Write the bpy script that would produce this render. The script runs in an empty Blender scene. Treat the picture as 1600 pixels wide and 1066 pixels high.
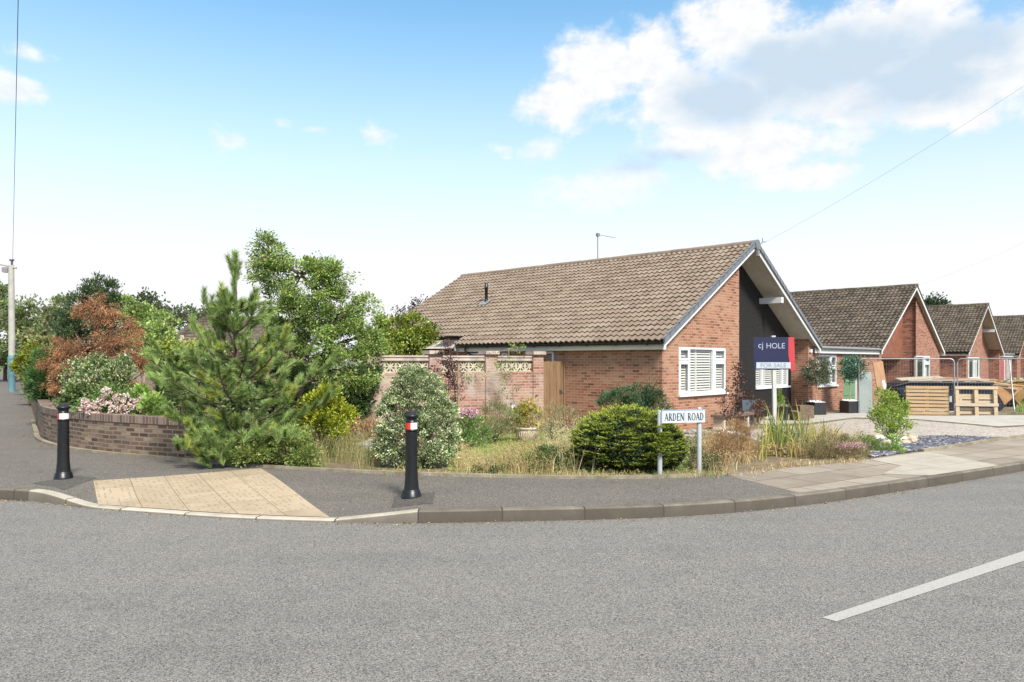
import bpy, bmesh, math, random
import numpy as np
from mathutils import Vector, Matrix

R = math.radians
random.seed(7)
rng = np.random.default_rng(11)
scene = bpy.context.scene
COL = scene.collection

# ------------------------------------------------------------------ camera
EYE, FOC, HZ = 1.73, 1156.0, 564.0
cam_d = bpy.data.cameras.new("camera")
cam_d.sensor_width = 36.0
cam_d.lens = 36.0 * FOC / 1600.0
cam_d.shift_y = (HZ - 533.0) / 1600.0
cam_d.clip_start = 0.1
cam_d.clip_end = 5000
cam = bpy.data.objects.new("camera", cam_d)
COL.objects.link(cam)
cam.location = (0, 0, EYE)
cam.rotation_euler = (R(90), 0, 0)
scene.camera = cam

# ------------------------------------------------------------------ render look
scene.render.engine = 'CYCLES'
scene.view_settings.view_transform = 'Standard'
scene.view_settings.look = 'None'
scene.view_settings.gamma = 1
scene.view_settings.exposure = 1.08
scene.view_settings.use_curve_mapping = False
scene.cycles.use_denoising = True
scene.cycles.max_bounces = 8
scene.cycles.transparent_max_bounces = 16
scene.cycles.sample_clamp_indirect = 6

# ------------------------------------------------------------------ sun
SUN = Vector((0.30, -0.62, 0.72)).normalized()
SUN_EL = math.asin(SUN.z)
sl = bpy.data.lights.new("sun", 'SUN')
sl.energy = 3.3
sl.angle = R(13)
sl.color = (1.0, 0.95, 0.87)
sun = bpy.data.objects.new("sun", sl)
COL.objects.link(sun)
sun.rotation_euler = (-SUN).to_track_quat('-Z', 'Y').to_euler()

# ------------------------------------------------------------------ node helper
class G:
    """tiny helper for building node trees"""
    def __init__(s, nt):
        s.nt = nt; s.n = nt.nodes; s.l = nt.links
    def add(s, t, **kw):
        nd = s.n.new(t)
        for k, v in kw.items():
            setattr(nd, k, v)
        return nd
    def put(s, sock, v):
        if isinstance(v, bpy.types.NodeSocket):
            s.l.new(v, sock)
        elif v is not None:
            try:
                sock.default_value = v
            except Exception:
                sock.default_value = (*v, 1.0)
    def m(s, op, a, b=None, c=None, clamp=False):
        nd = s.add('ShaderNodeMath', operation=op); nd.use_clamp = clamp
        s.put(nd.inputs[0], a)
        if b is not None: s.put(nd.inputs[1], b)
        if c is not None: s.put(nd.inputs[2], c)
        return nd.outputs[0]
    def mix(s, f, a, b, blend='MIX'):
        nd = s.add('ShaderNodeMix', data_type='RGBA', blend_type=blend)
        nd.clamp_factor = True
        s.put(nd.inputs[0], f); s.put(nd.inputs[6], a); s.put(nd.inputs[7], b)
        return nd.outputs[2]
    def ramp(s, f, stops, interp='LINEAR'):
        nd = s.add('ShaderNodeValToRGB'); cr = nd.color_ramp; cr.interpolation = interp
        while len(cr.elements) > 1: cr.elements.remove(cr.elements[-1])
        cr.elements[0].position = stops[0][0]; cr.elements[0].color = C4(stops[0][1])
        for p, c in stops[1:]:
            e = cr.elements.new(p); e.color = C4(c)
        s.put(nd.inputs[0], f)
        return nd.outputs[0]
    def noise(s, vec, scale, detail=3, rough=0.55, out=0):
        nd = s.add('ShaderNodeTexNoise')
        nd.inputs['Scale'].default_value = scale
        nd.inputs['Detail'].default_value = detail
        nd.inputs['Roughness'].default_value = rough
        if vec is not None: s.put(nd.inputs['Vector'], vec)
        return nd.outputs[out]
    def voro(s, vec, scale, feature='F1', out='Distance'):
        nd = s.add('ShaderNodeTexVoronoi', feature=feature)
        nd.inputs['Scale'].default_value = scale
        if vec is not None: s.put(nd.inputs['Vector'], vec)
        return nd.outputs[out]
    def mapr(s, v, a, b, c=0.0, d=1.0, smooth=False):
        nd = s.add('ShaderNodeMapRange'); nd.clamp = True
        if smooth: nd.interpolation_type = 'SMOOTHSTEP'
        s.put(nd.inputs[0], v)
        for i, x in enumerate((a, b, c, d)): nd.inputs[i + 1].default_value = x
        return nd.outputs[0]

def C4(c):
    if isinstance(c, (int, float)): return (c, c, c, 1)
    return (c[0], c[1], c[2], 1)

# ------------------------------------------------------------------ world: Nishita sky, haze towards the horizon, clouds placed by azimuth and elevation
world = bpy.data.worlds.new("World")
scene.world = world
world.use_nodes = True
def build_world():
    nt = world.node_tree
    g = G(nt)
    bg = nt.nodes["Background"]
    sky = g.add('ShaderNodeTexSky', sky_type='NISHITA')
    sky.sun_disc = False
    sky.sun_elevation = SUN_EL
    sky.sun_rotation = math.atan2(SUN.x, SUN.y)
    sky.air_density = 1.0; sky.dust_density = 0.6; sky.ozone_density = 1.6
    tc = g.add('ShaderNodeTexCoord')
    sp = g.add('ShaderNodeSeparateXYZ'); g.put(sp.inputs[0], tc.outputs['Generated'])
    x, y, z = sp.outputs
    az = g.m('MULTIPLY', g.m('ARCTAN2', x, y), 57.2958)
    el = g.m('MULTIPLY', g.m('ARCSINE', z), 57.2958)
    # blue of the clear sky, hazier lower down
    blue = g.mix(1.0, sky.outputs[0], (1.0, 1.45, 1.42), 'MULTIPLY')
    hz = g.mapr(el, 7.0, 28.0, 1.0, 0.0)
    hz = g.m('POWER', hz, 1.5)
    base = g.mix(hz, blue, (5.65, 5.65, 5.9))
    # clouds
    cv = g.add('ShaderNodeCombineXYZ'); g.put(cv.inputs[0], az); g.put(cv.inputs[1], g.m('MULTIPLY', el, 1.35))
    nz = g.noise(cv.outputs[0], 0.19, 9, 0.56)
    nf = g.noise(cv.outputs[0], 0.6, 7, 0.66)
    wob = g.m('ADD', g.m('MULTIPLY', g.m('SUBTRACT', nz, 0.5), 3.4), g.m('MULTIPLY', g.m('SUBTRACT', nf, 0.5), 0.95))
    def ell(px, py, rx, ry):
        a0 = math.degrees(math.atan2(px - 800, FOC)); hyp = math.hypot(px - 800, FOC)
        e0 = math.degrees(math.atan2(HZ - py, hyp))
        sc = 57.3 / hyp
        da = g.m('DIVIDE', g.m('SUBTRACT', az, a0), rx * sc * FOC / hyp)
        de = g.m('DIVIDE', g.m('SUBTRACT', el, e0), ry * sc)
        d2 = g.m('ADD', g.m('MULTIPLY', da, da), g.m('MULTIPLY', de, de))
        return g.m('SUBTRACT', 1.0, g.m('SQRT', d2))
    def union(lst):
        r = None
        for e in lst:
            v = ell(*e)
            r = v if r is None else g.m('MAXIMUM', r, v)
        return r
    big = union([(950, 105, 95, 80), (1010, 85, 70, 60), (880, 160, 80, 50), (1150, 60, 120, 90), (1250, 110, 230, 85),
                 (1400, 80, 260, 110), (1540, 110, 170, 100), (1180, 235, 170, 55), (1080, 225, 90, 45), (1270, 275, 80, 28),
                 (1520, 190, 70, 30), (1700, 80, 200, 150), (1480, 165, 150, 48), (1330, 150, 170, 62), (1070, 150, 120, 58)])
    soft = union([(900, 300, 90, 42), (1010, 280, 120, 40), (850, 235, 45, 28), (1330, 210, 60, 22)])
    small = union([(52, 82, 40, 22), (20, 135, 55, 26), (366, 214, 46, 24), (438, 194, 34, 14), (492, 202, 44, 12), (590, 210, 34, 20), (790, 232, 40, 16)])
    dbig = g.mapr(g.m('ADD', big, g.m('MULTIPLY', wob, 0.62)), -0.02, 0.58, 0, 1, True)
    dsoft = g.m('MULTIPLY', g.mapr(g.m('ADD', soft, g.m('MULTIPLY', wob, 0.75)), 0.0, 0.75, 0, 1, True), 0.72)
    dsm = g.m('MULTIPLY', g.mapr(g.m('ADD', small, g.m('MULTIPLY', wob, 1.15)), 0.1, 0.95, 0, 1, True), 0.8)
    # broken cloud overhead and behind (out of the picture) keeps the fill light neutral
    up = g.m('MULTIPLY', g.mapr(el, 34, 48, 0, 1, True), g.mapr(nz, 0.36, 0.5, 0.35, 1, True))
    dens = g.m('MAXIMUM', g.m('MAXIMUM', dbig, dsoft), g.m('MAXIMUM', dsm, up))
    grey = union([(1290, 110, 240, 75), (1420, 130, 200, 62), (1130, 150, 120, 55), (1520, 70, 120, 60), (1030, 250, 130, 26), (1190, 100, 100, 50)])
    sh = g.mapr(g.m('ADD', grey, g.m('MULTIPLY', wob, 0.45)), 0.0, 0.75, 0, 1, True)
    inpic = g.mix(sh, g.mix(g.mapr(nf, 0.35, 0.65), (5.1, 5.2, 5.35), (5.9, 5.9, 5.9)), (3.5, 4.25, 5.0))
    ccol = g.mix(g.mapr(el, 32, 42, 0, 1, True), inpic, (7.0, 6.9, 6.75))
    tot = g.mix(dens, base, ccol)
    g.put(bg.inputs[0], tot)
    bg.inputs[1].default_value = 0.085
build_world()

# ------------------------------------------------------------------ materials
def new_mat(name):
    m = bpy.data.materials.new(name); m.use_nodes = True
    g = G(m.node_tree)
    return m, g, m.node_tree.nodes["Principled BSDF"]

def bump(g, bsdf, h, strength=0.4, dist=0.01):
    b = g.add('ShaderNodeBump'); b.inputs['Strength'].default_value = strength; b.inputs['Distance'].default_value = dist
    g.put(b.inputs['Height'], h); g.l.new(b.outputs[0], bsdf.inputs['Normal'])

def obj_co(g):
    return g.add('ShaderNodeTexCoord').outputs['Object']
def pos(g):
    return g.add('ShaderNodeNewGeometry').outputs['Position']
def uvco(g):
    return g.add('ShaderNodeTexCoord').outputs['UV']

def plain(name, col, rough=0.6, var=0.12, scale=8, metal=0.0, bmp=0.0, bscale=60, spec=0.5):
    m, g, b = new_mat(name)
    c = obj_co(g)
    n = g.noise(c, scale, 5, 0.6)
    dk = tuple(x * (1 - var) for x in col); lt = tuple(min(1, x * (1 + var)) for x in col)
    g.put(b.inputs['Base Color'], g.ramp(n, [(0.3, dk), (0.7, lt)]))
    b.inputs['Roughness'].default_value = rough
    b.inputs['Metallic'].default_value = metal
    b.inputs['Specular IOR Level'].default_value = spec
    if bmp: bump(g, b, g.noise(c, bscale, 4, 0.6), bmp, 0.01)
    return m

def leafmat(name, trans=0.35, gloss=0.35, rough=0.45):
    """leaf colour comes from the per leaf attribute"""
    m, g, b = new_mat(name)
    at = g.add('ShaderNodeAttribute'); at.attribute_name = 'Col'
    g.put(b.inputs['Base Color'], at.outputs['Color'])
    b.inputs['Roughness'].default_value = rough
    b.inputs['Specular IOR Level'].default_value = gloss
    tr = g.add('ShaderNodeBsdfTranslucent')
    g.put(tr.inputs[0], at.outputs['Color'])
    mx = g.add('ShaderNodeMixShader'); mx.inputs[0].default_value = trans
    g.l.new(b.outputs[0], mx.inputs[1]); g.l.new(tr.outputs[0], mx.inputs[2])
    g.l.new(mx.outputs[0], m.node_tree.nodes['Material Output'].inputs[0])
    return m

def brickmat(name, stops, mortar, bw=0.225, rh=0.075, ms=0.010, stain=None, stain_amt=0.5, stain_scale=0.8, bstr=0.6):
    m, g, b = new_mat(name)
    uv = uvco(g)
    br = g.add('ShaderNodeTexBrick')
    br.offset = 0.5
    g.put(br.inputs['Vector'], uv)
    br.inputs['Scale'].default_value = 1
    br.inputs['Color1'].default_value = (0, 0, 0, 1); br.inputs['Color2'].default_value = (1, 1, 1, 1)
    br.inputs['Mortar'].default_value = (0.5, 0.5, 0.5, 1)
    br.inputs['Mortar Size'].default_value = ms
    br.inputs['Mortar Smooth'].default_value = 0.25
    br.inputs['Brick Width'].default_value = bw
    br.inputs['Row Height'].default_value = rh
    c = pos(g)
    n1 = g.noise(c, 1.3, 4, 0.6); n2 = g.noise(c, 60, 4, 0.7)
    f = g.m('ADD', br.outputs['Color'], g.m('MULTIPLY', g.m('SUBTRACT', n2, 0.5), 0.35))
    col = g.ramp(f, stops)
    col = g.mix(g.mapr(n1, 0.35, 0.7, 0.0, 0.35), col, tuple(x * 0.7 for x in stops[len(stops) // 2][1]))
    mcol = g.mix(g.noise(c, 14, 4, 0.6), tuple(x * 0.75 for x in mortar), mortar)
    out = g.mix(br.outputs['Fac'], col, mcol)
    if stain:
        s = g.noise(c, stain_scale, 6, 0.65)
        out = g.mix(g.m('MULTIPLY', g.mapr(s, 0.46, 0.62), stain_amt), out, stain)
    g.put(b.inputs['Base Color'], out)
    b.inputs['Roughness'].default_value = 0.9
    b.inputs['Specular IOR Level'].default_value = 0.25
    h = g.m('SUBTRACT', g.m('MULTIPLY', n2, 0.35), br.outputs['Fac'])
    bump(g, b, h, bstr, 0.008)
    return m

def asphaltmat(name, lo, mid, hi, patch=0.18, grain=115, light=None):
    m, g, b = new_mat(name)
    c = pos(g)
    v = g.voro(c, grain, out='Color')
    sep = g.add('ShaderNodeSeparateColor'); g.put(sep.inputs[0], v)
    n0 = g.noise(c, grain * 0.45, 3, 0.7)
    f = g.m('ADD', g.m('MULTIPLY', sep.outputs[0], 0.6), g.m('MULTIPLY', n0, 0.4))
    col = g.ramp(f, [(0.14, lo), (0.32, tuple(x * 0.62 for x in mid)), (0.46, mid), (0.62, tuple(x * 1.12 for x in mid)), (0.84, hi)])
    big = g.noise(c, 0.35, 5, 0.6)
    med = g.noise(c, 2.2, 4, 0.6)
    mp = g.add('ShaderNodeMapping'); g.put(mp.inputs[0], c); mp.inputs['Rotation'].default_value = (0, 0, R(-14)); mp.inputs['Scale'].default_value = (0.16, 1.5, 1)
    stk = g.noise(mp.outputs[0], 1.0, 5, 0.62)
    big = g.m('ADD', g.m('MULTIPLY', big, 0.5), g.m('MULTIPLY', stk, 0.5))
    k = g.m('ADD', g.m('MULTIPLY', g.m('SUBTRACT', big, 0.5), patch * 3.2), g.m('MULTIPLY', g.m('SUBTRACT', med, 0.5), patch * 1.2))
    col = g.mix(1.0, col, g.ramp(g.m('ADD', k, 0.5), [(0.2, 0.74), (0.5, 1.0), (0.8, (1.12, 1.1, 1.07))]), 'MULTIPLY')
    g.put(b.inputs['Base Color'], col)
    b.inputs['Roughness'].default_value = 0.9
    b.inputs['Specular IOR Level'].default_value = 0.3
    bump(g, b, g.m('ADD', g.voro(c, grain * 0.8), g.m('MULTIPLY', n0, 0.6)), 0.55, 0.006)
    return m

M = {}
M['road'] = asphaltmat('road_asphalt', (0.022, 0.021, 0.019), (0.158, 0.149, 0.137), (0.29, 0.275, 0.25), 0.3, 140)
M['path'] = asphaltmat('path_asphalt', (0.03, 0.027, 0.024), (0.116, 0.103, 0.089), (0.24, 0.216, 0.188), 0.36, 130)
M['patch'] = asphaltmat('patch_asphalt', (0.02, 0.018, 0.016), (0.075, 0.067, 0.059), (0.16, 0.145, 0.13), 0.25, 130)
M['kerb'] = plain('kerb_concrete', (0.2, 0.185, 0.16), 0.9, 0.4, 7, bmp=0.5, bscale=120, spec=0.2)
M['kerb_pale'] = plain('pale_kerb_concrete', (0.4, 0.36, 0.3), 0.9, 0.2, 7, bmp=0.4, bscale=120, spec=0.2)
M['brick_h'] = brickmat('house_brick', [(0.0, (0.105, 0.047, 0.032)), (0.14, (0.205, 0.085, 0.054)), (0.4, (0.29, 0.123, 0.078)), (0.7, (0.325, 0.152, 0.10)), (1.0, (0.355, 0.2, 0.135))],
                        (0.44, 0.275, 0.182), ms=0.009, stain=(0.38, 0.26, 0.17), stain_amt=0.25)
M['brick_d'] = brickmat('neighbour_brick', [(0.0, (0.11, 0.045, 0.032)), (0.3, (0.22, 0.09, 0.06)), (0.7, (0.3, 0.125, 0.082)), (1.0, (0.37, 0.175, 0.115))], (0.40, 0.27, 0.195), ms=0.009)
M['brick_g'] = brickmat('garden_wall_brick', [(0.0, (0.20, 0.085, 0.06)), (0.4, (0.31, 0.14, 0.10)), (1.0, (0.40, 0.225, 0.165))], (0.42, 0.34, 0.28),
                        stain=(0.43, 0.345, 0.30), stain_amt=0.8, stain_scale=0.9)
M['brick_l'] = brickmat('low_wall_brick', [(0.0, (0.05, 0.032, 0.024)), (0.3, (0.095, 0.06, 0.043)), (0.6, (0.145, 0.088, 0.062)), (0.85, (0.21, 0.138, 0.083)), (1.0, (0.29, 0.21, 0.16))],
                        (0.24, 0.195, 0.15), ms=0.013, stain=(0.13, 0.10, 0.075), stain_amt=0.55, stain_scale=2.0)
M['brick_cope'] = brickmat('coping_brick', [(0.0, (0.07, 0.044, 0.034)), (0.35, (0.125, 0.075, 0.057)), (0.7, (0.185, 0.117, 0.09)), (1.0, (0.30, 0.215, 0.175))],
                           (0.28, 0.24, 0.2), bw=0.082, rh=0.3, ms=0.011, stain=(0.17, 0.13, 0.1), stain_amt=0.4, stain_scale=2.0)

def tilemat(name, cols, lichen=None, amt=0.0):
    m, g, b = new_mat(name)
    uv = uvco(g)
    br = g.add('ShaderNodeTexBrick'); br.offset = 0.0
    g.put(br.inputs['Vector'], uv)
    br.inputs['Scale'].default_value = 1; br.inputs['Mortar Size'].default_value = 0.0
    br.inputs['Brick Width'].default_value = 0.38; br.inputs['Row Height'].default_value = 1.0
    br.inputs['Color1'].default_value = (0, 0, 0, 1); br.inputs['Color2'].default_value = (1, 1, 1, 1)
    c = obj_co(g)
    n = g.noise(c, 3.0, 5, 0.65); n2 = g.noise(c, 45, 4, 0.7)
    f = g.m('ADD', g.m('MULTIPLY', br.outputs['Color'], 0.45), g.m('ADD', g.m('MULTIPLY', n, 0.45), g.m('MULTIPLY', n2, 0.22)))
    col = g.ramp(f, [(0.2, cols[0]), (0.55, cols[1]), (0.9, cols[2])])
    if lichen:
        ln = g.noise(c, 9, 6, 0.7)
        col = g.mix(g.m('MULTIPLY', g.mapr(ln, 0.52, 0.66), amt), col, lichen)
    g.put(b.inputs['Base Color'], col)
    b.inputs['Roughness'].default_value = 0.9; b.inputs['Specular IOR Level'].default_value = 0.25
    bump(g, b, n2, 0.3, 0.006)
    return m
M['tile'] = tilemat('tan_roof_tile', [(0.135, 0.10, 0.074), (0.188, 0.143, 0.107), (0.235, 0.185, 0.143)])
M['tile_d'] = tilemat('weathered_roof_tile', [(0.03, 0.023, 0.018), (0.066, 0.05, 0.038), (0.125, 0.098, 0.075)], (0.27, 0.235, 0.165), 0.6)
M['upvc'] = plain('white_upvc', (0.62, 0.63, 0.64), 0.35, 0.03, 3)
M['barge'] = plain('white_board', (0.58, 0.58, 0.57), 0.5, 0.05, 3)
M['cream'] = plain('cream_fascia', (0.58, 0.54, 0.45), 0.6, 0.08, 3)
M['soffit'] = plain('soffit_board', (0.42, 0.385, 0.32), 0.85, 0.12, 5, bmp=0.2)
M['verge'] = plain('grey_verge', (0.13, 0.14, 0.155), 0.6, 0.2, 9)
M['black'] = plain('black_plastic', (0.014, 0.015, 0.017), 0.4, 0.2, 9)
M['gutter_grey'] = plain('grey_gutter', (0.2, 0.2, 0.2), 0.5, 0.2, 9)
M['blackwood_shade'] = plain('shaded_black_timber', (0.005, 0.0047, 0.0045), 0.85, 0.35, 14, bmp=0.3, spec=0.2)  # cladding backing: shade between the battens put into a blacker colour
M['batten'] = plain('dark_timber_batten', (0.028, 0.025, 0.024), 0.7, 0.35, 14, bmp=0.3, spec=0.3)
M['redwood'] = plain('red_brown_cladding', (0.23, 0.085, 0.05), 0.6, 0.25, 3)
M['door'] = plain('dark_door', (0.02, 0.02, 0.022), 0.4, 0.1)
M['green_door'] = plain('green_door', (0.12, 0.23, 0.115), 0.5, 0.08)
M['red_door'] = plain('red_garage_door', (0.33, 0.06, 0.06), 0.5, 0.1)
M['brown_door'] = plain('brown_door', (0.2, 0.09, 0.055), 0.6, 0.15)
M['blind'] = plain('white_shutter', (0.50, 0.485, 0.45), 0.6, 0.05)
M['room'] = plain('room_interior', (0.16, 0.15, 0.13), 0.9, 0.3, 2)
M['curtain'] = plain('net_curtain', (0.55, 0.58, 0.57), 0.9, 0.2, 5)

def glassmat():
    m, g, b = new_mat('window_glass')
    gl = g.add('ShaderNodeBsdfGlossy'); gl.inputs['Roughness'].default_value = 0.03
    tr = g.add('ShaderNodeBsdfTransparent'); tr.inputs[0].default_value = (0.97, 0.98, 0.975, 1)
    lw = g.add('ShaderNodeLayerWeight')
    mx = g.add('ShaderNodeMixShader')
    g.put(mx.inputs[0], g.m('ADD', g.m('MULTIPLY', g.m('POWER', lw.outputs[1], 4.0), 0.8), 0.04, clamp=True))
    g.l.new(tr.outputs[0], mx.inputs[1]); g.l.new(gl.outputs[0], mx.inputs[2])
    g.l.new(mx.outputs[0], m.node_tree.nodes['Material Output'].inputs[0])
    return m
M['glass'] = glassmat()

def woodmat(name, cols, scale=1.0, axis=2, rough=0.75):
    m, g, b = new_mat(name)
    mp = g.add('ShaderNodeMapping')
    g.put(mp.inputs[0], obj_co(g))
    s = [26 * scale] * 3; s[axis] = 2.2 * scale
    mp.inputs['Scale'].default_value = s
    n = g.noise(mp.outputs[0], 1.0, 6, 0.65)
    rnd = g.add('ShaderNodeNewGeometry').outputs['Random Per Island']
    f = g.m('ADD', g.m('MULTIPLY', n, 0.75), g.m('MULTIPLY', rnd, 0.3))
    g.put(b.inputs['Base Color'], g.ramp(f, [(0.25, cols[0]), (0.55, cols[1]), (0.85, cols[2])]))
    b.inputs['Roughness'].default_value = rough; b.inputs['Specular IOR Level'].default_value = 0.3
    bump(g, b, n, 0.25, 0.004)
    return m
M['gate'] = woodmat('gate_timber', [(0.12, 0.07, 0.035), (0.225, 0.135, 0.07), (0.31, 0.205, 0.12)])
M['pallet'] = woodmat('pallet_timber', [(0.24, 0.145, 0.072), (0.39, 0.265, 0.145), (0.48, 0.35, 0.21)], axis=0)
M['pallet_b'] = woodmat('pale_pallet_timber', [(0.28, 0.205, 0.125), (0.44, 0.34, 0.22), (0.53, 0.44, 0.31)], axis=0)
M['plank'] = woodmat('plank_timber', [(0.25, 0.13, 0.07), (0.4, 0.22, 0.12), (0.48, 0.3, 0.18)])
M['scrap'] = woodmat('scrap_board', [(0.24, 0.185, 0.13), (0.40, 0.33, 0.25), (0.54, 0.48, 0.39)], axis=0)
M['bark'] = plain('bark', (0.11, 0.08, 0.06), 0.95, 0.4, 12, bmp=0.6, bscale=30, spec=0.1)
M['bark_pale'] = plain('pale_stem', (0.3, 0.22, 0.14), 0.9, 0.3, 12)
M['stem_green'] = plain('green_stem', (0.10, 0.15, 0.04), 0.8, 0.3, 12)
M['stem_dark'] = plain('dark_stem', (0.06, 0.035, 0.03), 0.8, 0.3, 12)
M['pole'] = plain('weathered_pole', (0.36, 0.34, 0.30), 0.85, 0.15, 3, bmp=0.2)
M['teal'] = plain('teal_paint', (0.10, 0.21, 0.235), 0.5, 0.12, 5)
M['metal'] = plain('galvanised_metal', (0.36, 0.37, 0.38), 0.45, 0.12, 9, metal=0.6)
M['signpost'] = plain('grey_sign_post', (0.33, 0.34, 0.34), 0.5, 0.1, 9)
M['plate'] = plain('white_sign_plate', (0.48, 0.50, 0.50), 0.4, 0.05, 6)
M['plate_edge'] = plain('blue_grey_plate_edge', (0.22, 0.29, 0.38), 0.5, 0.1)
M['letter'] = plain('blue_grey_letter', (0.035, 0.055, 0.08), 0.5, 0.1)
M['navy'] = plain('navy_board', (0.007, 0.009, 0.042), 0.45, 0.15, 3)
M['red'] = plain('red_board', (0.42, 0.035, 0.04), 0.45, 0.08, 3)
M['board_white'] = plain('white_board_panel', (0.40, 0.43, 0.47), 0.5, 0.04, 3)
M['board_text'] = plain('pale_board_lettering', (0.30, 0.33, 0.42), 0.5, 0.05)
M['board_grey'] = plain('grey_board_lettering', (0.17, 0.19, 0.26), 0.5, 0.05)
M['post_white'] = plain('white_painted_post', (0.46, 0.45, 0.42), 0.6, 0.07, 6)
M['bollard'] = plain('black_bollard_plastic', (0.008, 0.0085, 0.0095), 0.34, 0.35, 25, bmp=0.12, bscale=90, spec=0.4)
M['refl_white'] = plain('white_reflector', (0.68, 0.69, 0.70), 0.35, 0.05, 30)
M['refl_red'] = plain('red_reflector', (0.6, 0.035, 0.02), 0.35, 0.1, 30)
M['concrete'] = plain('pale_concrete', (0.35, 0.325, 0.29), 0.9, 0.15, 2.5, bmp=0.2, bscale=60, spec=0.2)
M['edging'] = plain('mossy_edging', (0.22, 0.19, 0.14), 0.95, 0.35, 4, bmp=0.5, bscale=60, spec=0.1)
M['tactile_dome'] = plain('worn_tactile_dome', (0.20, 0.155, 0.105), 0.9, 0.25, 14)
M['screen'] = plain('screen_block_concrete', (0.48, 0.42, 0.32), 0.9, 0.22, 5, bmp=0.2, spec=0.2)
M['cap'] = plain('weathered_cap_stone', (0.42, 0.34, 0.29), 0.9, 0.3, 4, bmp=0.4, bscale=40, spec=0.2)
M['potgrey'] = plain('slate_grey_pot', (0.085, 0.105, 0.125), 0.5, 0.1)
M['potblack'] = plain('black_pot', (0.02, 0.02, 0.022), 0.45, 0.15)
M['terracotta'] = plain('pale_terracotta', (0.50, 0.40, 0.32), 0.85, 0.18, 7, bmp=0.2)
M['potsoil'] = plain('pot_soil', (0.05, 0.035, 0.025), 0.95, 0.3, 20)
M['stone_white'] = plain('white_stone', (0.74, 0.73, 0.7), 0.8, 0.08, 8, bmp=0.2)
M['stone_tan'] = plain('tan_stone', (0.40, 0.31, 0.22), 0.9, 0.25, 6, bmp=0.4, bscale=20)
M['stone_grey'] = plain('grey_stone', (0.28, 0.26, 0.23), 0.9, 0.25, 6, bmp=0.4, bscale=20)
M['block'] = plain('brown_stone_block', (0.14, 0.095, 0.065), 0.9, 0.35, 9, bmp=0.6, bscale=25)
M['skip'] = plain('navy_skip_steel', (0.006, 0.0075, 0.018), 0.5, 0.3, 4, metal=0.0)
M['skip_rust'] = plain('orange_skip_steel', (0.36, 0.185, 0.075), 0.6, 0.2, 4)
M['skip_yellow'] = plain('yellow_skip_steel', (0.24, 0.145, 0.035), 0.55, 0.25, 4)
M['rubble'] = plain('rubble', (0.32, 0.28, 0.24), 0.95, 0.45, 9, bmp=0.5)
M['sheet_grey'] = plain('grey_green_board', (0.26, 0.295, 0.275), 0.6, 0.05, 3)
M['parasol'] = plain('taupe_parasol_cloth', (0.36, 0.30, 0.25), 0.9, 0.12, 9)
M['wire'] = plain('wire_black', (0.05, 0.05, 0.055), 0.6, 0.1)
M['leaf'] = leafmat('leaf', 0.35)
M['leaf_gloss'] = leafmat('glossy_leaf', 0.25, 0.5, 0.35)
M['needle'] = leafmat('needle', 0.25, 0.25, 0.55)
M['dry'] = leafmat('dry_grass', 0.3, 0.1, 0.8)
M['petal'] = leafmat('petal', 0.35, 0.1, 0.8)

# ------------------------------------------------------------------ geometry helpers
def link(o, parent=None):
    COL.objects.link(o)
    if parent is not None: o.parent = parent
    return o

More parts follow.
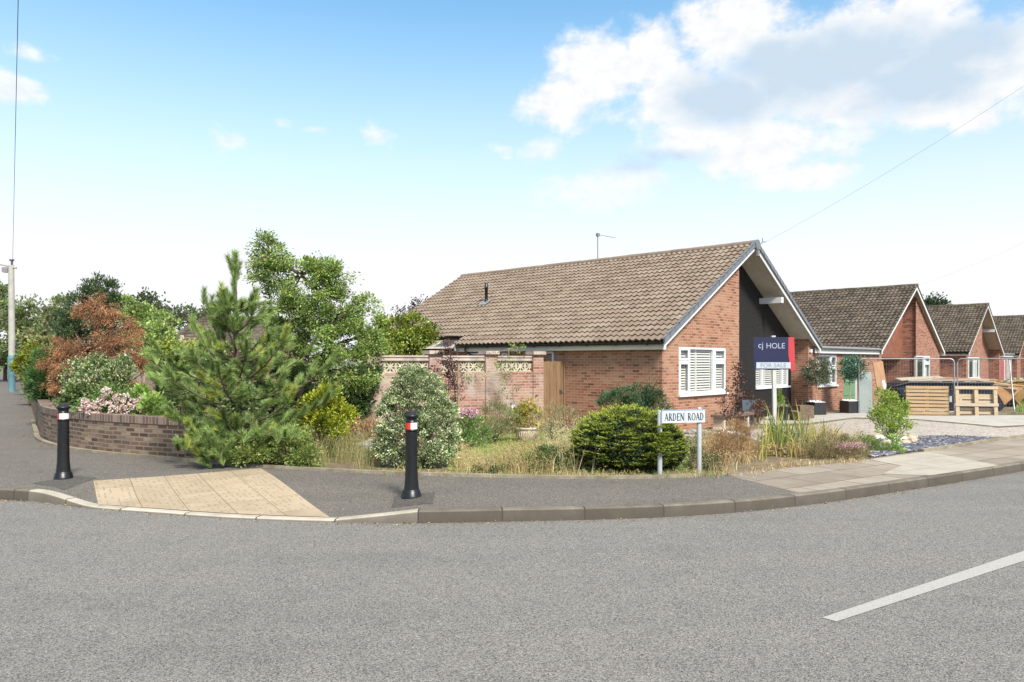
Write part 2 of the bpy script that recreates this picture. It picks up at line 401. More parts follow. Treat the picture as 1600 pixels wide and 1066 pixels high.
class MB:
    """collects polygons and links them as ONE mesh object"""
    def __init__(s): s.v = []; s.f = []; s.uv = []; s.mi = []; s.sm = []
    def poly(s, pts, uv=None, mi=0, sm=False):
        i = len(s.v); s.v += [tuple(p) for p in pts]
        s.f.append(tuple(range(i, i + len(pts)))); s.uv.append(uv); s.mi.append(mi); s.sm.append(sm)
    def box(s, x0, x1, y0, y1, z0, z1, mi=0, T=None):
        p = [Vector((x, y, z)) for z in (z0, z1) for y in (y0, y1) for x in (x0, x1)]
        if T is not None: p = [T @ q for q in p]
        for q in ((0, 2, 3, 1), (4, 5, 7, 6), (0, 1, 5, 4), (2, 6, 7, 3), (0, 4, 6, 2), (1, 3, 7, 5)):
            s.poly([p[k] for k in q], mi=mi)
    def prism(s, poly, off, mi=0):
        """poly: list of 3D points, off: extrusion vector"""
        o = Vector(off); a = [Vector(p) for p in poly]; b = [p + o for p in a]
        s.poly(a, mi=mi); s.poly(b[::-1], mi=mi)
        n = len(a)
        for i in range(n):
            j = (i + 1) % n
            s.poly([a[j], a[i], b[i], b[j]], mi=mi)
    def tube(s, path, radii, n=6, mi=0, caps=True, sm=True):
        path = [Vector(p) for p in path]
        if isinstance(radii, (int, float)): radii = [radii] * len(path)
        rings = []
        up = Vector((0, 0, 1))
        for i, p in enumerate(path):
            d = (path[min(i + 1, len(path) - 1)] - path[max(i - 1, 0)])
            d = d.normalized() if d.length > 1e-9 else up
            a = d.cross(up if abs(d.z) < 0.95 else Vector((1, 0, 0))).normalized(); b = d.cross(a)
            rings.append([p + (a * math.cos(2 * math.pi * k / n) + b * math.sin(2 * math.pi * k / n)) * radii[i] for k in range(n)])
        base = len(s.v)
        for r in rings: s.v += [tuple(q) for q in r]
        for i in range(len(rings) - 1):
            for k in range(n):
                k2 = (k + 1) % n
                s.f.append((base + i * n + k, base + i * n + k2, base + (i + 1) * n + k2, base + (i + 1) * n + k))
                s.uv.append(None); s.mi.append(mi); s.sm.append(sm)
        if caps:
            s.poly(rings[0], mi=mi); s.poly(rings[-1][::-1], mi=mi)
    def lathe(s, prof, c=(0, 0, 0), n=24, a0=0.0, a1=2 * math.pi, mi=0, sm=True, caps=True):
        full = abs(a1 - a0 - 2 * math.pi) < 1e-6
        m = n if full else n + 1
        base = len(s.v)
        for r, z in prof:
            for k in range(m):
                t = a0 + (a1 - a0) * k / n
                s.v.append((c[0] + r * math.cos(t), c[1] + r * math.sin(t), c[2] + z))
        for i in range(len(prof) - 1):
            for k in range(n):
                k2 = (k + 1) % m if full else k + 1
                s.f.append((base + i * m + k, base + i * m + k2, base + (i + 1) * m + k2, base + (i + 1) * m + k))
                s.uv.append(None); s.mi.append(mi); s.sm.append(sm)
        if caps and full:
            if prof[0][0] > 1e-4: s.poly([(c[0] + prof[0][0] * math.cos(2 * math.pi * k / n), c[1] + prof[0][0] * math.sin(2 * math.pi * k / n), c[2] + prof[0][1]) for k in range(n)][::-1], mi=mi)
            if prof[-1][0] > 1e-4: s.poly([(c[0] + prof[-1][0] * math.cos(2 * math.pi * k / n), c[1] + prof[-1][0] * math.sin(2 * math.pi * k / n), c[2] + prof[-1][1]) for k in range(n)], mi=mi)
    def rock(s, c, r, sq=(1, 1, 1), seed=0, mi=0):
        bm = bmesh.new(); bmesh.ops.create_icosphere(bm, subdivisions=2, radius=1)
        rr = random.Random(seed); ph = [rr.uniform(0, 6) for _ in range(6)]
        for v in bm.verts:
            q = v.co
            k = 1 + 0.16 * math.sin(3.1 * q.x + ph[0]) * math.cos(2.7 * q.y + ph[1]) + 0.12 * math.sin(5 * q.z + ph[2] + 2 * q.x) + 0.06 * rr.uniform(-1, 1)
            v.co = Vector((q.x * sq[0], q.y * sq[1], q.z * sq[2])) * r * k + Vector(c)
        i0 = len(s.v); s.v += [tuple(v.co) for v in bm.verts]
        for f in bm.faces:
            s.f.append(tuple(i0 + v.index for v in f.verts)); s.uv.append(None); s.mi.append(mi); s.sm.append(False)
        bm.free()
    def build(s, name, mats, parent=None, recalc=True, bevel=0.0):
        me = bpy.data.meshes.new(name)
        me.from_pydata(s.v, [], s.f)
        if not isinstance(mats, (list, tuple)): mats = [mats]
        for m in mats: me.materials.append(m)
        me.polygons.foreach_set('material_index', s.mi)
        me.polygons.foreach_set('use_smooth', s.sm)
        if recalc:
            bm = bmesh.new(); bm.from_mesh(me); bmesh.ops.recalc_face_normals(bm, faces=bm.faces); bm.to_mesh(me); bm.free()
        uvl = me.uv_layers.new(name='UVMap')
        for p in me.polygons:
            u = s.uv[p.index]
            n = p.normal
            if u is None:
                h = Vector((-n.y, n.x, 0))
                flat = h.length < 0.6
                if not flat: h.normalize()
            for li, vi in zip(p.loop_indices, p.vertices):
                if u is not None:
                    k = s.f[p.index].index(vi)
                    uvl.data[li].uv = u[k]
                else:
                    c = me.vertices[vi].co
                    uvl.data[li].uv = (c.x, c.y) if flat else (c.x * h.x + c.y * h.y, c.z)
        me.update()
        o = link(bpy.data.objects.new(name, me), parent)
        if bevel:
            bv = o.modifiers.new('bevel', 'BEVEL'); bv.width = bevel; bv.segments = 2; bv.limit_method = 'ANGLE'
        return o

def mesh_np(name, verts, faces, cols, mat, parent=None, smooth=False):
    """verts (N,3), faces (F,k) index array or list of such arrays, cols (N,3)"""
    if not isinstance(faces, list): faces = [faces]
    me = bpy.data.meshes.new(name)
    me.vertices.add(len(verts)); me.vertices.foreach_set('co', np.asarray(verts, dtype=np.float32).ravel())
    loops = np.concatenate([f.ravel() for f in faces]).astype(np.int32)
    tot = np.concatenate([np.full(len(f), f.shape[1], dtype=np.int32) for f in faces])
    st = np.concatenate([[0], np.cumsum(tot)[:-1]]).astype(np.int32)
    me.loops.add(len(loops)); me.loops.foreach_set('vertex_index', loops)
    me.polygons.add(len(tot)); me.polygons.foreach_set('loop_start', st)
    me.update(calc_edges=True)
    ca = me.color_attributes.new('Col', 'FLOAT_COLOR', 'POINT')
    c4 = np.ones((len(verts), 4), dtype=np.float32); c4[:, :3] = cols
    ca.data.foreach_set('color', c4.ravel())
    if smooth: me.polygons.foreach_set('use_smooth', np.ones(len(tot), dtype=bool))
    me.materials.append(mat)
    me.validate()
    return link(bpy.data.objects.new(name, me), parent)

def thing(name, label, cat, loc=(0, 0, 0), rz=0.0, group=None):
    o = link(bpy.data.objects.new(name, None))
    o.empty_display_size = 0.2
    o.location = loc; o.rotation_euler = (0, 0, rz)
    o['label'] = label; o['category'] = cat
    if group: o['group'] = group
    return o
def tag(o, label, cat, group=None):
    o['label'] = label; o['category'] = cat
    if group: o['group'] = group
    return o
def kind(o, k, label=None):
    o['kind'] = k
    if label: o['label'] = label
    return o

def smooth(t): 
    t = max(0.0, min(1.0, t)); return t * t * (3 - 2 * t)

def gp(px, py, z=0.13):
    """point of the photo on a level plane"""
    Y = (EYE - z) * FOC / (py - HZ)
    return Vector(((px - 800) / FOC * Y, Y, z))
def at(px, py, Y):
    return Vector(((px - 800) / FOC * Y, Y, EYE - (py - HZ) / FOC * Y))

def catmull(P, step=0.15):
    """smooth curve through uneven points (Hermite, tangents weighted by spacing)"""
    P = [Vector(p) for p in P]; n = len(P)
    h = [(P[i + 1] - P[i]).length for i in range(n - 1)]
    T = []
    for i in range(n):
        if i == 0: T.append((P[1] - P[0]) / h[0])
        elif i == n - 1: T.append((P[-1] - P[-2]) / h[-1])
        else: T.append(((P[i + 1] - P[i]) / h[i] * h[i - 1] + (P[i] - P[i - 1]) / h[i - 1] * h[i]) / (h[i] + h[i - 1]))
    out = []
    for i in range(n - 1):
        k = max(2, int(h[i] / step))
        for j in range(k):
            t = j / k; t2 = t * t; t3 = t2 * t
            out.append(P[i] * (2 * t3 - 3 * t2 + 1) + T[i] * h[i] * (t3 - 2 * t2 + t) + P[i + 1] * (3 * t2 - 2 * t3) + T[i + 1] * h[i] * (t3 - t2))
    out.append(P[-1])
    return out
_dp = {}
def dist_poly(x, y, P):
    """distance to a polyline, signed: + on its left-hand side, plus arc length"""
    k = id(P)
    if k not in _dp:
        q = np.array([(p[0], p[1]) for p in P]); d = q[1:] - q[:-1]; L = np.hypot(d[:, 0], d[:, 1])
        _dp[k] = (q[:-1], d, L, np.concatenate([[0], np.cumsum(L)[:-1]]), P)
    a, d, L, S, _ = _dp[k]
    rx, ry = x - a[:, 0], y - a[:, 1]
    t = np.clip((rx * d[:, 0] + ry * d[:, 1]) / (L * L), 0, 1)
    dd = np.hypot(rx - d[:, 0] * t, ry - d[:, 1] * t)
    i = int(dd.argmin())
    sg = 1 if d[i, 0] * ry[i] - d[i, 1] * rx[i] > 0 else -1
    return float(dd[i]) * sg, float(S[i] + t[i] * L[i])

# ------------------------------------------------------------------ lines of the street (metres, camera at 0,0)
U2 = Vector((0.6827, 0.7307, 0)); U1 = Vector((-0.7309, 0.6825, 0))   # along the row of fronts / back into the plots
KERB = [(-77, 92.0), (-40.2, 44.0), (-14.3, 14.5), (-9.6, 9.75), (-7.6, 9.35), (-5.97, 9.13), (-4.82, 8.62), (-4.02, 8.37), (-3.21, 8.13), (-2.35, 7.97), (-1.94, 7.92), (-1.0, 7.88), (-0.097, 7.96),
        (0.79, 8.04), (1.63, 8.17), (2.43, 8.39), (3.65, 8.93), (4.95, 9.68), (7.46, 11.24), (12, 14.3), (22, 22.5), (60, 62)]
EDGE = [(-60.6, 90.6), (-27.1, 41.0), (-18.4, 28.2), (-10.55, 16.5), (-9.6, 15.1), (-8.75, 14.15), (-7.9, 13.4), (-6.9, 12.75), (-5.55, 12.1), (-4.1, 11.33), (-2.2, 10.66), (-0.49, 10.28), (1.1, 10.1), (2.2, 10.2), (2.98, 10.5),
        (4.21, 11.12), (5.68, 11.95), (6.64, 12.62), (7.5, 13.22), (9.34, 14.57), (10.8, 15.6), (16, 20.0), (26, 29.5), (70, 76)]
kerbC = catmull([(x, y, 0) for x, y in KERB], 0.12)
edgeC = catmull([(x, y, 0) for x, y in EDGE], 0.3)
# arc length along the kerb
KS = [0.0]
for i in range(1, len(kerbC)): KS.append(KS[-1] + (kerbC[i] - kerbC[i - 1]).length)
def s_of(x, y): return dist_poly(x, y, kerbC)[1]
S_A, S_B, S_C, S_D = s_of(-5.97, 9.13), s_of(-4.82, 8.62), s_of(-1.94, 7.92), s_of(-1.0, 7.88)
def kerb_z(s):
    if s < S_A or s > S_D: return 0.13
    if s < S_B: return 0.13 - 0.105 * smooth((s - S_A) / (S_B - S_A))
    if s < S_C: return 0.025
    return 0.025 + 0.105 * ((s - S_C) / (S_D - S_C))
def path_z(x, y):
    d, s = dist_poly(x, y, kerbC)
    dd = abs(d)
    return 0.13 - (0.13 - kerb_z(s)) * (1 - smooth(dd / 2.6)) + 0.006 * math.sin(1.3 * x + 0.7 * y) * math.sin(0.9 * y) * smooth(dd / 0.4)
EDGE_F = edgeC[::2]
_hc = {}
def H(x, y):
    """ground height behind the pavement: falls gently towards the houses"""
    k = (round(x, 3), round(y, 3))
    if k in _hc: return _hc[k]
    d, s = dist_poly(x, y, EDGE_F)
    z = 0.125 - 0.225 * smooth(d / 7.5)
    _hc[k] = z
    return z
def on_ground(px, py):
    z = 0.05
    for _ in range(6):
        p = gp(px, py, z); z = H(p.x, p.y)
    return Vector((p.x, p.y, z))

def sheet(name, outline, zf, mat, grid, lift=0.0, parent=None, uvdir=None):
    """a flat outline cut along a regular grid and laid on the height function"""
    bm = bmesh.new()
    vs = [bm.verts.new((p[0], p[1], 0)) for p in outline]
    es = [bm.edges.new((vs[i], vs[(i + 1) % len(vs)])) for i in range(len(vs))]
    bmesh.ops.triangle_fill(bm, use_beauty=True, use_dissolve=False, edges=es)
    xs = [p[0] for p in outline]; ys = [p[1] for p in outline]
    if grid:
        for ax, lo, hi in ((0, min(xs), max(xs)), (1, min(ys), max(ys))):
            k = math.ceil(lo / grid)
            while k * grid < hi:
                no = Vector((1, 0, 0)) if ax == 0 else Vector((0, 1, 0))
                bmesh.ops.bisect_plane(bm, geom=bm.verts[:] + bm.edges[:] + bm.faces[:], dist=1e-5, plane_co=no * (k * grid), plane_no=no)
                k += 1
    for v in bm.verts: v.co.z = zf(v.co.x, v.co.y) + lift
    bmesh.ops.recalc_face_normals(bm, faces=bm.faces)
    for f in bm.faces:
        f.smooth = True
    if bm.faces and sum(f.normal.z for f in bm.faces) < 0:
        bmesh.ops.reverse_faces(bm, faces=bm.faces)
    me = bpy.data.meshes.new(name); bm.to_mesh(me); bm.free()
    me.materials.append(mat)
    ul = me.uv_layers.new(name='UVMap')
    ud = uvdir or (Vector((1, 0, 0)), Vector((0, 1, 0)))
    for l in me.loops:
        c = me.vertices[l.vertex_index].co
        ul.data[l.index].uv = (c.dot(ud[0]), c.dot(ud[1]))
    return link(bpy.data.objects.new(name, me), parent)

def offset(P, d):
    out = []
    for i, p in enumerate(P):
        t = (P[min(i + 1, len(P) - 1)] - P[max(i - 1, 0)]).normalized()
        out.append(Vector((p.x - t.y * d, p.y + t.x * d, p.z)))
    return out

# ------------------------------------------------------------------ ground materials
def groundmats():
    m, g, b = new_mat('garden_soil')
    c = pos(g)
    n = g.noise(c, 3.5, 6, 0.65); n2 = g.noise(c, 40, 4, 0.7)
    f = g.m('ADD', g.m('MULTIPLY', n, 0.6), g.m('MULTIPLY', n2, 0.4))
    g.put(b.inputs['Base Color'], g.ramp(f, [(0.3, (0.05, 0.04, 0.026)), (0.5, (0.14, 0.105, 0.06)), (0.72, (0.25, 0.19, 0.105))]))
    b.inputs['Roughness'].default_value = 0.95; bump(g, b, f, 0.7, 0.03); M['soil'] = m
    m, g, b = new_mat('lawn')
    c = pos(g)
    n = g.noise(c, 1.4, 5, 0.6); n2 = g.noise(c, 70, 3, 0.7)
    col = g.ramp(g.m('ADD', g.m('MULTIPLY', n, 0.7), g.m('MULTIPLY', n2, 0.3)), [(0.32, (0.13, 0.185, 0.045)), (0.5, (0.20, 0.235, 0.065)), (0.68, (0.30, 0.27, 0.11))])
    g.put(b.inputs['Base Color'], col); b.inputs['Roughness'].default_value = 0.95; bump(g, b, n2, 0.6, 0.02); M['lawn'] = m
    m, g, b = new_mat('far_ground')
    c = pos(g); n = g.noise(c, 0.2, 5, 0.6)
    g.put(b.inputs['Base Color'], g.ramp(n, [(0.35, (0.06, 0.08, 0.03)), (0.65, (0.13, 0.13, 0.06))])); b.inputs['Roughness'].default_value = 0.95; M['far'] = m
    def pebble(name, sc, stops, bs):
        m, g, b = new_mat(name)
        c = pos(g)
        cc = g.voro(c, sc, out='Color'); dd = g.voro(c, sc, out='Distance')
        sp = g.add('ShaderNodeSeparateColor'); g.put(sp.inputs[0], cc)
        n = g.noise(c, 1.2, 4)
        f = g.m('ADD', g.m('MULTIPLY', sp.outputs[0], 0.75), g.m('MULTIPLY', n, 0.3))
        g.put(b.inputs['Base Color'], g.ramp(f, stops)); b.inputs['Roughness'].default_value = 0.85
        bump(g, b, g.m('SUBTRACT', 1.0, dd), bs, 0.03); M[name] = m
    pebble('gravel', 28, [(0.1, (0.16, 0.13, 0.11)), (0.4, (0.33, 0.28, 0.24)), (0.7, (0.43, 0.38, 0.33)), (1.0, (0.56, 0.52, 0.46))], 0.9)
    # paving slabs: concrete flags with dark joints and a few newer, paler ones
    m, g, b = new_mat('paving_slabs')
    uv = uvco(g)
    br = g.add('ShaderNodeTexBrick'); br.offset = 0.42; g.put(br.inputs['Vector'], uv)
    br.inputs['Scale'].default_value = 1; br.inputs['Brick Width'].default_value = 0.9; br.inputs['Row Height'].default_value = 0.6
    br.inputs['Mortar Size'].default_value = 0.012; br.inputs['Mortar Smooth'].default_value = 0.3
    br.inputs['Color1'].default_value = (0, 0, 0, 1); br.inputs['Color2'].default_value = (1, 1, 1, 1)
    c = pos(g); n = g.noise(c, 2.2, 6, 0.65); n2 = g.noise(c, 90, 3, 0.7)
    f = g.m('ADD', g.m('ADD', g.m('MULTIPLY', br.outputs['Color'], 0.25), g.m('MULTIPLY', n, 0.55)), g.m('MULTIPLY', n2, 0.3))
    col = g.ramp(f, [(0.25, (0.145, 0.12, 0.094)), (0.55, (0.24, 0.203, 0.162)), (0.85, (0.33, 0.29, 0.24))])
    col = g.mix(g.m('MULTIPLY', br.outputs['Fac'], 0.75), col, (0.07, 0.055, 0.04))
    g.put(b.inputs['Base Color'], col); b.inputs['Roughness'].default_value = 0.92; b.inputs['Specular IOR Level'].default_value = 0.2
    bump(g, b, g.m('SUBTRACT', g.m('MULTIPLY', n2, 0.3), br.outputs['Fac']), 0.5, 0.006); M['slab'] = m
    m, g, b = new_mat('new_paving_slabs')
    uv = uvco(g)
    br = g.add('ShaderNodeTexBrick'); br.offset = 0.42; g.put(br.inputs['Vector'], uv)
    br.inputs['Scale'].default_value = 1; br.inputs['Brick Width'].default_value = 0.9; br.inputs['Row Height'].default_value = 0.6
    br.inputs['Mortar Size'].default_value = 0.006
    c = pos(g); n = g.noise(c, 3, 5, 0.6)
    col = g.ramp(n, [(0.3, (0.27, 0.242, 0.195)), (0.7, (0.36, 0.325, 0.268))])
    col = g.mix(g.m('MULTIPLY', br.outputs['Fac'], 0.7), col, (0.12, 0.1, 0.08))
    g.put(b.inputs['Base Color'], col); b.inputs['Roughness'].default_value = 0.9; M['slab_new'] = m
    # buff tactile slabs
    m, g, b = new_mat('tactile_slabs')
    uv = uvco(g)
    br = g.add('ShaderNodeTexBrick'); br.offset = 0.5; br.offset_frequency = 1; g.put(br.inputs['Vector'], uv)
    br.inputs['Scale'].default_value = 1; br.inputs['Brick Width'].default_value = 0.8; br.inputs['Row Height'].default_value = 0.434
    br.inputs['Mortar Size'].default_value = 0.005; br.inputs['Mortar Smooth'].default_value = 0.2
    br.inputs['Color1'].default_value = (0, 0, 0, 1); br.inputs['Color2'].default_value = (1, 1, 1, 1)
    c = pos(g); n = g.noise(c, 3, 6, 0.65); n2 = g.noise(c, 60, 3, 0.7)
    f = g.m('ADD', g.m('ADD', g.m('MULTIPLY', br.outputs['Color'], 0.15), g.m('MULTIPLY', n, 0.6)), g.m('MULTIPLY', n2, 0.25))
    col = g.ramp(f, [(0.25, (0.235, 0.18, 0.118)), (0.55, (0.345, 0.275, 0.192)), (0.8, (0.42, 0.345, 0.25))])
    col = g.mix(g.m('MULTIPLY', br.outputs['Fac'], 0.8), col, (0.10, 0.075, 0.05))
    g.put(b.inputs['Base Color'], col); b.inputs['Roughness'].default_value = 0.88; b.inputs['Specular IOR Level'].default_value = 0.25
    bump(g, b, n2, 0.2, 0.004); M['tactile'] = m
    m, g, b = new_mat('road_paint')
    c = pos(g); n = g.noise(c, 26, 5, 0.7); n2 = g.voro(c, 95, out='Distance')
    f = g.m('ADD', g.m('MULTIPLY', n, 0.7), g.m('MULTIPLY', n2, 0.4))
    g.put(b.inputs['Base Color'], g.ramp(f, [(0.28, (0.13, 0.12, 0.11)), (0.40, (0.275, 0.262, 0.243)), (0.7, (0.34, 0.327, 0.305))])); b.inputs['Roughness'].default_value = 0.8
    bump(g, b, n2, 0.5, 0.005); M['paint'] = m
groundmats()

# ------------------------------------------------------------------ ground, road, pavement
g0 = MB(); g0.poly([(-1500, -1500, -0.22), (1500, -1500, -0.22), (1500, 2500, -0.22), (-1500, 2500, -0.22)])
kind(g0.build('ground', M['far']), 'structure')
roadline = [(p.x, p.y) for p in kerbC]
kind(sheet('road', roadline + [(75, 62), (75, -40), (-82, -40), (-82, 92)], lambda x, y: 0.0, M['road'], 0), 'structure')

def build_kerb():
    # dropped stones are pale, the others dark; joints every 0.915 m
    mb = MB()
    inner = offset(kerbC, 0.125)
    prof = [(0.0, 0.0, 0), (0.012, 1.0, -0.014), (0.03, 1.0, 0.0), (0.125, 1.0, 0.0)]   # (inset, fraction of height, extra)
    def ring(i, gap=0.0):
        s = KS[i]; z = kerb_z(s)
        t = (kerbC[min(i + 1, len(kerbC) - 1)] - kerbC[max(i - 1, 0)]).normalized()
        nn = Vector((-t.y, t.x, 0)); p = kerbC[i]
        return [p + nn * 0.0 + Vector((0, 0, -0.06)), p + nn * 0.008 + Vector((0, 0, max(z - 0.016, 0.004))), p + nn * 0.026 + Vector((0, 0, z)), p + nn * 0.125 + Vector((0, 0, z + 0.001))]
    rings = [ring(i) for i in range(len(kerbC))]
    for i in range(len(kerbC) - 1):
        a, b = rings[i], rings[i + 1]
        mi = 1 if S_A - 0.05 < KS[i] < S_D - 0.02 else 0
        for k in range(3):
            hs = (0, 0.12, 0.15, 0.25)
            mb.poly([a[k], b[k], b[k + 1], a[k + 1]], uv=[(KS[i], hs[k]), (KS[i + 1], hs[k]), (KS[i + 1], hs[k + 1]), (KS[i], hs[k + 1])], mi=mi, sm=False)
    def km(name, stops, ph):
        m, g, b = new_mat(name)
        u = g.add('ShaderNodeSeparateXYZ'); g.put(u.inputs[0], uvco(g))
        fr = g.m('FRACT', g.m('DIVIDE', g.m('ADD', u.outputs[0], ph), 0.9))
        j = g.m('LESS_THAN', g.m('ABSOLUTE', g.m('SUBTRACT', fr, 0.5)), 0.0085)
        rid = g.m('FRACT', g.m('MULTIPLY', g.m('SINE', g.m('MULTIPLY', g.m('FLOOR', g.m('DIVIDE', g.m('ADD', u.outputs[0], ph + 0.45), 0.9)), 12.9898)), 43758.5))
        c = pos(g); n = g.noise(c, 5, 6, 0.65); n2 = g.noise(c, 130, 3, 0.7)
        f = g.m('ADD', g.m('ADD', g.m('MULTIPLY', n, 0.6), g.m('MULTIPLY', n2, 0.35)), g.m('MULTIPLY', g.m('SUBTRACT', rid, 0.5), 0.18))
        col = g.mix(j, g.ramp(f, stops), (0.035, 0.03, 0.025))
        # stone face darker than the top, darkest at the foot
        ft = g.m('MULTIPLY', g.mapr(u.outputs[1], 0.0, 0.125, 0.85, 0.62), g.m('LESS_THAN', u.outputs[1], 0.13))
        col = g.mix(ft, col, (0.07, 0.058, 0.045))
        g.put(b.inputs['Base Color'], col); b.inputs['Roughness'].default_value = 0.9; b.inputs['Specular IOR Level'].default_value = 0.2
        bump(g, b, g.m('SUBTRACT', n2, g.m('MULTIPLY', j, 2.0)), 0.5, 0.006)
        return m
    ph = 0.45 - (S_D % 0.9)
    k1 = km('kerb_stone', [(0.25, (0.07, 0.06, 0.047)), (0.5, (0.14, 0.122, 0.097)), (0.75, (0.24, 0.212, 0.17))], ph)
    k2 = km('pale_kerb_stone', [(0.25, (0.25, 0.22, 0.175)), (0.5, (0.38, 0.34, 0.28)), (0.75, (0.46, 0.425, 0.36))], ph)
    return kind(mb.build('kerb', [k1, k2]), 'structure')
build_kerb()

innerK = offset(kerbC, 0.124)
def sub(P, x0, x1, key=0):
    return [p for p in P if x0 <= p.x <= x1]
# asphalt pavement up to the flagged part; boundary between them runs from the bed edge to the kerb
A1 = min(edgeC, key=lambda p: abs(p.x - 2.95) + abs(p.y - 10.5)); A2 = min(innerK, key=lambda p: (p - gp(1266, 774)).length)
innA = [p for p in innerK if p.x < A2.x and p.y < 91]
edgA = [p for p in edgeC if p.x < A1.x]
kind(sheet('pavement', [(p.x, p.y) for p in innA] + [(A2.x, A2.y), (A1.x, A1.y)] + [(p.x, p.y) for p in edgA[::-1]], path_z, M['path'], 0.3), 'structure')
innB = [p for p in innerK if p.x > A2.x]
edgB = [p for p in edgeC if p.x > A1.x]
sd = Vector((0.845, 0.535, 0)); sn = Vector((-0.535, 0.845, 0))
kind(sheet('flagged_pavement', [(A1.x, A1.y), (A2.x, A2.y)] + [(p.x, p.y) for p in innB] + [(p.x, p.y) for p in edgB[::-1]], path_z, M['slab'], 0.6, uvdir=(sd, sn)), 'structure')
def px_sheet(name, pts, zf, mat, grid, lift, ground=True, uvdir=None):
    q = [on_ground(x, y) if ground else gp(x, y) for x, y in pts]
    return sheet(name, [(p.x, p.y) for p in q], zf, mat, grid, lift, uvdir=uvdir)
kind(px_sheet('new_paving', [(1378, 741), (1452, 743.5), (1560, 728), (1450, 706.5), (1358, 718.5), (1408, 728)], path_z, M['slab_new'], 0.6, 0.004, False, (sd, sn)), 'structure')
# dark reinstated patches round the bollards and along the ramp
kind(px_sheet('tarmac_patch', [(50, 755), (100, 764), (152, 747), (118, 743)], path_z, M['patch'], 0.25, 0.004, False), 'structure')
kind(px_sheet('tarmac_patch', [(611, 788), (676, 787), (680, 769), (616, 771)], path_z, M['patch'], 0.25, 0.004, False), 'structure')

# ------------------------------------------------------------------ tactile paving
def tactile():
    a, b, c, d = gp(145, 755, 0.10), gp(408, 733, 0.12), gp(516, 808.5, 0.03), gp(154, 788.5, 0.04)
    kk = [p for p in offset(kerbC, 0.128) if d.x < p.x < c.x]
    out = [(a.x, a.y), (d.x, d.y)] + [(p.x, p.y) for p in kk] + [(c.x, c.y), (b.x, b.y)]
    v = Vector((0.525, -0.851, 0)); u = Vector((0.851, 0.525, 0))
    o0 = a.dot(u)
    root = sheet('tactile_paving', out, path_z, M['tactile'], 0.25, 0.005, uvdir=(v, u))
    me = root.data
    for l in me.loops:
        uv = me.uv_layers[0].data[l.index].uv; uv[1] -= o0
    kind(root, 'structure')
    # domes
    from mathutils.geometry import intersect_point_tri_2d
    def inside(x, y):
        k = False; n = len(out)
        for i in range(n):
            x1, y1 = out[i]; x2, y2 = out[(i + 1) % n]
            if (y1 > y) != (y2 > y) and x < (x2 - x1) * (y - y1) / (y2 - y1) + x1: k = not k
        return k
    mb = MB()
    for i in range(0, 36):
        for j in range(-6, 60):
            p = Vector((a.x, a.y, 0)) + u * (0.034 + i * 0.0668) + v * (-1.0 + j * 0.0668)
            if random.random() < 0.42 and all(inside(p.x + dx, p.y + dy) for dx, dy in ((0.03, 0), (-0.03, 0), (0, 0.03), (0, -0.03))):
                z = path_z(p.x, p.y) + 0.004
                mb.lathe([(0.0135, 0), (0.0115, 0.005), (0.006, 0.0065)], (p.x, p.y, z), n=7, caps=True)
    o = mb.build('blister_domes', M['tactile_dome'], recalc=False)
    o.parent = root; kind(o, 'stuff')
tactile()

# road markings: a centre dash, worn white paint
def dash():
    p0 = gp(1284, 966, 0); p1 = gp(1307, 972, 0)
    q0 = gp(1600, 861.5, 0); q1 = gp(1600, 877, 0)
    mb = MB(); d0 = (q0 - p0) * 1.1; d1 = (q1 - p1) * 1.1
    N = 24
    for i in range(N):
        t0, t1 = i / N, (i + 1) / N
        mb.poly([p0 + d0 * t0 + Vector((0, 0, .004)), p1 + d1 * t0 + Vector((0, 0, .004)), p1 + d1 * t1 + Vector((0, 0, .004)), p0 + d0 * t1 + Vector((0, 0, .004))])
    kind(mb.build('road_marking', M['paint']), 'structure')
dash()

# ------------------------------------------------------------------ gardens and drive
outer = [(70, 140), (-58, 140)]
kind(sheet('garden_soil', [(p.x, p.y) for p in edgeC] + outer, H, M['soil'], 1.0), 'structure')
kind(px_sheet('lawn', [(690, 705), (700, 735), (905, 735), (1075, 735), (1085, 690), (1010, 676), (880, 670), (800, 678), (720, 690)], H, M['lawn'], 1.0, 0.005), 'structure')
kind(px_sheet('gravel_drive', [(1120, 676), (1190, 690), (1290, 700), (1390, 688), (1488, 682), (1596, 684), (1700, 680), (1700, 662), (1560, 669), (1430, 657), (1330, 655), (1270, 664)], H, M['gravel'], 1.0, 0.005), 'structure')
kind(px_sheet('concrete_drive', [(1180, 663), (1262, 662), (1335, 653), (1430, 655.5), (1560, 667), (1700, 660), (1700, 650), (1480, 650), (1340, 645), (1200, 650)], H, M['concrete'], 1.0, 0.009), 'structure')

def edging_strip(name, P, w, h, mat, zf):
    mb = MB(); Q = offset(P, w)
    for i in range(len(P) - 1):
        z0, z1 = zf(P[i].x, P[i].y) - 0.05, zf(P[i + 1].x, P[i + 1].y) - 0.05
        a, b, c, d = P[i], P[i + 1], Q[i + 1], Q[i]
        up = lambda p, z: Vector((p.x, p.y, z))
        mb.poly([up(a, z0), up(b, z1), up(b, z1 + h), up(a, z0 + h)]); mb.poly([up(a, z0 + h), up(b, z1 + h), up(c, z1 + h), up(d, z0 + h)])
        mb.poly([up(d, z0 + h), up(c, z1 + h), up(c, z1), up(d, z0)])
    for i in (0, len(P) - 1):
        z = zf(P[i].x, P[i].y) - 0.05
        mb.poly([Vector((q.x, q.y, zz)) for q, zz in ((P[i], z), (Q[i], z), (Q[i], z + h), (P[i], z + h))])
    return kind(mb.build(name, mat), 'structure')
edging_strip('path_edging', offset([p for p in edgeC if p.x < 2.6 and p.y < 20], -0.10), 0.09, 0.095, M['edging'], lambda x, y: 0.125)
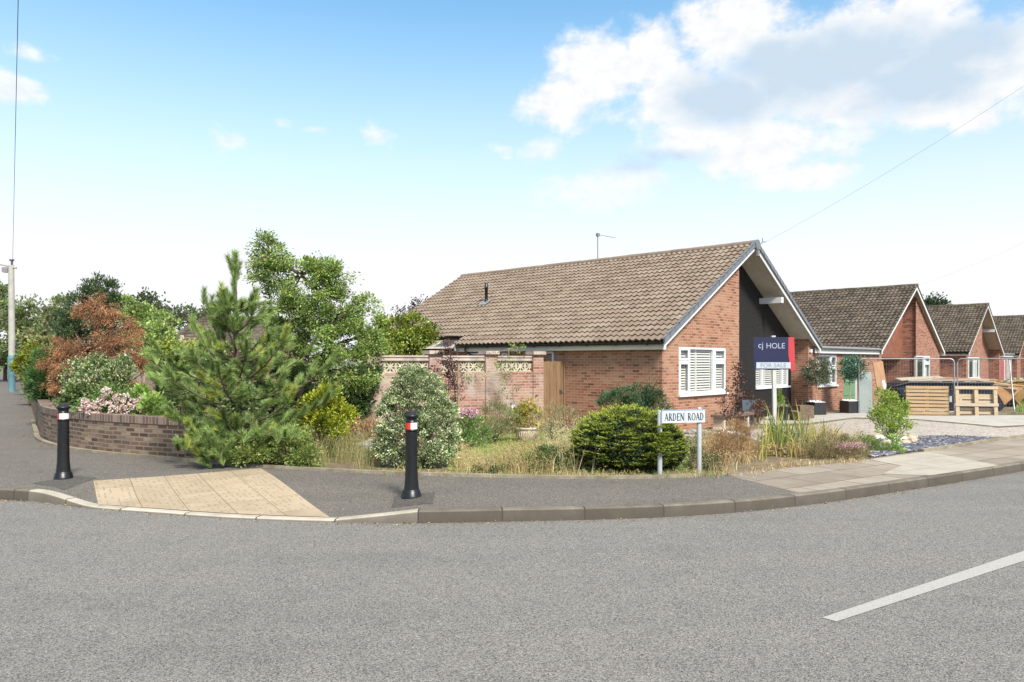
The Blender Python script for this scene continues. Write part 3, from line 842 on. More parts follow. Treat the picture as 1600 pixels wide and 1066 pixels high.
edging_strip('slate_bed_edging', offset([p for p in edgeC if 7.0 < p.x < 24], -0.03), 0.07, 0.1, M['edging'], lambda x, y: 0.125)

def slate_bed():
    pts = [(1340, 708), (1372, 690), (1400, 685), (1500, 683), (1545, 686.5), (1538, 690.5), (1500, 696), (1453, 702.5), (1404, 709), (1360, 716)]
    q = [on_ground(x, y) for x, y in pts]
    out = [(p.x, p.y) for p in q]
    kind(sheet('slate_bed', out, H, M['soil'], 1.0, 0.010), 'structure')
    xs = [p[0] for p in out]; ys = [p[1] for p in out]
    V = []; F = []; Cc = []
    def inside(x, y):
        k = False; n = len(out)
        for i in range(n):
            x1, y1 = out[i]; x2, y2 = out[(i + 1) % n]
            if (y1 > y) != (y2 > y) and x < (x2 - x1) * (y - y1) / (y2 - y1) + x1: k = not k
        return k
    r = random.Random(3)
    n = 0
    while n < 5200:
        x = r.uniform(min(xs), max(xs)); y = r.uniform(min(ys), max(ys))
        if not inside(x, y): continue
        n += 1
        z = H(x, y) + r.uniform(0.012, 0.035)
        T = Matrix.Translation((x, y, z)) @ Matrix.Rotation(r.uniform(0, 6.28), 4, 'Z') @ Matrix.Rotation(r.gauss(0, 0.3), 4, 'X')
        a, b, h = r.uniform(0.025, 0.06), r.uniform(0.018, 0.035), r.uniform(0.005, 0.012)
        i0 = len(V)
        for zz in (-h, h):
            for xx, yy in ((-a, -b * r.uniform(.5, 1)), (a * r.uniform(.6, 1), -b), (a, b * r.uniform(.5, 1)), (-a * r.uniform(.6, 1), b)):
                V.append(tuple(T @ Vector((xx, yy, zz))))
        for f in ((4, 5, 6, 7), (0, 1, 5, 4), (1, 2, 6, 5), (2, 3, 7, 6), (3, 0, 4, 7)): F.append([i0 + k for k in f])
        k = r.uniform(0.55, 1.5); cc = (0.092 * k, 0.09 * k, 0.108 * k)
        if r.random() < 0.12: cc = (0.3, 0.29, 0.33)
        Cc += [cc] * 8
    kind(mesh_np('slate_chips', np.array(V), np.array(F), np.array(Cc), M['slatechip']), 'stuff')
m_, g_, b_ = new_mat('slate_chip')
a_ = g_.add('ShaderNodeAttribute'); a_.attribute_name = 'Col'; g_.put(b_.inputs['Base Color'], a_.outputs['Color']); b_.inputs['Roughness'].default_value = 0.6
M['slatechip'] = m_
slate_bed()

# ------------------------------------------------------------------ bungalows
HO = Vector((3.79, 18.65, 0)); HANG = math.atan2(U2.y, U2.x)
GZ = -0.10
PITCH = 0.584; EAVE = 2.25; RIDGE_A = 4.9; RIDGE_Z = EAVE + PITCH * 5.15
def hw(a, b, z): return HO + U2 * a + U1 * b + Vector((0, 0, z))
def roof_z(a): return RIDGE_Z - PITCH * abs(a - RIDGE_A)

def window(parent, a0, a1, z0, z1, b, bars, transoms=(), sill=True, blind='shutter', name='window', axis='a', flip=1):
    """frame proud of the wall plane b (facing -b) with glass, blinds and a dark room behind; axis 'b' turns it onto the side wall"""
    def bx(mb, x0, x1, y0, y1, q0, q1):
        if axis == 'a': mb.box(x0, x1, b + y0, b + y1, q0, q1)
        else: mb.box(b + y0, b + y1, x0, x1, q0, q1)
    f = MB(); w = 0.06
    F0, F1 = -0.02, 0.05
    bx(f, a0, a1, F0, F1, z1 - w, z1); bx(f, a0, a1, F0, F1, z0, z0 + w)
    bx(f, a0, a0 + w, F0, F1, z0 + w, z1 - w); bx(f, a1 - w, a1, F0, F1, z0 + w, z1 - w)
    xs = [a0] + list(bars) + [a1]
    for x in bars: bx(f, x - 0.045, x + 0.045, F0, F1, z0 + w, z1 - w)
    for i, zt in transoms:
        bx(f, xs[i] + (w if i == 0 else 0.045), xs[i + 1] - (w if i == len(xs) - 2 else 0.045), F0, F1, zt - 0.05, zt + 0.05)
    # opening lights stand a little proud
    for i, zt in transoms:
        l, r_ = xs[i] + 0.03, xs[i + 1] - 0.03
        for q0, q1 in ((z0 + 0.03, zt - 0.02), (zt + 0.02, z1 - 0.03)):
            bx(f, l, l + 0.06, F0 - 0.018, F0 - 0.002, q0, q1); bx(f, r_ - 0.06, r_, F0 - 0.018, F0 - 0.002, q0, q1)
            bx(f, l + 0.06, r_ - 0.06, F0 - 0.018, F0 - 0.002, q0, q0 + 0.06); bx(f, l + 0.06, r_ - 0.06, F0 - 0.018, F0 - 0.002, q1 - 0.06, q1)
    fo = f.build(name, M['upvc'], parent)
    p = MB(); q = [(a0 + w, z0 + w), (a1 - w, z0 + w), (a1 - w, z1 - w), (a0 + w, z1 - w)]
    p.poly([(x, b + 0.016, z) for x, z in q] if axis == 'a' else [(b + 0.016, x, z) for x, z in q[::-1]]); p.build('pane', M['glass'], fo, recalc=False)
    if sill:
        s = MB(); bx(s, a0 - 0.05, a1 + 0.05, -0.10, 0.0, z0 - 0.06, z0 - 0.002); s.build('sill', M['upvc'], fo)
    if blind == 'shutter':
        s = MB()
        for i in range(len(xs) - 1):
            l, r_ = xs[i] + 0.05, xs[i + 1] - 0.05
            z = z0 + w + 0.02
            bx(s, l, l + 0.04, 0.06, 0.085, z0 + w, z1 - w); bx(s, r_ - 0.04, r_, 0.06, 0.085, z0 + w, z1 - w)
            if r_ - l > 0.8:
                c = (l + r_) / 2 - 0.2; bx(s, c - 0.05, c + 0.05, 0.055, 0.09, z0 + w, z1 - w)
            while z < z1 - w - 0.05:
                q = [(l, 0.05, z), (r_, 0.05, z), (r_, 0.08, z + 0.047), (l, 0.08, z + 0.047)]
                if axis == 'a': s.poly([(x, b + y, zz) for x, y, zz in q])
                else: s.poly([(b + y, x, zz) for x, y, zz in q])
                z += 0.07
        s.build('shutter', M['blind'], fo)
    elif blind == 'curtain':
        s = MB()
        n = 26
        for l, r_ in ((a0 + w, a0 + (a1 - a0) * 0.3), (a1 - (a1 - a0) * 0.3, a1 - w)):
            s = MB()
            for k in range(n):
                u0, u1 = l + (r_ - l) * k / n, l + (r_ - l) * (k + 1) / n
                y0, y1 = 0.1 + 0.02 * math.sin(k * 1.3), 0.1 + 0.02 * math.sin((k + 1) * 1.3)
                q = [(u0, y0, z0 + w), (u1, y1, z0 + w), (u1, y1, z1 - w), (u0, y0, z1 - w)]
                if axis == 'a': s.poly([(x, b + y, zz) for x, y, zz in q])
                else: s.poly([(b + y, x, zz) for x, y, zz in q])
            s.build('curtain', M['curtain'], fo)
    return fo

def wall_strips(mb, b, th, a0, a1, zb, topf, holes, brk=()):
    """a wall in the plane b..b+th from a0 to a1 with rectangular holes (h0,h1,z0,z1); coplanar pieces butt"""
    cuts = sorted(set([a0, a1] + [h for q in holes for h in q[:2]] + [k for k in brk if a0 < k < a1]))
    for l, r_ in zip(cuts[:-1], cuts[1:]):
        mid = (l + r_) / 2
        segs = [(lambda a: zb, topf)]
        for h0, h1, z0, z1 in holes:
            if h0 < mid < h1:
                segs = [(lambda a: zb, lambda a, z=z0: z), (lambda a, z=z1: z, topf)]
        for lo, hi in segs:
            mb.poly([(l, b, lo(l)), (r_, b, lo(r_)), (r_, b, hi(r_)), (l, b, hi(l))])
    for h0, h1, z0, z1 in holes:   # reveals
        mb.poly([(h0, b, z0), (h0, b + th, z0), (h0, b + th, z1), (h0, b, z1)]); mb.poly([(h1, b, z0), (h1, b, z1), (h1, b + th, z1), (h1, b + th, z0)])
        mb.poly([(h0, b, z0), (h1, b, z0), (h1, b + th, z0), (h0, b + th, z0)]); mb.poly([(h0, b, z1), (h0, b + th, z1), (h1, b + th, z1), (h1, b, z1)])

def pantile(parent, side, depth, mat, front=-0.23, skip_from=None, res=8):
    """rows of single roll tiles as real relief"""
    rows = 22; run = 5.15; L = run * math.sqrt(1 + PITCH * PITCH); g = L / rows
    per = 0.19; n = int((depth - front) / per * res)
    u = np.linspace(front, depth, n + 1)
    ph = ((u - front) / per) % 1.0
    prof = np.where(ph < 0.58, 0.034 * np.sin(np.pi * ph / 0.58) ** 0.9, -0.012 * np.sin(np.pi * (ph - 0.58) / 0.42))
    rr = np.random.default_rng(5)
    V = []; Fq = []; UV = []
    ca = 1 / math.sqrt(1 + PITCH * PITCH); sa = PITCH * ca
    base = 0
    def pt(t, h):
        """t along the slope from the eave, h above it"""
        a = -0.25 + t * ca - h * sa; z = EAVE + t * sa + h * ca
        if side > 0: a = 2 * RIDGE_A - a
        return a, z
    for r in range(rows):
        t0, t1 = r * g - 0.03, (r + 1) * g
        jit = np.repeat(rr.normal(0, 0.0035, n // res + 2), res)[:n + 1]
        lo = np.full(n + 1, 0.036) + prof + jit; hi = np.full(n + 1, 0.0) + prof * 0.9
        bot = lo - 0.042
        tri = [(t0 + 0.004, bot), (t0, lo), (t0, lo), (t1, hi)]
        lim = None
        if skip_from is not None and r < 2: lim = skip_from
        for t, h in tri:
            a, z = pt(t, h)
            V.append(np.stack([a, u, z], 1) if side <= 0 else np.stack([a, u, z], 1))
            UV.append(np.stack([u - front, np.full(n + 1, r + 0.5)], 1))
        i = np.arange(n)
        if lim is not None: i = i[u[:-1] < lim]
        for k in (0, 2):
            q = np.stack([base + k * (n + 1) + i, base + k * (n + 1) + i + 1, base + (k + 1) * (n + 1) + i + 1, base + (k + 1) * (n + 1) + i], 1)
            Fq.append(q if side > 0 else q[:, ::-1])
        base += 4 * (n + 1)
    V = np.concatenate(V); UV = np.concatenate(UV); F = np.concatenate(Fq)
    me_o = mesh_np('roof_slope', V, F, np.full((len(V), 3), 0.5), mat, parent, smooth=True)
    me = me_o.data
    ul = me.uv_layers.new(name='UVMap')
    idx = np.empty(len(me.loops), dtype=np.int32); me.loops.foreach_get('vertex_index', idx)
    ul.data.foreach_set('uv', UV[idx].astype(np.float32).ravel())
    return me_o

def bungalow(off, label, style):
    T = thing('bungalow', label, 'bungalow', hw(off, 0, 0), HANG, 'bungalows in a row along the street')
    mir = style.get('mirror', False)
    D = 12.4; W = 9.8
    tile = style['tile']; brick = style['brick']
    X = (lambda a: W - a) if mir else (lambda a: a)
    def span(a, b): return (min(X(a), X(b)), max(X(a), X(b)))
    top = lambda a: roof_z(a) - 0.12
    # --- walls
    mb = MB()
    f0, f1 = span(0, 4.22)
    holes = []
    if style.get('w1'): holes = [style['w1']]
    wall_strips(mb, 0, 0.1, f0, f1, GZ - 0.3, top, holes, (RIDGE_A,))
    # return wall into the recess, pier, back of the recess
    rx = X(4.22); mb.poly([(rx, 0, GZ - 0.3), (rx, 2.0, GZ - 0.3), (rx, 2.0, top(rx)), (rx, 0, top(rx))])
    p0, p1 = span(9.42, 9.8)
    pin = X(9.42)
    wall_strips(mb, 0, 0.1, p0, p1, GZ - 0.3, top, [])
    mb.poly([(pin, 0, GZ - 0.3), (pin, 0.6, GZ - 0.3), (pin, 0.6, top(pin)), (pin, 0, top(pin))])
    for a in (0.0, W):
        mb.poly([(a, 0, GZ - 0.3), (a, D, GZ - 0.3), (a, D, top(a)), (a, 0, top(a))])
    mb.poly([(0, D, GZ - 0.3), (W, D, GZ - 0.3), (W, D, top(W)), (RIDGE_A, D, top(RIDGE_A)), (0, D, top(0))])
    mb.build('wall', brick, T)
    # --- rooms behind the glass
    ib = MB()
    i0, i1 = f0 + 0.12, f1 - 0.12
    ib.poly([(i0, 2.6, 0), (i1, 2.6, 0), (i1, 2.6, 2.3), (i0, 2.6, 2.3)]); ib.poly([(i0, 0.3, 0.02), (i1, 0.3, 0.02), (i1, 2.6, 0.02), (i0, 2.6, 0.02)])
    ib.poly([(i0, 0.3, 2.3), (i1, 0.3, 2.3), (i1, 2.6, 2.3), (i0, 2.6, 2.3)]); ib.poly([(i0, 0.3, 0), (i0, 2.6, 0), (i0, 2.6, 2.3), (i0, 0.3, 2.3)]); ib.poly([(i1, 0.3, 0), (i1, 2.6, 0), (i1, 2.6, 2.3), (i1, 0.3, 2.3)])
    ib.build('room', M['room'], T)
    # --- roof
    skip = style.get('skip')
    pantile(T, -1, D + 0.2, tile, skip_from=skip)
    pantile(T, 1, D + 0.2, tile, res=4)
    rd = MB(); n = 31; seg = (D + 0.45) / n
    rnd = random.Random(int(off * 10))
    for i in range(n):
        y0 = -0.24 + i * seg; hh = rnd.uniform(-0.006, 0.006)
        pr = [(RIDGE_A + 0.13 * math.cos(t), RIDGE_Z - 0.035 + hh + 0.115 * math.sin(t)) for t in np.linspace(-0.2, math.pi + 0.2, 9)]
        for k in range(8):
            (xa, za), (xb, zb) = pr[k], pr[k + 1]
            rd.poly([(xa, y0, za), (xb, y0, zb), (xb, y0 + seg - 0.008, zb), (xa, y0 + seg - 0.008, za)], sm=True)
        rd.poly([(x, y0, z) for x, z in pr])
        rd.poly([(x, y0 + seg - 0.008, z) for x, z in pr[::-1]])
    rd.build('ridge', tile, T)
    # --- verge, bargeboards, soffit
    ca = 1 / math.sqrt(1 + PITCH * PITCH)
    for sgn in (-1, 1):
        def P(t, h, b):     # t: distance along the slope from the eave
            a = -0.25 + t * ca; z = EAVE + t * ca * PITCH
            if sgn > 0: a = 2 * RIDGE_A - a
            return (a, b, z + h)
        L = 5.15 / ca
        bb = MB(); bb.prism([P(0.0, -0.20, -0.2), P(L, -0.20, -0.2), P(L, -0.035, -0.2), P(0.0, -0.035, -0.2)], (0, 0.03, 0))
        if style.get('tip', True):
            bb.prism([P(0.0, -0.20, -0.201), P(0.0, -0.03, -0.201), P(0.12, -0.03, -0.201), P(0.12, -0.29 + 0.0, -0.201), P(0.0, -0.245, -0.201)], (0, 0.032, 0))
        bb.build('bargeboard', style.get('barge', M['barge']), T)
        sf = MB(); sf.poly([P(0.02, -0.13, -0.17), P(L, -0.13, -0.17), P(L, -0.13, D + 0.1), P(0.02, -0.13, D + 0.1)])
        sf.build('soffit', M['soffit'], T, recalc=False)
        if style.get('verge'):
            vg = MB(); k = 22; g = L / k
            for i in range(k):
                t0, t1 = i * g - 0.04, (i + 1) * g
                vg.prism([P(t0, -0.075, -0.25), P(t0, 0.075, -0.25), P(t1, 0.055, -0.25), P(t1, -0.075, -0.25)], (0, 0.022, 0))
                vg.prism([P(t0, 0.060, -0.25), P(t0, 0.075, -0.25), P(t1, 0.055, -0.25), P(t1, 0.04, -0.25)], (0, 0.10, 0))
            vg.build('dry_verge', M['verge'], T)
            if sgn < 0:
                rc = MB(); pr = [(RIDGE_A + 0.15 * math.cos(t), -0.275, RIDGE_Z - 0.05 + 0.14 * math.sin(t)) for t in np.linspace(0, math.pi, 9)]
                pr = [(RIDGE_A + 0.1, -0.275, RIDGE_Z - 0.2)] + pr + [(RIDGE_A - 0.1, -0.275, RIDGE_Z - 0.2)]
                rc.prism(pr, (0, 0.16, 0)); rc.build('ridge_end_cap', M['verge'], T)
        else:
            vg = MB(); vg.prism([P(0.0, -0.03, -0.23), P(L, -0.03, -0.23), P(L, 0.02, -0.23), P(0.0, 0.02, -0.23)], (0, 0.05, 0)); vg.build('verge_mortar', style['tile'], T)
    # --- eaves
    for sgn in (-1, 1):
        S = (lambda a: a) if sgn < 0 else (lambda a: 2 * RIDGE_A - a)
        fa = MB(); x0, x1 = sorted((S(-0.14), S(-0.16))); fa.box(x0, x1, -0.165, style.get('skip') or D + 0.1, EAVE - 0.235, EAVE - 0.05)
        x0, x1 = sorted((S(-0.14), S(0.0))); fa.box(x0, x1, 0.002, D, EAVE - 0.235, EAVE - 0.222)
        fa.build('fascia', style.get('fascia', M['cream']), T)
        gu = MB(); yy = np.linspace(-0.20, style.get('skip') or D + 0.1, 3)
        prof = [(math.cos(t) * 0.055, math.sin(t) * 0.055) for t in np.linspace(math.pi, 2 * math.pi, 7)]
        for q in range(2):
            for k in range(6):
                gu.poly([(S(-0.22 + prof[k][0]), yy[q], EAVE - 0.045 + prof[k][1]), (S(-0.22 + prof[k + 1][0]), yy[q], EAVE - 0.045 + prof[k + 1][1]),
                         (S(-0.22 + prof[k + 1][0]), yy[q + 1], EAVE - 0.045 + prof[k + 1][1]), (S(-0.22 + prof[k][0]), yy[q + 1], EAVE - 0.045 + prof[k][1])], sm=True)
        for y in np.arange(0.3, (style.get('skip') or D), 0.95):
            x0, x1 = sorted((S(-0.285), S(-0.155))); gu.box(x0, x1, y, y + 0.04, EAVE - 0.125, EAVE - 0.075)
        gu.build('gutter', style.get('gutter', M['black']), T)
    # --- recess: cladding, beam, door
    c0, c1 = span(4.225, 9.415)
    cl = MB()
    if style['clad'] == 'black':
        d0, d1 = span(4.75, 9.415)
        hol = [style['w2']] if style.get('w2') else []
        wall_strips(cl, 0.6, 0.08, d0, d1, GZ - 0.2, top, hol, (RIDGE_A,))
        dd0, dd1 = span(4.225, 4.75)
        cl.poly([(dd0, 0.6, 2.02), (dd1, 0.6, 2.02), (dd1, 0.6, top(dd1)), (dd0, 0.6, top(dd0))]); cl.poly([(dd0, 0.6, 2.02), (dd1, 0.6, 2.02), (dd1, 1.9, 2.02), (dd0, 1.9, 2.02)])
        xr = X(4.75); cl.poly([(xr, 0.6, GZ), (xr, 1.9, GZ), (xr, 1.9, 2.02), (xr, 0.6, 2.02)])
        x = c0 + 0.02
        while x < c1 - 0.05:
            zt = min(top(x), top(x + 0.03)) - 0.01
            zb = 2.02 if dd0 - 0.02 < x < dd1 - 0.03 else GZ
            pieces = [(zb, zt)]
            for h0, h1, z0, z1 in hol:
                if h0 - 0.04 < x < h1 + 0.02: pieces = [(zb, z0 - 0.08), (z1 + 0.01, zt)]
            for q0, q1 in pieces: cl.box(x, x + 0.03, 0.572, 0.5995, q0, q1, mi=1)
            x += 0.062
        cl.build('cladding', [M['blackwood_shade'], M['batten']], T)
        dr = MB(); dr.box(dd0, dd1, 1.9, 1.95, GZ, 2.02); dr.build('door', M['door'], T)
    elif style['clad'] == 'red':
        cl.poly([(c0, 0.6, 1.9), (c1, 0.6, 1.9), (c1, 0.6, top(c1)), (RIDGE_A, 0.6, top(RIDGE_A)), (c0, 0.6, top(c0))] if c0 < RIDGE_A < c1 else [(c0, 0.6, 1.9), (c1, 0.6, 1.9), (c1, 0.6, top(c1)), (c0, 0.6, top(c0))])
        cl.poly([(c0, 0.6, 1.9), (c1, 0.6, 1.9), (c1, 2.0, 1.9), (c0, 2.0, 1.9)])
        x = c0 + 0.02
        while x < c1 - 0.1:
            cl.box(x, x + 0.085, 0.585, 0.5995, 1.88, min(top(x), top(x + 0.085)) - 0.01); x += 0.1
        cl.build('cladding', M['redwood'], T)
        pw = MB(); pw.poly([(c0, 2.0, GZ - 0.2), (c1, 2.0, GZ - 0.2), (c1, 2.0, 1.9), (c0, 2.0, 1.9)]); pw.build('porch_wall', brick, T)
    else:
        hol = [style['w2']] if style.get('w2') else []
        wall_strips(cl, 0.6, 0.08, c0, c1, GZ - 0.2, top, hol, (RIDGE_A,)); cl.build('recessed_wall', brick, T)
    if style.get('beam'):
        bm_ = MB(); bm_.box(6.82, 6.98, -0.165, 0.57, 3.58, 3.76); bm_.build('purlin_end', M['barge'], T)
    if style.get('w1'): window(T, *style['w1'], 0.03, style['bars1'], style.get('tr1', ()), blind=style.get('blind1', 'curtain'))
    if style.get('w2'): window(T, *style['w2'], 0.63, style['bars2'], style.get('tr2', ()), blind=style.get('blind2', 'curtain'))
    if style.get('w2'):
        a0, a1, z0, z1 = style['w2']
        rb = MB(); rb.poly([(a0 - .3, 2.2, 0), (a1 + .1, 2.2, 0), (a1 + .1, 2.2, 2.2), (a0 - .3, 2.2, 2.2)]); rb.build('room', M['room'], T)
    return T

A = bungalow(0, 'nearest tan-roofed brick bungalow with black ribbed timber gable on the corner', dict(
    tile=M['tile'], brick=M['brick_h'], clad='black', verge=True, beam=True, skip=7.4,
    w1=(0.80, 3.39, 0.85, 2.10), bars1=(1.36, 2.70), tr1=((0, 1.72), (2, 1.72)), blind1='shutter',
    w2=(6.6, 9.2, 0.87, 2.0), bars2=(7.15, 8.15, 8.75), blind2='shutter'))
def corner_extras(T):
    # rear part of the side wall is set in under a higher eave
    r = MB(); r.box(0.13, 0.17, 7.45, 12.5, EAVE + 0.02, EAVE + 0.16); r.box(-0.25, 0.2, 7.42, 7.46, EAVE - 0.2, EAVE + 0.1); r.build('rear_fascia', M['cream'], T)
    fl = MB(); fl.box(-0.26, 0.3, 7.55, 8.3, EAVE + 0.285, EAVE + 0.30); fl.build('lead_flashing', M['gutter_grey'], T)
    dp = MB(); dp.tube([(-0.22, 7.0, 2.16), (-0.22, 7.0, 2.03), (-0.06, 6.85, 1.9), (-0.06, 6.85, -0.1)], 0.034, 8); dp.build('downpipe', M['black'], T)
    # soil vent through the left slope
    v = MB()
    # ridge-parallel position found from the photo: about 10.5 m back, well up the slope
    a, b = 2.40, 8.68
    z = roof_z(a)
    v.lathe([(0.055, -0.1), (0.055, 0.46), (0.07, 0.46), (0.07, 0.58), (0.055, 0.6), (0.055, 0.7), (0.03, 0.71)], (a, b, z), 14)
    v.lathe([(0.1, -0.12), (0.06, 0.12)], (a, b, z), 14, caps=False)
    v.build('vent_pipe', M['black'], T)
    sk = MB(); ca = 1 / math.sqrt(1 + PITCH * PITCH)
    sk.prism([(a - 0.24, b - 0.2, roof_z(a - 0.24) + 0.055), (a + 0.1, b - 0.2, roof_z(a + 0.1) + 0.06), (a + 0.1, b + 0.2, roof_z(a + 0.1) + 0.06), (a - 0.24, b + 0.2, roof_z(a - 0.24) + 0.055)], (0, 0, 0.012))
    sk.build('lead_slate', M['gutter_grey'], T)
    # aerial on the ridge
    ae = MB(); b = 5.63; x = RIDGE_A
    ae.tube([(x, b, RIDGE_Z), (x, b, RIDGE_Z + 0.95)], 0.02, 6)
    ae.tube([(x - 0.03, b + 0.04, RIDGE_Z + 0.93), (x + 0.5, b - 0.42, RIDGE_Z + 0.82)], 0.010, 5)
    for k in range(10):
        t = k / 9; c = Vector((x + 0.06 + 0.42 * t, b - 0.04 - 0.37 * t, RIDGE_Z + 0.92 - 0.1 * t)); d = Vector((0.65, 0.76, 0)) * (0.09 - 0.04 * t)
        ae.tube([c - d, c + d], 0.005, 4)
    ae.box(x - 0.05, x + 0.05, b - 0.05, b + 0.05, RIDGE_Z + 0.86, RIDGE_Z + 0.97)
    ae.build('aerial', M['gutter_grey'], T)
    # bracket for the telephone wire at the apex
    br = MB(); br.tube([(RIDGE_A + 0.1, -0.24, RIDGE_Z - 0.1), (RIDGE_A + 0.25, -0.3, RIDGE_Z + 0.04), (RIDGE_A + 0.42, -0.32, RIDGE_Z + 0.06)], 0.012, 5)
    br.tube([(RIDGE_A + 0.25, -0.3, RIDGE_Z + 0.04), (RIDGE_A + 0.22, -0.3, RIDGE_Z + 0.16)], 0.01, 5); br.build('wire_bracket', M['wire'], T)
    lt = MB(); lt.box(RIDGE_A - 0.05, RIDGE_A + 0.05, -0.3, -0.24, RIDGE_Z - 0.4, RIDGE_Z - 0.24); lt.build('gable_lamp', M['gutter_grey'], T)
    al = MB(); al.box(9.5, 9.66, -0.06, -0.002, 2.02, 2.13); al.build('alarm_box', M['upvc'], T, bevel=0.01)
    window(T, 3.55, 4.12, 1.55, 2.0, -0.004, (), (), sill=False, blind=None, axis='b')
    window(T, 6.6, 7.1, 1.0, 1.98, -0.004, (), (), sill=False, blind='curtain', axis='b')
    window(T, 5.35, 5.6, 1.2, 1.98, -0.004, (), (), sill=False, blind='curtain', axis='b')
corner_extras(A)

B = bungalow(17.02, 'second bungalow with red-brown boarded porch and mossy brown roof behind the wire fence', dict(
    tile=M['tile_d'], brick=M['brick_d'], clad='red', mirror=True, tip=True, fascia=M['barge'], gutter=M['gutter_grey'],
    w1=(5.5, 7.95, 0.85, 1.98), bars1=(6.95,), tr1=((1, 1.62),)))
Cc_ = bungalow(32.7, 'third bungalow from the corner, its cream gable soffit open above the skips', dict(
    tile=M['tile_d'], brick=M['brick_d'], clad='brick', beam=True, barge=M['barge'], fascia=M['cream'],
    w1=(0.5, 3.5, 0.7, 1.95), bars1=(2.0,), w2=(4.5, 6.6, 0.45, 1.95), bars2=(5.6,)))
Dd_ = bungalow(48.6, 'farthest bungalow at the right edge, mostly hidden behind the third one', dict(
    tile=M['tile_d'], brick=M['brick_d'], clad='brick', mirror=True, fascia=M['barge'], w1=(6.2, 8.8, 0.8, 1.95), bars1=(7.5,)))

def link_building(a0, a1, b, label, brick, parts):
    """flat roofed wing between two bungalows"""
    T = thing('flat_roofed_wing', label, 'garage wing', hw(a0, b, 0), HANG)
    L = a1 - a0; mb = MB()
    wall_strips(mb, 0, 0.12, 0, L, GZ - 0.3, lambda a: 2.05, parts.get('holes', []))
    mb.build('wall', brick, T)
    fs = MB(); fs.box(0.002, L - 0.002, -0.12, -0.09, 2.0, 2.19); fs.build('fascia', M['barge'], T)
    gt = MB(); gt.tube([(0.05, -0.17, 2.2), (L - 0.05, -0.17, 2.2)], 0.055, 8); gt.build('gutter', M['gutter_grey'], T)
    rf = MB(); rf.box(0.002, L - 0.002, -0.088, 6, 2.06, 2.22); rf.build('flat_roof', M['gutter_grey'], T)
    return T
L1 = link_building(9.83, 16.99, 0.02, 'flat-roofed brick wing with white fascia and green door beside the corner bungalow', M['brick_h'],
                   dict(holes=[(0.55, 2.35, 0.85, 1.95), (3.1, 4.6, GZ, 2.0)]))
window(L1, 0.55, 2.35, 0.85, 1.95, 0.03, (1.75,), ((1, 1.5),), blind='curtain')
gd = MB(); gd.box(3.1, 4.6, 0.06, 0.11, GZ, 2.0)
for z in (0.4, 0.9, 1.4): gd.box(3.2, 4.5, 0.045, 0.0595, z, z + 0.05)
gdo = gd.build('green_door', M['green_door'], L1)
df = MB(); df.box(4.5, 4.6, 0.02, 0.058, GZ, 2.0); df.build('door_frame', M['upvc'], gdo)
rm = MB(); rm.poly([(0.1, 2.4, 0), (3, 2.4, 0), (3, 2.4, 2.05), (0.1, 2.4, 2.05)]); rm.build('room', M['room'], L1)
L2 = link_building(26.86, 32.66, 1.6, 'dark brick garage wing between the second and third bungalows', M['brick_d'], {})
bd = MB(); bd.box(0.4, 1.5, -0.05, -0.004, GZ, 1.35); bd.box(1.9, 3.2, -0.05, -0.004, GZ, 1.6); bd.build('brown_door', M['brown_door'], L2)
L3 = link_building(42.54, 48.56, 0.3, 'brick wing with red slatted garage door right of the third bungalow', M['brick_d'], {})
rdm = MB(); rdm.box(0.35, 2.7, -0.05, -0.03, GZ, 1.75)
for k in range(9): rdm.box(0.35, 2.7, -0.07, -0.0505, GZ + 0.2 * k, GZ + 0.2 * k + 0.17)
rdo = rdm.build('red_garage_door', M['red_door'], L3)
dfm = MB(); dfm.box(2.72, 2.9, -0.08, -0.004, GZ, 1.8); dfm.build('door_frame', M['upvc'], rdo)
window(L3, 3.9, 5.4, 0.4, 1.9, -0.04, (4.6,), (), blind='curtain', sill=False)

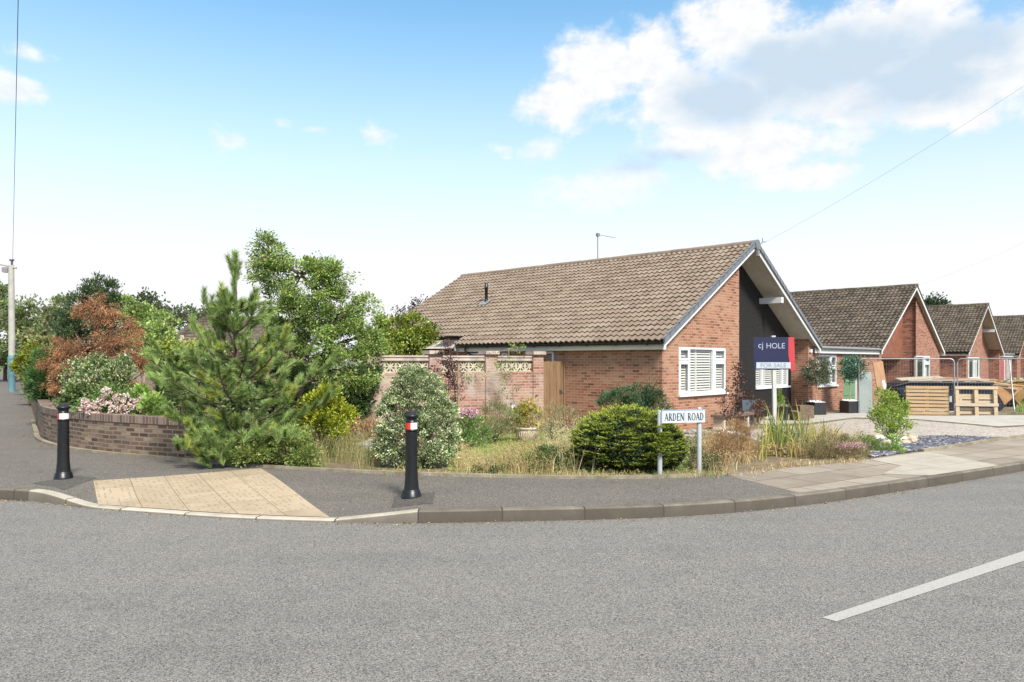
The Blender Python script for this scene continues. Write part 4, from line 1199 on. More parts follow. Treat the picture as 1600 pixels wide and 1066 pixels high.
# ------------------------------------------------------------------ screen-block garden wall
def garden_wall(p0, p1, label, full=True):
    p0, p1 = Vector(p0), Vector(p1); d = (p1 - p0); L = d.length
    T = thing('garden_wall', label, 'wall', (p0.x, p0.y, 0), math.atan2(d.y, d.x))
    zb = -0.35
    w = MB(); w.box(0, L, -0.11, 0.11, zb, 1.44); w.build('brick_wall', M['brick_g'], T)
    c = MB(); c.box(0, L, -0.105, 0.105, 1.735, 1.82); c.build('coping_course', M['cap'], T)
    c = MB(); c.box(0, L, -0.13, 0.13, 1.822, 1.865); c.build('coping', M['cap'], T)
    piers = [x for x in (0.27, 1.9, 3.52) if x < L - 0.5] + [L - 0.17] if full else [0.2] + list(np.arange(2, L, 1.7))
    for x in piers:
        q = MB(); q.box(x - 0.165, x + 0.165, -0.15, 0.15, zb, 1.90); po = q.build('pier', M['brick_g'], T)
        q = MB(); q.box(x - 0.205, x + 0.205, -0.23, 0.20, 1.902, 1.955); q.prism([(x - 0.2, -0.225, 1.956), (x + 0.2, -0.225, 1.956), (x + 0.2, 0.195, 1.956), (x - 0.2, 0.195, 1.956)], (0, 0, 0.035)); q.build('cap', M['cap'], po, bevel=0.008)
    s = MB(); S = 0.29; x = 0.0
    while x + S <= L:
        zz = 1.442; t = 0.026; y0, y1 = -0.045, 0.045
        s.box(x + 0.002, x + S - 0.002, y0, y1, zz, zz + t); s.box(x + 0.002, x + S - 0.002, y0, y1, zz + S - t, zz + S)
        s.box(x + 0.002, x + t, y0 + .001, y1 - .001, zz + t, zz + S - t); s.box(x + S - t, x + S - 0.002, y0 + .001, y1 - .001, zz + t, zz + S - t)
        cx, cz = x + S / 2, zz + S / 2
        for ang, hw_, l in ((45, 0.016, 0.178), (-45, 0.016, 0.178), (0, 0.011, 0.118), (90, 0.011, 0.118)):
            Tm = Matrix.Translation((cx, 0, cz)) @ Matrix.Rotation(R(ang), 4, 'Y')
            e = 0.002 * (ang % 7)
            s.box(-l, l, y0 + 0.004 + abs(ang) * 1e-5, y1 - 0.004 - abs(ang) * 1e-5, -hw_, hw_, T=Tm)
        x += S
    s.build('screen_blocks', M['screen'], T)
    return T
WA, WB = (-3.62, 17.75, 0), (0.79, 20.46, 0)
garden_wall(WA, WB, 'weathered pink brick garden wall topped with pierced screen blocks beside the side gate')
garden_wall((-14.4, 29.0, 0), (-9.4, 23.75, 0), 'further run of screen-block wall mostly hidden behind the pine and ivy', False)

# side gate between the wall and the house
def side_gate():
    p0 = Vector((0.86, 20.5, 0)); p1 = hw(0, 3.18, 0); d = p1 - p0
    T = thing('side_gate', 'closed brown timber side gate between garden wall and bungalow', 'gate', (p0.x, p0.y, GZ + 0.03), math.atan2(d.y, d.x))
    L = d.length - 0.03; n = 6; w = L / n
    g = MB()
    for i in range(n): g.box(i * w + 0.003, (i + 1) * w - 0.003, -0.011 + 0.004 * (i % 2), 0.011, 0, 1.78 + 0.012 * (i % 2))
    g.build('boards', M['gate'], T)
    for z in (0.2, 0.85, 1.55):
        g = MB(); g.box(0.02, L - 0.02, 0.012, 0.05, z, z + 0.1); g.build('ledge', M['gate'], T)
    g = MB(); g.box(L - 0.13, L - 0.07, -0.03, -0.0125, 0.88, 1.0); g.tube([(L - 0.1, -0.03, 0.95), (L - 0.1, -0.05, 0.95), (L - 0.02, -0.05, 0.93)], 0.01, 6); g.build('latch', M['wire'], T)
    g = MB(); g.box(L - 0.0, L + 0.028, -0.04, 0.06, 0, 1.86); g.build('gate_post', M['gate'], T)
side_gate()

# ------------------------------------------------------------------ low curved brick wall round the planted bed
def low_wall():
    P = [p for p in edgeC if -25.5 < p.x < -5.36]
    P = catmull([(p.x, p.y, 0) for p in P][::2] + [(-5.3, 12.02, 0)], 0.25)
    T = thing('low_brick_wall', 'low curved dark brick retaining wall along the footpath', 'wall', (P[-1].x, P[-1].y, 0.1))
    base = Vector((P[-1].x, P[-1].y, 0.1))
    def run(o0, o1, z0, z1):
        mb = MB(); a = offset(P, o0); b = offset(P, o1); s = 0
        for i in range(len(P) - 1):
            l = (P[i + 1] - P[i]).length
            up = lambda p, z: Vector((p.x, p.y, z)) - base
            mb.poly([up(a[i], z0), up(a[i + 1], z0), up(a[i + 1], z1), up(a[i], z1)], uv=[(s, z0), (s + l, z0), (s + l, z1), (s, z1)])
            mb.poly([up(b[i], z0), up(b[i + 1], z0), up(b[i + 1], z1), up(b[i], z1)], uv=[(s, z0), (s + l, z0), (s + l, z1), (s, z1)])
            mb.poly([up(a[i], z1), up(a[i + 1], z1), up(b[i + 1], z1), up(b[i], z1)], uv=[(s, 0), (s + l, 0), (s + l, 0.22), (s, 0.22)])
            s += l
        for i in (0, len(P) - 1):
            up = lambda p, z: Vector((p.x, p.y, z)) - base
            mb.poly([up(a[i], z0), up(b[i], z0), up(b[i], z1), up(a[i], z1)], uv=[(0, z0), (0.22, z0), (0.22, z1), (0, z1)])
        return mb
    run(0.02, 0.24, 0.0, 0.675).build('brickwork', M['brick_l'], T, recalc=True)
    c = run(0.008, 0.25, 0.677, 0.80)
    c.build('brick_coping', M['brick_cope'], T)
    q = MB(); q.box(-0.02, 0.30, -0.01, 0.32, -0.1, 0.60, T=Matrix.Rotation(R(-22), 4, 'Z')); q.build('end_pier', M['brick_l'], T)
    q = MB(); q.box(-0.035, 0.31, -0.025, 0.33, 0.602, 0.705, T=Matrix.Rotation(R(-22), 4, 'Z')); q.build('pier_cap', M['cap'], T)
low_wall()

# ------------------------------------------------------------------ bollards
def bollard(p, red0, red1, label, first=None):
    T = thing('bollard', label, 'bollard', p, 0, 'bollards at the dropped kerb')
    pr = [(0.118, 0), (0.118, 0.03), (0.112, 0.036), (0.112, 0.058), (0.105, 0.064), (0.104, 0.085), (0.09, 0.092), (0.089, 0.105), (0.084, 0.15), (0.078, 0.215), (0.074, 0.31), (0.0715, 0.5), (0.0695, 0.78), (0.0695, 0.79),
          (0.079, 0.795), (0.079, 0.808), (0.0665, 0.812), (0.0665, 0.892), (0.073, 0.896), (0.073, 0.903), (0.062, 0.91), (0.066, 0.94), (0.085, 0.958), (0.0895, 0.968), (0.088, 0.978), (0.07, 0.988), (0.06, 1.0), (0.046, 1.018), (0.022, 1.03), (0.0, 1.033)]
    if first is None:
        b = MB(); b.lathe(pr, (0, 0, 0), 40); bo = b.build('post', M['bollard'], T)
    else: 
        bo = first.copy(); COL.objects.link(bo); bo.parent = T
    w = MB(); w.lathe([(0.0685, 0.8135), (0.0685, 0.8905)], (0, 0, 0), 40, R(red1), R(red0 + 360), caps=False); w.build('white_band', M['refl_white'], T, recalc=False)
    w = MB(); w.lathe([(0.0685, 0.8135), (0.0685, 0.8905)], (0, 0, 0), 16, R(red0), R(red1), caps=False); w.build('red_band', M['refl_red'], T, recalc=False)
    return bo
pb = gp(643, 775, 0.125); pb.z = path_z(pb.x, pb.y)
post = bollard(pb, 160, 270, 'black bollard in front of the variegated bush, its band half red and half white')
pb = gp(99, 749.5, 0.115); pb.z = path_z(pb.x, pb.y)
bollard(pb, 140, 259, 'black bollard by the low brick wall, its band mostly white', post)

# ------------------------------------------------------------------ street name plate, serif letters cut as shapes
def serif_letters(mb, text, x, z, h, depth):
    zz_ = 0
    def q(pts): mb.prism([(x0 + px * h, -0.0, z + pz * h) for px, pz in pts], (0, -depth, 0))
    x0 = x
    def bar(xa, za, xb, zb, w):
        d = Vector((xb - xa, zb - za)); n = Vector((-d.y, d.x)).normalized() * (w * 0.68)
        q([(xa + n.x, za + n.y), (xb + n.x, zb + n.y), (xb - n.x, zb - n.y), (xa - n.x, za - n.y)])
    def ser(xc, zc, w=0.2): q([(xc - w / 2, zc - 0.025), (xc + w / 2, zc - 0.025), (xc + w / 2, zc + 0.025), (xc - w / 2, zc + 0.025)])
    def arc(cx, cz, rx, rz, a0, a1, wt, wn, n=14):
        for i in range(n):
            t0, t1 = R(a0 + (a1 - a0) * i / n), R(a0 + (a1 - a0) * (i + 1) / n)
            def w(t): return 1.35 * (wn + (wt - wn) * abs(math.cos(t)))
            q([(cx + rx * math.cos(t0), cz + rz * math.sin(t0)), (cx + rx * math.cos(t1), cz + rz * math.sin(t1)),
               (cx + (rx - w(t1)) * math.cos(t1), cz + (rz - 0.09) * math.sin(t1)), (cx + (rx - w(t0)) * math.cos(t0), cz + (rz - 0.09) * math.sin(t0))])
    for ch in text:
        if ch == ' ': x0 += 0.42 * h; continue
        if ch == 'A':
            bar(0.08, 0, 0.40, 1, 0.07); bar(0.38, 1, 0.72, 0, 0.14); bar(0.2, 0.36, 0.6, 0.36, 0.06); ser(0.08, 0.02); ser(0.72, 0.02); wd = 0.86
        elif ch == 'R':
            bar(0.16, 0, 0.16, 1, 0.14); ser(0.16, 0.02, 0.26); ser(0.12, 0.98, 0.2); arc(0.32, 0.745, 0.28, 0.255, -90, 90, 0.12, 0.05); bar(0.16, 0.975, 0.34, 0.975, 0.05); bar(0.16, 0.515, 0.34, 0.515, 0.05); bar(0.34, 0.52, 0.68, 0.02, 0.13); ser(0.68, 0.02, 0.14); wd = 0.8
        elif ch == 'D':
            bar(0.16, 0, 0.16, 1, 0.14); bar(0.04, 0.975, 0.34, 0.975, 0.05); bar(0.04, 0.025, 0.34, 0.025, 0.05); arc(0.32, 0.5, 0.42, 0.5, -90, 90, 0.14, 0.05); wd = 0.86
        elif ch == 'E':
            bar(0.16, 0, 0.16, 1, 0.14); bar(0.04, 0.97, 0.6, 0.97, 0.06); bar(0.04, 0.03, 0.62, 0.03, 0.06); bar(0.16, 0.52, 0.48, 0.52, 0.06)
            bar(0.585, 0.8, 0.585, 0.97, 0.05); bar(0.61, 0.03, 0.61, 0.22, 0.05); bar(0.47, 0.43, 0.47, 0.61, 0.04); wd = 0.72
        elif ch == 'N':
            bar(0.12, 0, 0.12, 1, 0.07); bar(0.12, 0.98, 0.72, 0.03, 0.15); bar(0.72, 0, 0.72, 1, 0.07); ser(0.12, 0.02); ser(0.72, 0.98); ser(0.08, 0.98, 0.14); wd = 0.88
        elif ch == 'O':
            arc(0.44, 0.5, 0.42, 0.52, 0, 360, 0.14, 0.05, 28); wd = 0.9
        x0 += wd * h
    return x0
def street_sign():
    a, b = gp(1034.5, 745, 0.125), gp(1100, 741.5, 0.125)
    d = b - a
    ang = math.atan2(0.27, 1.0)
    d = Vector((math.cos(ang), math.sin(ang), 0)); L = 0.665
    a = gp(1034.5, 744, 0.125)
    T = thing('street_name_sign', 'white street name sign on two grey posts beside the yew', 'street sign', (a.x, a.y, a.z), ang)
    p = MB(); p.box(0.0, L, -0.004, 0.012, 0.735, 0.905); p.build('plate', M['plate'], T)
    e = MB(); e.box(-0.008, L + 0.008, -0.0055, 0.014, 0.9055, 0.922); e.box(-0.014, -0.0005, -0.007, 0.014, 0.73, 0.9); e.build('plate_edge', M['plate_edge'], T)
    cr = MB(); cr.tube([(0.349, -0.0048, 0.736), (0.353, -0.0048, 0.79), (0.347, -0.0048, 0.84), (0.351, -0.0048, 0.904)], 0.0022, 4); cr.build('crack', M['letter'], T)
    lt = MB()
    x = serif_letters(lt, 'ARDEN', 0.035, 0.768, 0.103, 0.003)
    Tm = 0.30 / (x - 0.035)
    s1 = Tm
    lt = MB(); x = serif_letters(lt, 'ARDEN', 0, 0.0, 0.103, 0.003)
    lt.v = [(0.036 + vx * (0.305 / x), vy - 0.0045, 0.768 + vz) for vx, vy, vz in lt.v]
    lt.build('lettering_arden', M['letter'], T)
    lt = MB(); x = serif_letters(lt, 'ROAD', 0, 0.0, 0.103, 0.003)
    lt.v = [(0.392 + vx * (0.255 / x), vy - 0.0045, 0.768 + vz) for vx, vy, vz in lt.v]
    lt.build('lettering_road', M['letter'], T)
    for x, zt in ((-0.012, 0.90), (0.60, 0.935)):
        q = MB(); q.lathe([(0.034, -0.1), (0.034, zt), (0.028, zt + 0.012), (0.0, zt + 0.014)], (x, 0.047, 0), 18); q.build('post', M['signpost'], T)
street_sign()

# ------------------------------------------------------------------ estate agent's board
def text_mesh(name, s, size, mat, parent, loc, rot, xscale=1.0, depth=0.002):
    c = bpy.data.curves.new(name, 'FONT'); c.body = s; c.size = size; c.extrude = depth
    o = bpy.data.objects.new(name, c); COL.objects.link(o)
    bpy.context.view_layer.update()
    dg = bpy.context.evaluated_depsgraph_get()
    me = bpy.data.meshes.new_from_object(o.evaluated_get(dg)); me.name = name
    bpy.data.objects.remove(o)
    me.materials.clear(); me.materials.append(mat)
    n = link(bpy.data.objects.new(name, me), parent); n.location = loc; n.rotation_euler = rot; n.scale = (xscale, 1, 1)
    return n
def sale_board():
    Y = 14.5
    base = at(1211, 690, Y); z0 = H(base.x, base.y)
    ang = R(3)
    T = thing('for_sale_board', 'navy, red and white estate agent board on a white post', 'sale board', (base.x, base.y, z0), ang)
    s = Y / FOC
    zt = EYE - (527 - HZ) * s - z0; zb = EYE - (579 - HZ) * s - z0
    x0, x1 = (1173.5 - 1209) * s, (1238 - 1209) * s
    xr = x1 - 0.115
    b = MB(); b.box(x0, xr, -0.045, -0.035, zb + 0.02, zt); b.build('navy_panel', M['navy'], T)
    b = MB(); b.prism([(xr + 0.0005, -0.035, zt), (x1, -0.035, zt), (x1 + 0.02, -0.035, zb), (xr + 0.04, -0.035, zb), (xr + 0.0005, -0.035, zb + 0.3)], (0, -0.010, 0)); b.build('red_panel', M['red'], T)
    b = MB(); b.box(x0 + 0.05, xr + 0.04, -0.054, -0.0465, zb + 0.04, zb + 0.16); b.build('white_strip', M['board_white'], T)
    text_mesh('lettering_for_sale', 'FOR SALE', 0.115, M['board_grey'], T, (x0 + 0.13, -0.0545, zb + 0.062), (R(90), 0, 0), 1.05)
    text_mesh('lettering_name', 'HOLE', 0.15, M['board_text'], T, (x0 + 0.245, -0.0455, zt - 0.22), (R(90), 0, 0), 1.0)
    text_mesh('lettering_initials', 'cj', 0.17, M['board_text'], T, (x0 + 0.085, -0.0455, zt - 0.215), (R(90), 0, 0), 1.0)
    p = MB(); p.box(-0.035, 0.035, -0.033, 0.03, -0.3, zt + 0.03, T=Matrix.Rotation(R(-1.0), 4, 'Y')); p.build('post', M['post_white'], T, bevel=0.006)
sale_board()

# ------------------------------------------------------------------ pole at the end of the footpath and overhead wires
def lamp_pole():
    p = Vector((-26.1, 38.6, 0.12))
    T = thing('utility_pole', 'grey wooden pole with teal base sleeve beside the footpath', 'utility pole', p)
    m = MB(); m.tube([(0, 0, -0.3), (0, 0, 3.5), (-0.03, 0, 6.6)], [0.155, 0.15, 0.135], 16); m.build('pole', M['pole'], T)
    m = MB(); m.lathe([(0.165, 0), (0.165, 0.85), (0.188, 0.9), (0.188, 1.75), (0.16, 1.9)], (0, 0, 0), 16); m.build('base_sleeve', M['teal'], T)
    m = MB(); m.tube([(0.25, 0, 6.45), (-0.4, -0.1, 6.62), (-1.6, -0.5, 6.72)], [0.05, 0.05, 0.04], 8); m.build('lamp_arm', M['pole'], T)
    m = MB(); m.box(-0.42, -0.12, -0.16, 0.12, 6.22, 6.48); m.build('junction_box', M['gutter_grey'], T, bevel=0.03)
    m = MB(); m.prism([(-2.2, -0.65, 6.62), (-1.5, -0.5, 6.62), (-1.5, -0.5, 6.8), (-2.2, -0.65, 6.74)], (0.05, 0.22, 0)); m.build('lantern', M['gutter_grey'], T)
    m = MB(); m.tube([(0.0, 0, 6.55), (0.02, 0, 6.9)], 0.05, 8)
    for k in (-0.07, 0.07): m.lathe([(0.05, 0), (0.06, 0.06), (0.03, 0.1)], (k, 0, 6.82), 10)
    m.build('insulators', M['wire'], T)
lamp_pole()
def wire(pa, pb, sag, r, label, n=24):
    m = MB(); pa, pb = Vector(pa), Vector(pb); pts = []
    for i in range(n + 1):
        t = i / n; p = pa.lerp(pb, t); p.z -= sag * 4 * t * (1 - t); pts.append(p)
    m.tube(pts, r, 5); o = m.build('overhead_wire', M['wire'])
    tag(o, label, 'wire')
wire((-26.05, 38.6, 7.0), at(28.5, 0, 17) * 1.0, 0.0, 0.009, 'thin black wire rising from the pole at left')
apex = hw(RIDGE_A + 0.42, -0.32, RIDGE_Z + 0.06)
wire(apex, at(1640, 108, 17.5), 0.12, 0.0028, 'thin overhead wire running from the corner bungalow gable')
apex2 = hw(17.02 + RIDGE_A + 0.1, -0.25, RIDGE_Z)
wire(apex2, at(1640, 360, 28), 0.1, 0.0018, 'thin overhead wire running from the second bungalow gable')

# ------------------------------------------------------------------ planting
def unit(v): return v / np.maximum(np.linalg.norm(v, axis=1, keepdims=True), 1e-9)
GAIN = 1.32
def pick(pal, n, jit=0.16, hue=0.06):
    pal = np.array(pal, dtype=float)
    pal = np.where((pal[:, 1] > pal[:, 0] * 1.02)[:, None], pal * GAIN, pal * 1.08)
    c = pal[rng.integers(0, len(pal), n)]
    c = c * (1 + jit * rng.normal(0, 1, (n, 1))) * (1 + hue * rng.normal(0, 1, (n, 3)))
    return np.clip(c, 0.004, 0.95)
def leaves(name, P, D, L, W, cols, mat, parent, jit=0.25, fold=0.25):
    """one folded four-cornered leaf per point"""
    n = len(P)
    L = L * (1 + jit * rng.uniform(-1, 1, (n, 1))); W = W * (1 + jit * rng.uniform(-1, 1, (n, 1)))
    D = unit(D); S = unit(np.cross(D, rng.normal(0, 1, (n, 3)))); Nn = np.cross(S, D)
    v = np.empty((n, 4, 3))
    v[:, 0] = P; v[:, 2] = P + D * L - Nn * L * 0.12
    mid = P + D * L * 0.5
    v[:, 1] = mid + S * W * 0.5 + Nn * W * fold; v[:, 3] = mid - S * W * 0.5 + Nn * W * fold
    F = np.arange(n * 4).reshape(n, 4)
    return mesh_np(name, v.reshape(-1, 3), F, np.repeat(cols, 4, axis=0), mat, parent)
def ell(px, py, rx, ry, Y, depth=0.85):
    c = at(px, py, Y); s = Y / FOC
    return (np.array(c), np.array([rx * s, rx * s * depth, ry * s]))
def crown(ells, n, nsub, subr, inner=0.15, up=0.35, floor=None):
    """points gathered in clumps over the surface of several ellipsoids, with outward directions and a clump number"""
    area = np.array([e[1][0] * e[1][2] for e in ells]); area = area / area.sum()
    C = []; O = []
    for k, (c, r) in enumerate(ells):
        m = max(3, int(round(nsub * area[k])))
        d = unit(rng.normal(0, 1, (m, 3)))
        rad = np.where(rng.random((m, 1)) < inner, rng.uniform(0.2, 0.8, (m, 1)), rng.uniform(0.82, 1.03, (m, 1)))
        C.append(c + d * r * rad); O.append(unit(d / r * r.mean()))
        
    C = np.concatenate(C); O = np.concatenate(O)
    w = rng.gamma(3, 1, len(C)); w /= w.sum()
    i = rng.choice(len(C), n, p=w)
    size = subr * rng.uniform(0.65, 1.35, len(C))
    off = rng.normal(0, 1, (n, 3)) * size[i][:, None] * np.array([0.6, 0.6, 0.45])
    P = C[i] + off
    D = O[i] * 0.7 + unit(off) * 0.6 + rng.normal(0, 0.35, (n, 3)); D[:, 2] += up
    if floor is not None:
        P[:, 2] = np.where(P[:, 2] < floor, floor + rng.uniform(0, 0.08, n), P[:, 2])
    return P, D, i, C
def limbs(parent, base, C, n, r0, mat, name='stems', trunk=None, fork=0.45):
    """a tapered trunk that forks into limbs running to the clumps"""
    mb = MB(); base = Vector(base)
    top = Vector(C.mean(axis=0))
    idx = rng.choice(len(C), min(n, len(C)), replace=False)
    if trunk:
        path = [base] + [Vector(t) for t in trunk]
        rad = list(np.linspace(r0, r0 * 0.45, len(path)))
        mb.tube(path, rad, 8)
        nodes = path[1:]
    else: nodes = [base]
    for k in idx:
        e = Vector(C[k])
        s = min(nodes, key=lambda q: (q - e).length + 0.4 * max(0, q.z - e.z)) if trunk else base + Vector((random.uniform(-1, 1), random.uniform(-1, 1), 0)) * r0 * 2
        m = s.lerp(e, fork) + Vector((random.uniform(-1, 1), random.uniform(-1, 1), random.uniform(-.2, .8))) * (e - s).length * 0.10
        rr = r0 * (0.4 if trunk else 0.5)
        mb.tube([s, m, e], [rr, rr * 0.6, rr * 0.18], 5)
    return mb.build(name, mat, parent)
def bush(name, label, cat, ells, n, L, W, pal, nsub=90, subr=0.11, mat='leaf', group=None, base=None, r0=0.025, nl=16, stem='bark', trunk=None, parts=('foliage', 'stems'), up=0.35, inner=0.15, jit=0.16, clumpvar=0.12, floor=None, hang=None):
    c0 = ells[0][0]
    if base is None: base = (c0[0], c0[1], H(c0[0], c0[1]))
    T = thing(name, label, cat, base, 0, group)
    P, D, i, C = crown(ells, n, nsub, subr, inner, up, floor)
    if hang is not None: D[:, 2] -= hang
    cv = 1 + clumpvar * rng.normal(0, 1, (len(C), 1))
    cols = np.clip(pick(pal, n, jit) * cv[i], 0.004, 0.95)
    B = np.array(base)
    leaves(parts[0], P - B, D, L, W, cols, M[mat], T)
    limbs(T, (0, 0, 0), C - B, nl, r0, M[stem], parts[1], [np.array(t) - B for t in trunk] if trunk else None)
    return T, C
def extra_leaves(T, part, P, D, L, W, pal, mat, jit=0.12):
    B = np.array(T.location)
    return leaves(part, P - B, D, L, W, pick(pal, len(P), jit), M[mat], T)
def blades(name, base, h, lean, w, cols, mat, parent=None, head=None):
    """bent grass blades: base (n,3), heights, lean vectors"""
    n = len(base)
    a = rng.uniform(0, 2 * np.pi, n); S = np.stack([np.cos(a), np.sin(a), np.zeros(n)], 1) * w[:, None] * 0.5
    up = np.zeros((n, 3)); up[:, 2] = h
    m = base + up * 0.6 + lean * 0.3; t = base + up * np.maximum(0.55, 1 - 0.25 * np.linalg.norm(lean, axis=1) / np.maximum(h, .01))[:, None] + lean
    v = np.stack([base - S, base + S, m + S * 0.75, m - S * 0.75, t], 1)
    i = np.arange(n)[:, None] * 5
    q = i + np.array([[0, 1, 2, 3]]); tr = i + np.array([[3, 2, 4]])
    o = mesh_np(name, v.reshape(-1, 3), [q, tr], np.repeat(cols, 5, axis=0), mat, parent)
    return o, t
def in_poly(pts, x, y):
    k = np.zeros(len(x), bool); n = len(pts)
    for i in range(n):
        x1, y1 = pts[i]; x2, y2 = pts[(i + 1) % n]
        if abs(y2 - y1) < 1e-9: continue
        k ^= ((y1 > y) != (y2 > y)) & (x < (x2 - x1) * (y - y1) / (y2 - y1) + x1)
    return k
def scatter(poly_px, n):
    q = [on_ground(*p) for p in poly_px]; pts = [(p.x, p.y) for p in q]
    xs = [p[0] for p in pts]; ys = [p[1] for p in pts]
    X = []; 
    while sum(len(a) for a in X) < n:
        c = rng.uniform([min(xs), min(ys)], [max(xs), max(ys)], (n * 2, 2)); X.append(c[in_poly(pts, c[:, 0], c[:, 1])])
    c = np.concatenate(X)[:n]
    z = np.array([H(x, y) for x, y in np.round(c, 1)])
    return np.column_stack([c, z])
def grass(name, poly_px, n, h0, h1, w, pal, leanf=0.45, heads=0.0, label=None, clump=None):
    b = scatter(poly_px, n)
    if clump:
        c = scatter(poly_px, clump); k = rng.integers(0, clump, n); b = c[k] + np.column_stack([rng.normal(0, 0.07, (n, 2)), np.zeros(n)])
        hk = rng.uniform(0.6, 1.25, clump)[k]
    else: hk = 1
    h = rng.uniform(h0, h1, n) * hk
    lean = np.column_stack([rng.normal(0, leanf, (n, 2)), np.zeros(n)]) * h[:, None]
    o, tip = blades(name, b, h, lean, np.full(n, w) * rng.uniform(0.6, 1.3, n), pick(pal, n, 0.18), M['dry'])
    kind(o, 'stuff', label)
    if heads:
        m = rng.random(n) < heads; P = np.repeat(tip[m], 5, axis=0); P = P + rng.normal(0, 0.018, P.shape)
        D = rng.normal(0, 0.6, P.shape); D[:, 2] += 0.6
        e = leaves(name + '_seed_heads', P, D, 0.028, 0.009, pick([pal[0], pal[-1]], len(P), 0.15), M['dry'], o); kind(e, 'stuff')
    return o

# greens
YG = [(0.22, 0.27, 0.045), (0.30, 0.33, 0.05), (0.17, 0.22, 0.04)]
MG = [(0.10, 0.16, 0.04), (0.14, 0.21, 0.055), (0.075, 0.12, 0.03)]
DG = [(0.04, 0.07, 0.025), (0.06, 0.10, 0.03), (0.035, 0.055, 0.02)]

# ---- background, far left
for spec in (
    ('broad dark green tree behind the pole at the far left', [(22, 505, 50, 40), (70, 500, 42, 34), (-20, 500, 40, 55), (45, 525, 60, 34)], 55, [(0.14, 0.195, 0.075), (0.19, 0.24, 0.095), (0.23, 0.26, 0.12)], 12500),
    ('olive brown-green tree right of the pole, behind the golden conifer', [(92, 520, 28, 32), (75, 545, 38, 28), (110, 545, 24, 26)], 48, [(0.22, 0.24, 0.10), (0.26, 0.25, 0.12), (0.16, 0.20, 0.08)], 7000),
    ('low hedge tree at the very end of the footpath', [(8, 556, 22, 14), (40, 558, 24, 15), (-20, 552, 30, 18)], 60, [(0.14, 0.21, 0.05), (0.18, 0.25, 0.06)], 4200),
    ('sparse leafy treetop left of the distant roof', [(232, 478, 14, 13), (222, 470, 8, 8), (240, 490, 16, 9), (210, 488, 14, 10)], 42, [(0.06, 0.085, 0.04), (0.09, 0.11, 0.05)], 900),
    ('distant green trees just left of the tiled roof behind the pine', [(300, 500, 40, 12), (285, 488, 26, 7), (330, 492, 12, 8), (255, 500, 24, 14)], 46, [(0.09, 0.12, 0.055), (0.12, 0.15, 0.07)], 1500)):
    lab, es, Y, pal, n = spec
    E = [ell(*e, Y) for e in es]
    b = (E[0][0][0], E[0][0][1], 0)
    bush('broadleaf_tree', lab, 'tree', E, n, 0.22 if n > 3000 else 0.2, 0.15, pal, nsub=110, subr=0.42, group='trees behind the gardens', base=b, r0=0.16, nl=24, trunk=[(b[0], b[1], 1.6), (b[0] + .2, b[1], E[0][0][2])], parts=('crown', 'trunk'), clumpvar=0.2)
E = [ell(1460, 474, 12, 10, 80), ell(1450, 480, 9, 6, 80), ell(1472, 479, 10, 6, 80), ell(1460, 486, 18, 8, 80)]
bush('pine_tree', 'dark round treetop rising behind the third bungalow roof', 'tree', E, 1800, 0.3, 0.16, [(0.035, 0.06, 0.03), (0.06, 0.085, 0.04)], nsub=50, subr=0.4, base=(E[0][0][0], 80, 0), r0=0.2, nl=12, trunk=[(E[0][0][0], 80, 4), (E[0][0][0], 80, 7)], parts=('crown', 'trunk'))
E = [ell(652, 474, 8, 8, 36), ell(661, 472, 5, 8, 36), ell(648, 484, 9, 7, 36), ell(628, 492, 7, 8, 36), ell(618, 488, 3, 7, 36)]
bush('copper_leaved_tree', 'sparse copper-leaved treetop peeping over the tan roof at its left end', 'tree', E, 420, 0.11, 0.07, [(0.07, 0.045, 0.045), (0.10, 0.07, 0.06)], nsub=34, subr=0.16, base=(E[0][0][0], 36, 0), r0=0.08, nl=16, trunk=[(E[0][0][0], 36, 2), (E[0][0][0], 36, 3.6)], parts=('crown', 'trunk'))

# ---- distant house and its parasol
def far_house():
    c = at(318, 540, 40)
    T = thing('distant_house', 'distant house with brown tiled roof behind the pine tree', 'house', (c.x, c.y, 0), R(-8))
    w = MB(); w.box(-2.6, 2.7, 0, 6, -0.2, 2.5); w.build('wall', M['brick_d'], T)
    mat = M['tile_d']
    r = MB()
    n = 11
    for k in range(n):
        t0, t1 = k / n, (k + 1) / n
        z0, z1 = 2.35 + 1.95 * t0, 2.35 + 1.95 * t1; y0, y1 = -0.5 + 3.5 * t0, -0.5 + 3.5 * t1
        xl0, xl1 = -2.9 + 1.1 * t0, -2.9 + 1.1 * t1
        r.poly([(xl0, y0, z0 + 0.05), (3.0, y0, z0 + 0.05), (3.0, y1, z1 + 0.01), (xl1, y1, z1 + 0.01)]); r.poly([(xl0, y0, z0 - 0.01), (3.0, y0, z0 - 0.01), (3.0, y0, z0 + 0.05), (xl0, y0, z0 + 0.05)])
    r.poly([(-1.8, 3.0, 4.3), (3.0, 3.0, 4.3), (3.0, 6.5, 2.35), (-2.9, 6.5, 2.35)])
    r.poly([(-2.9, -0.5, 2.34), (-1.8, 3.0, 4.29), (-2.9, 6.5, 2.34)])
    r.build('roof', mat, T, recalc=False)
    g = MB(); g.box(-2.9, 3.0, -0.58, -0.5, 2.2, 2.33); g.build('fascia', M['barge'], T)
far_house()
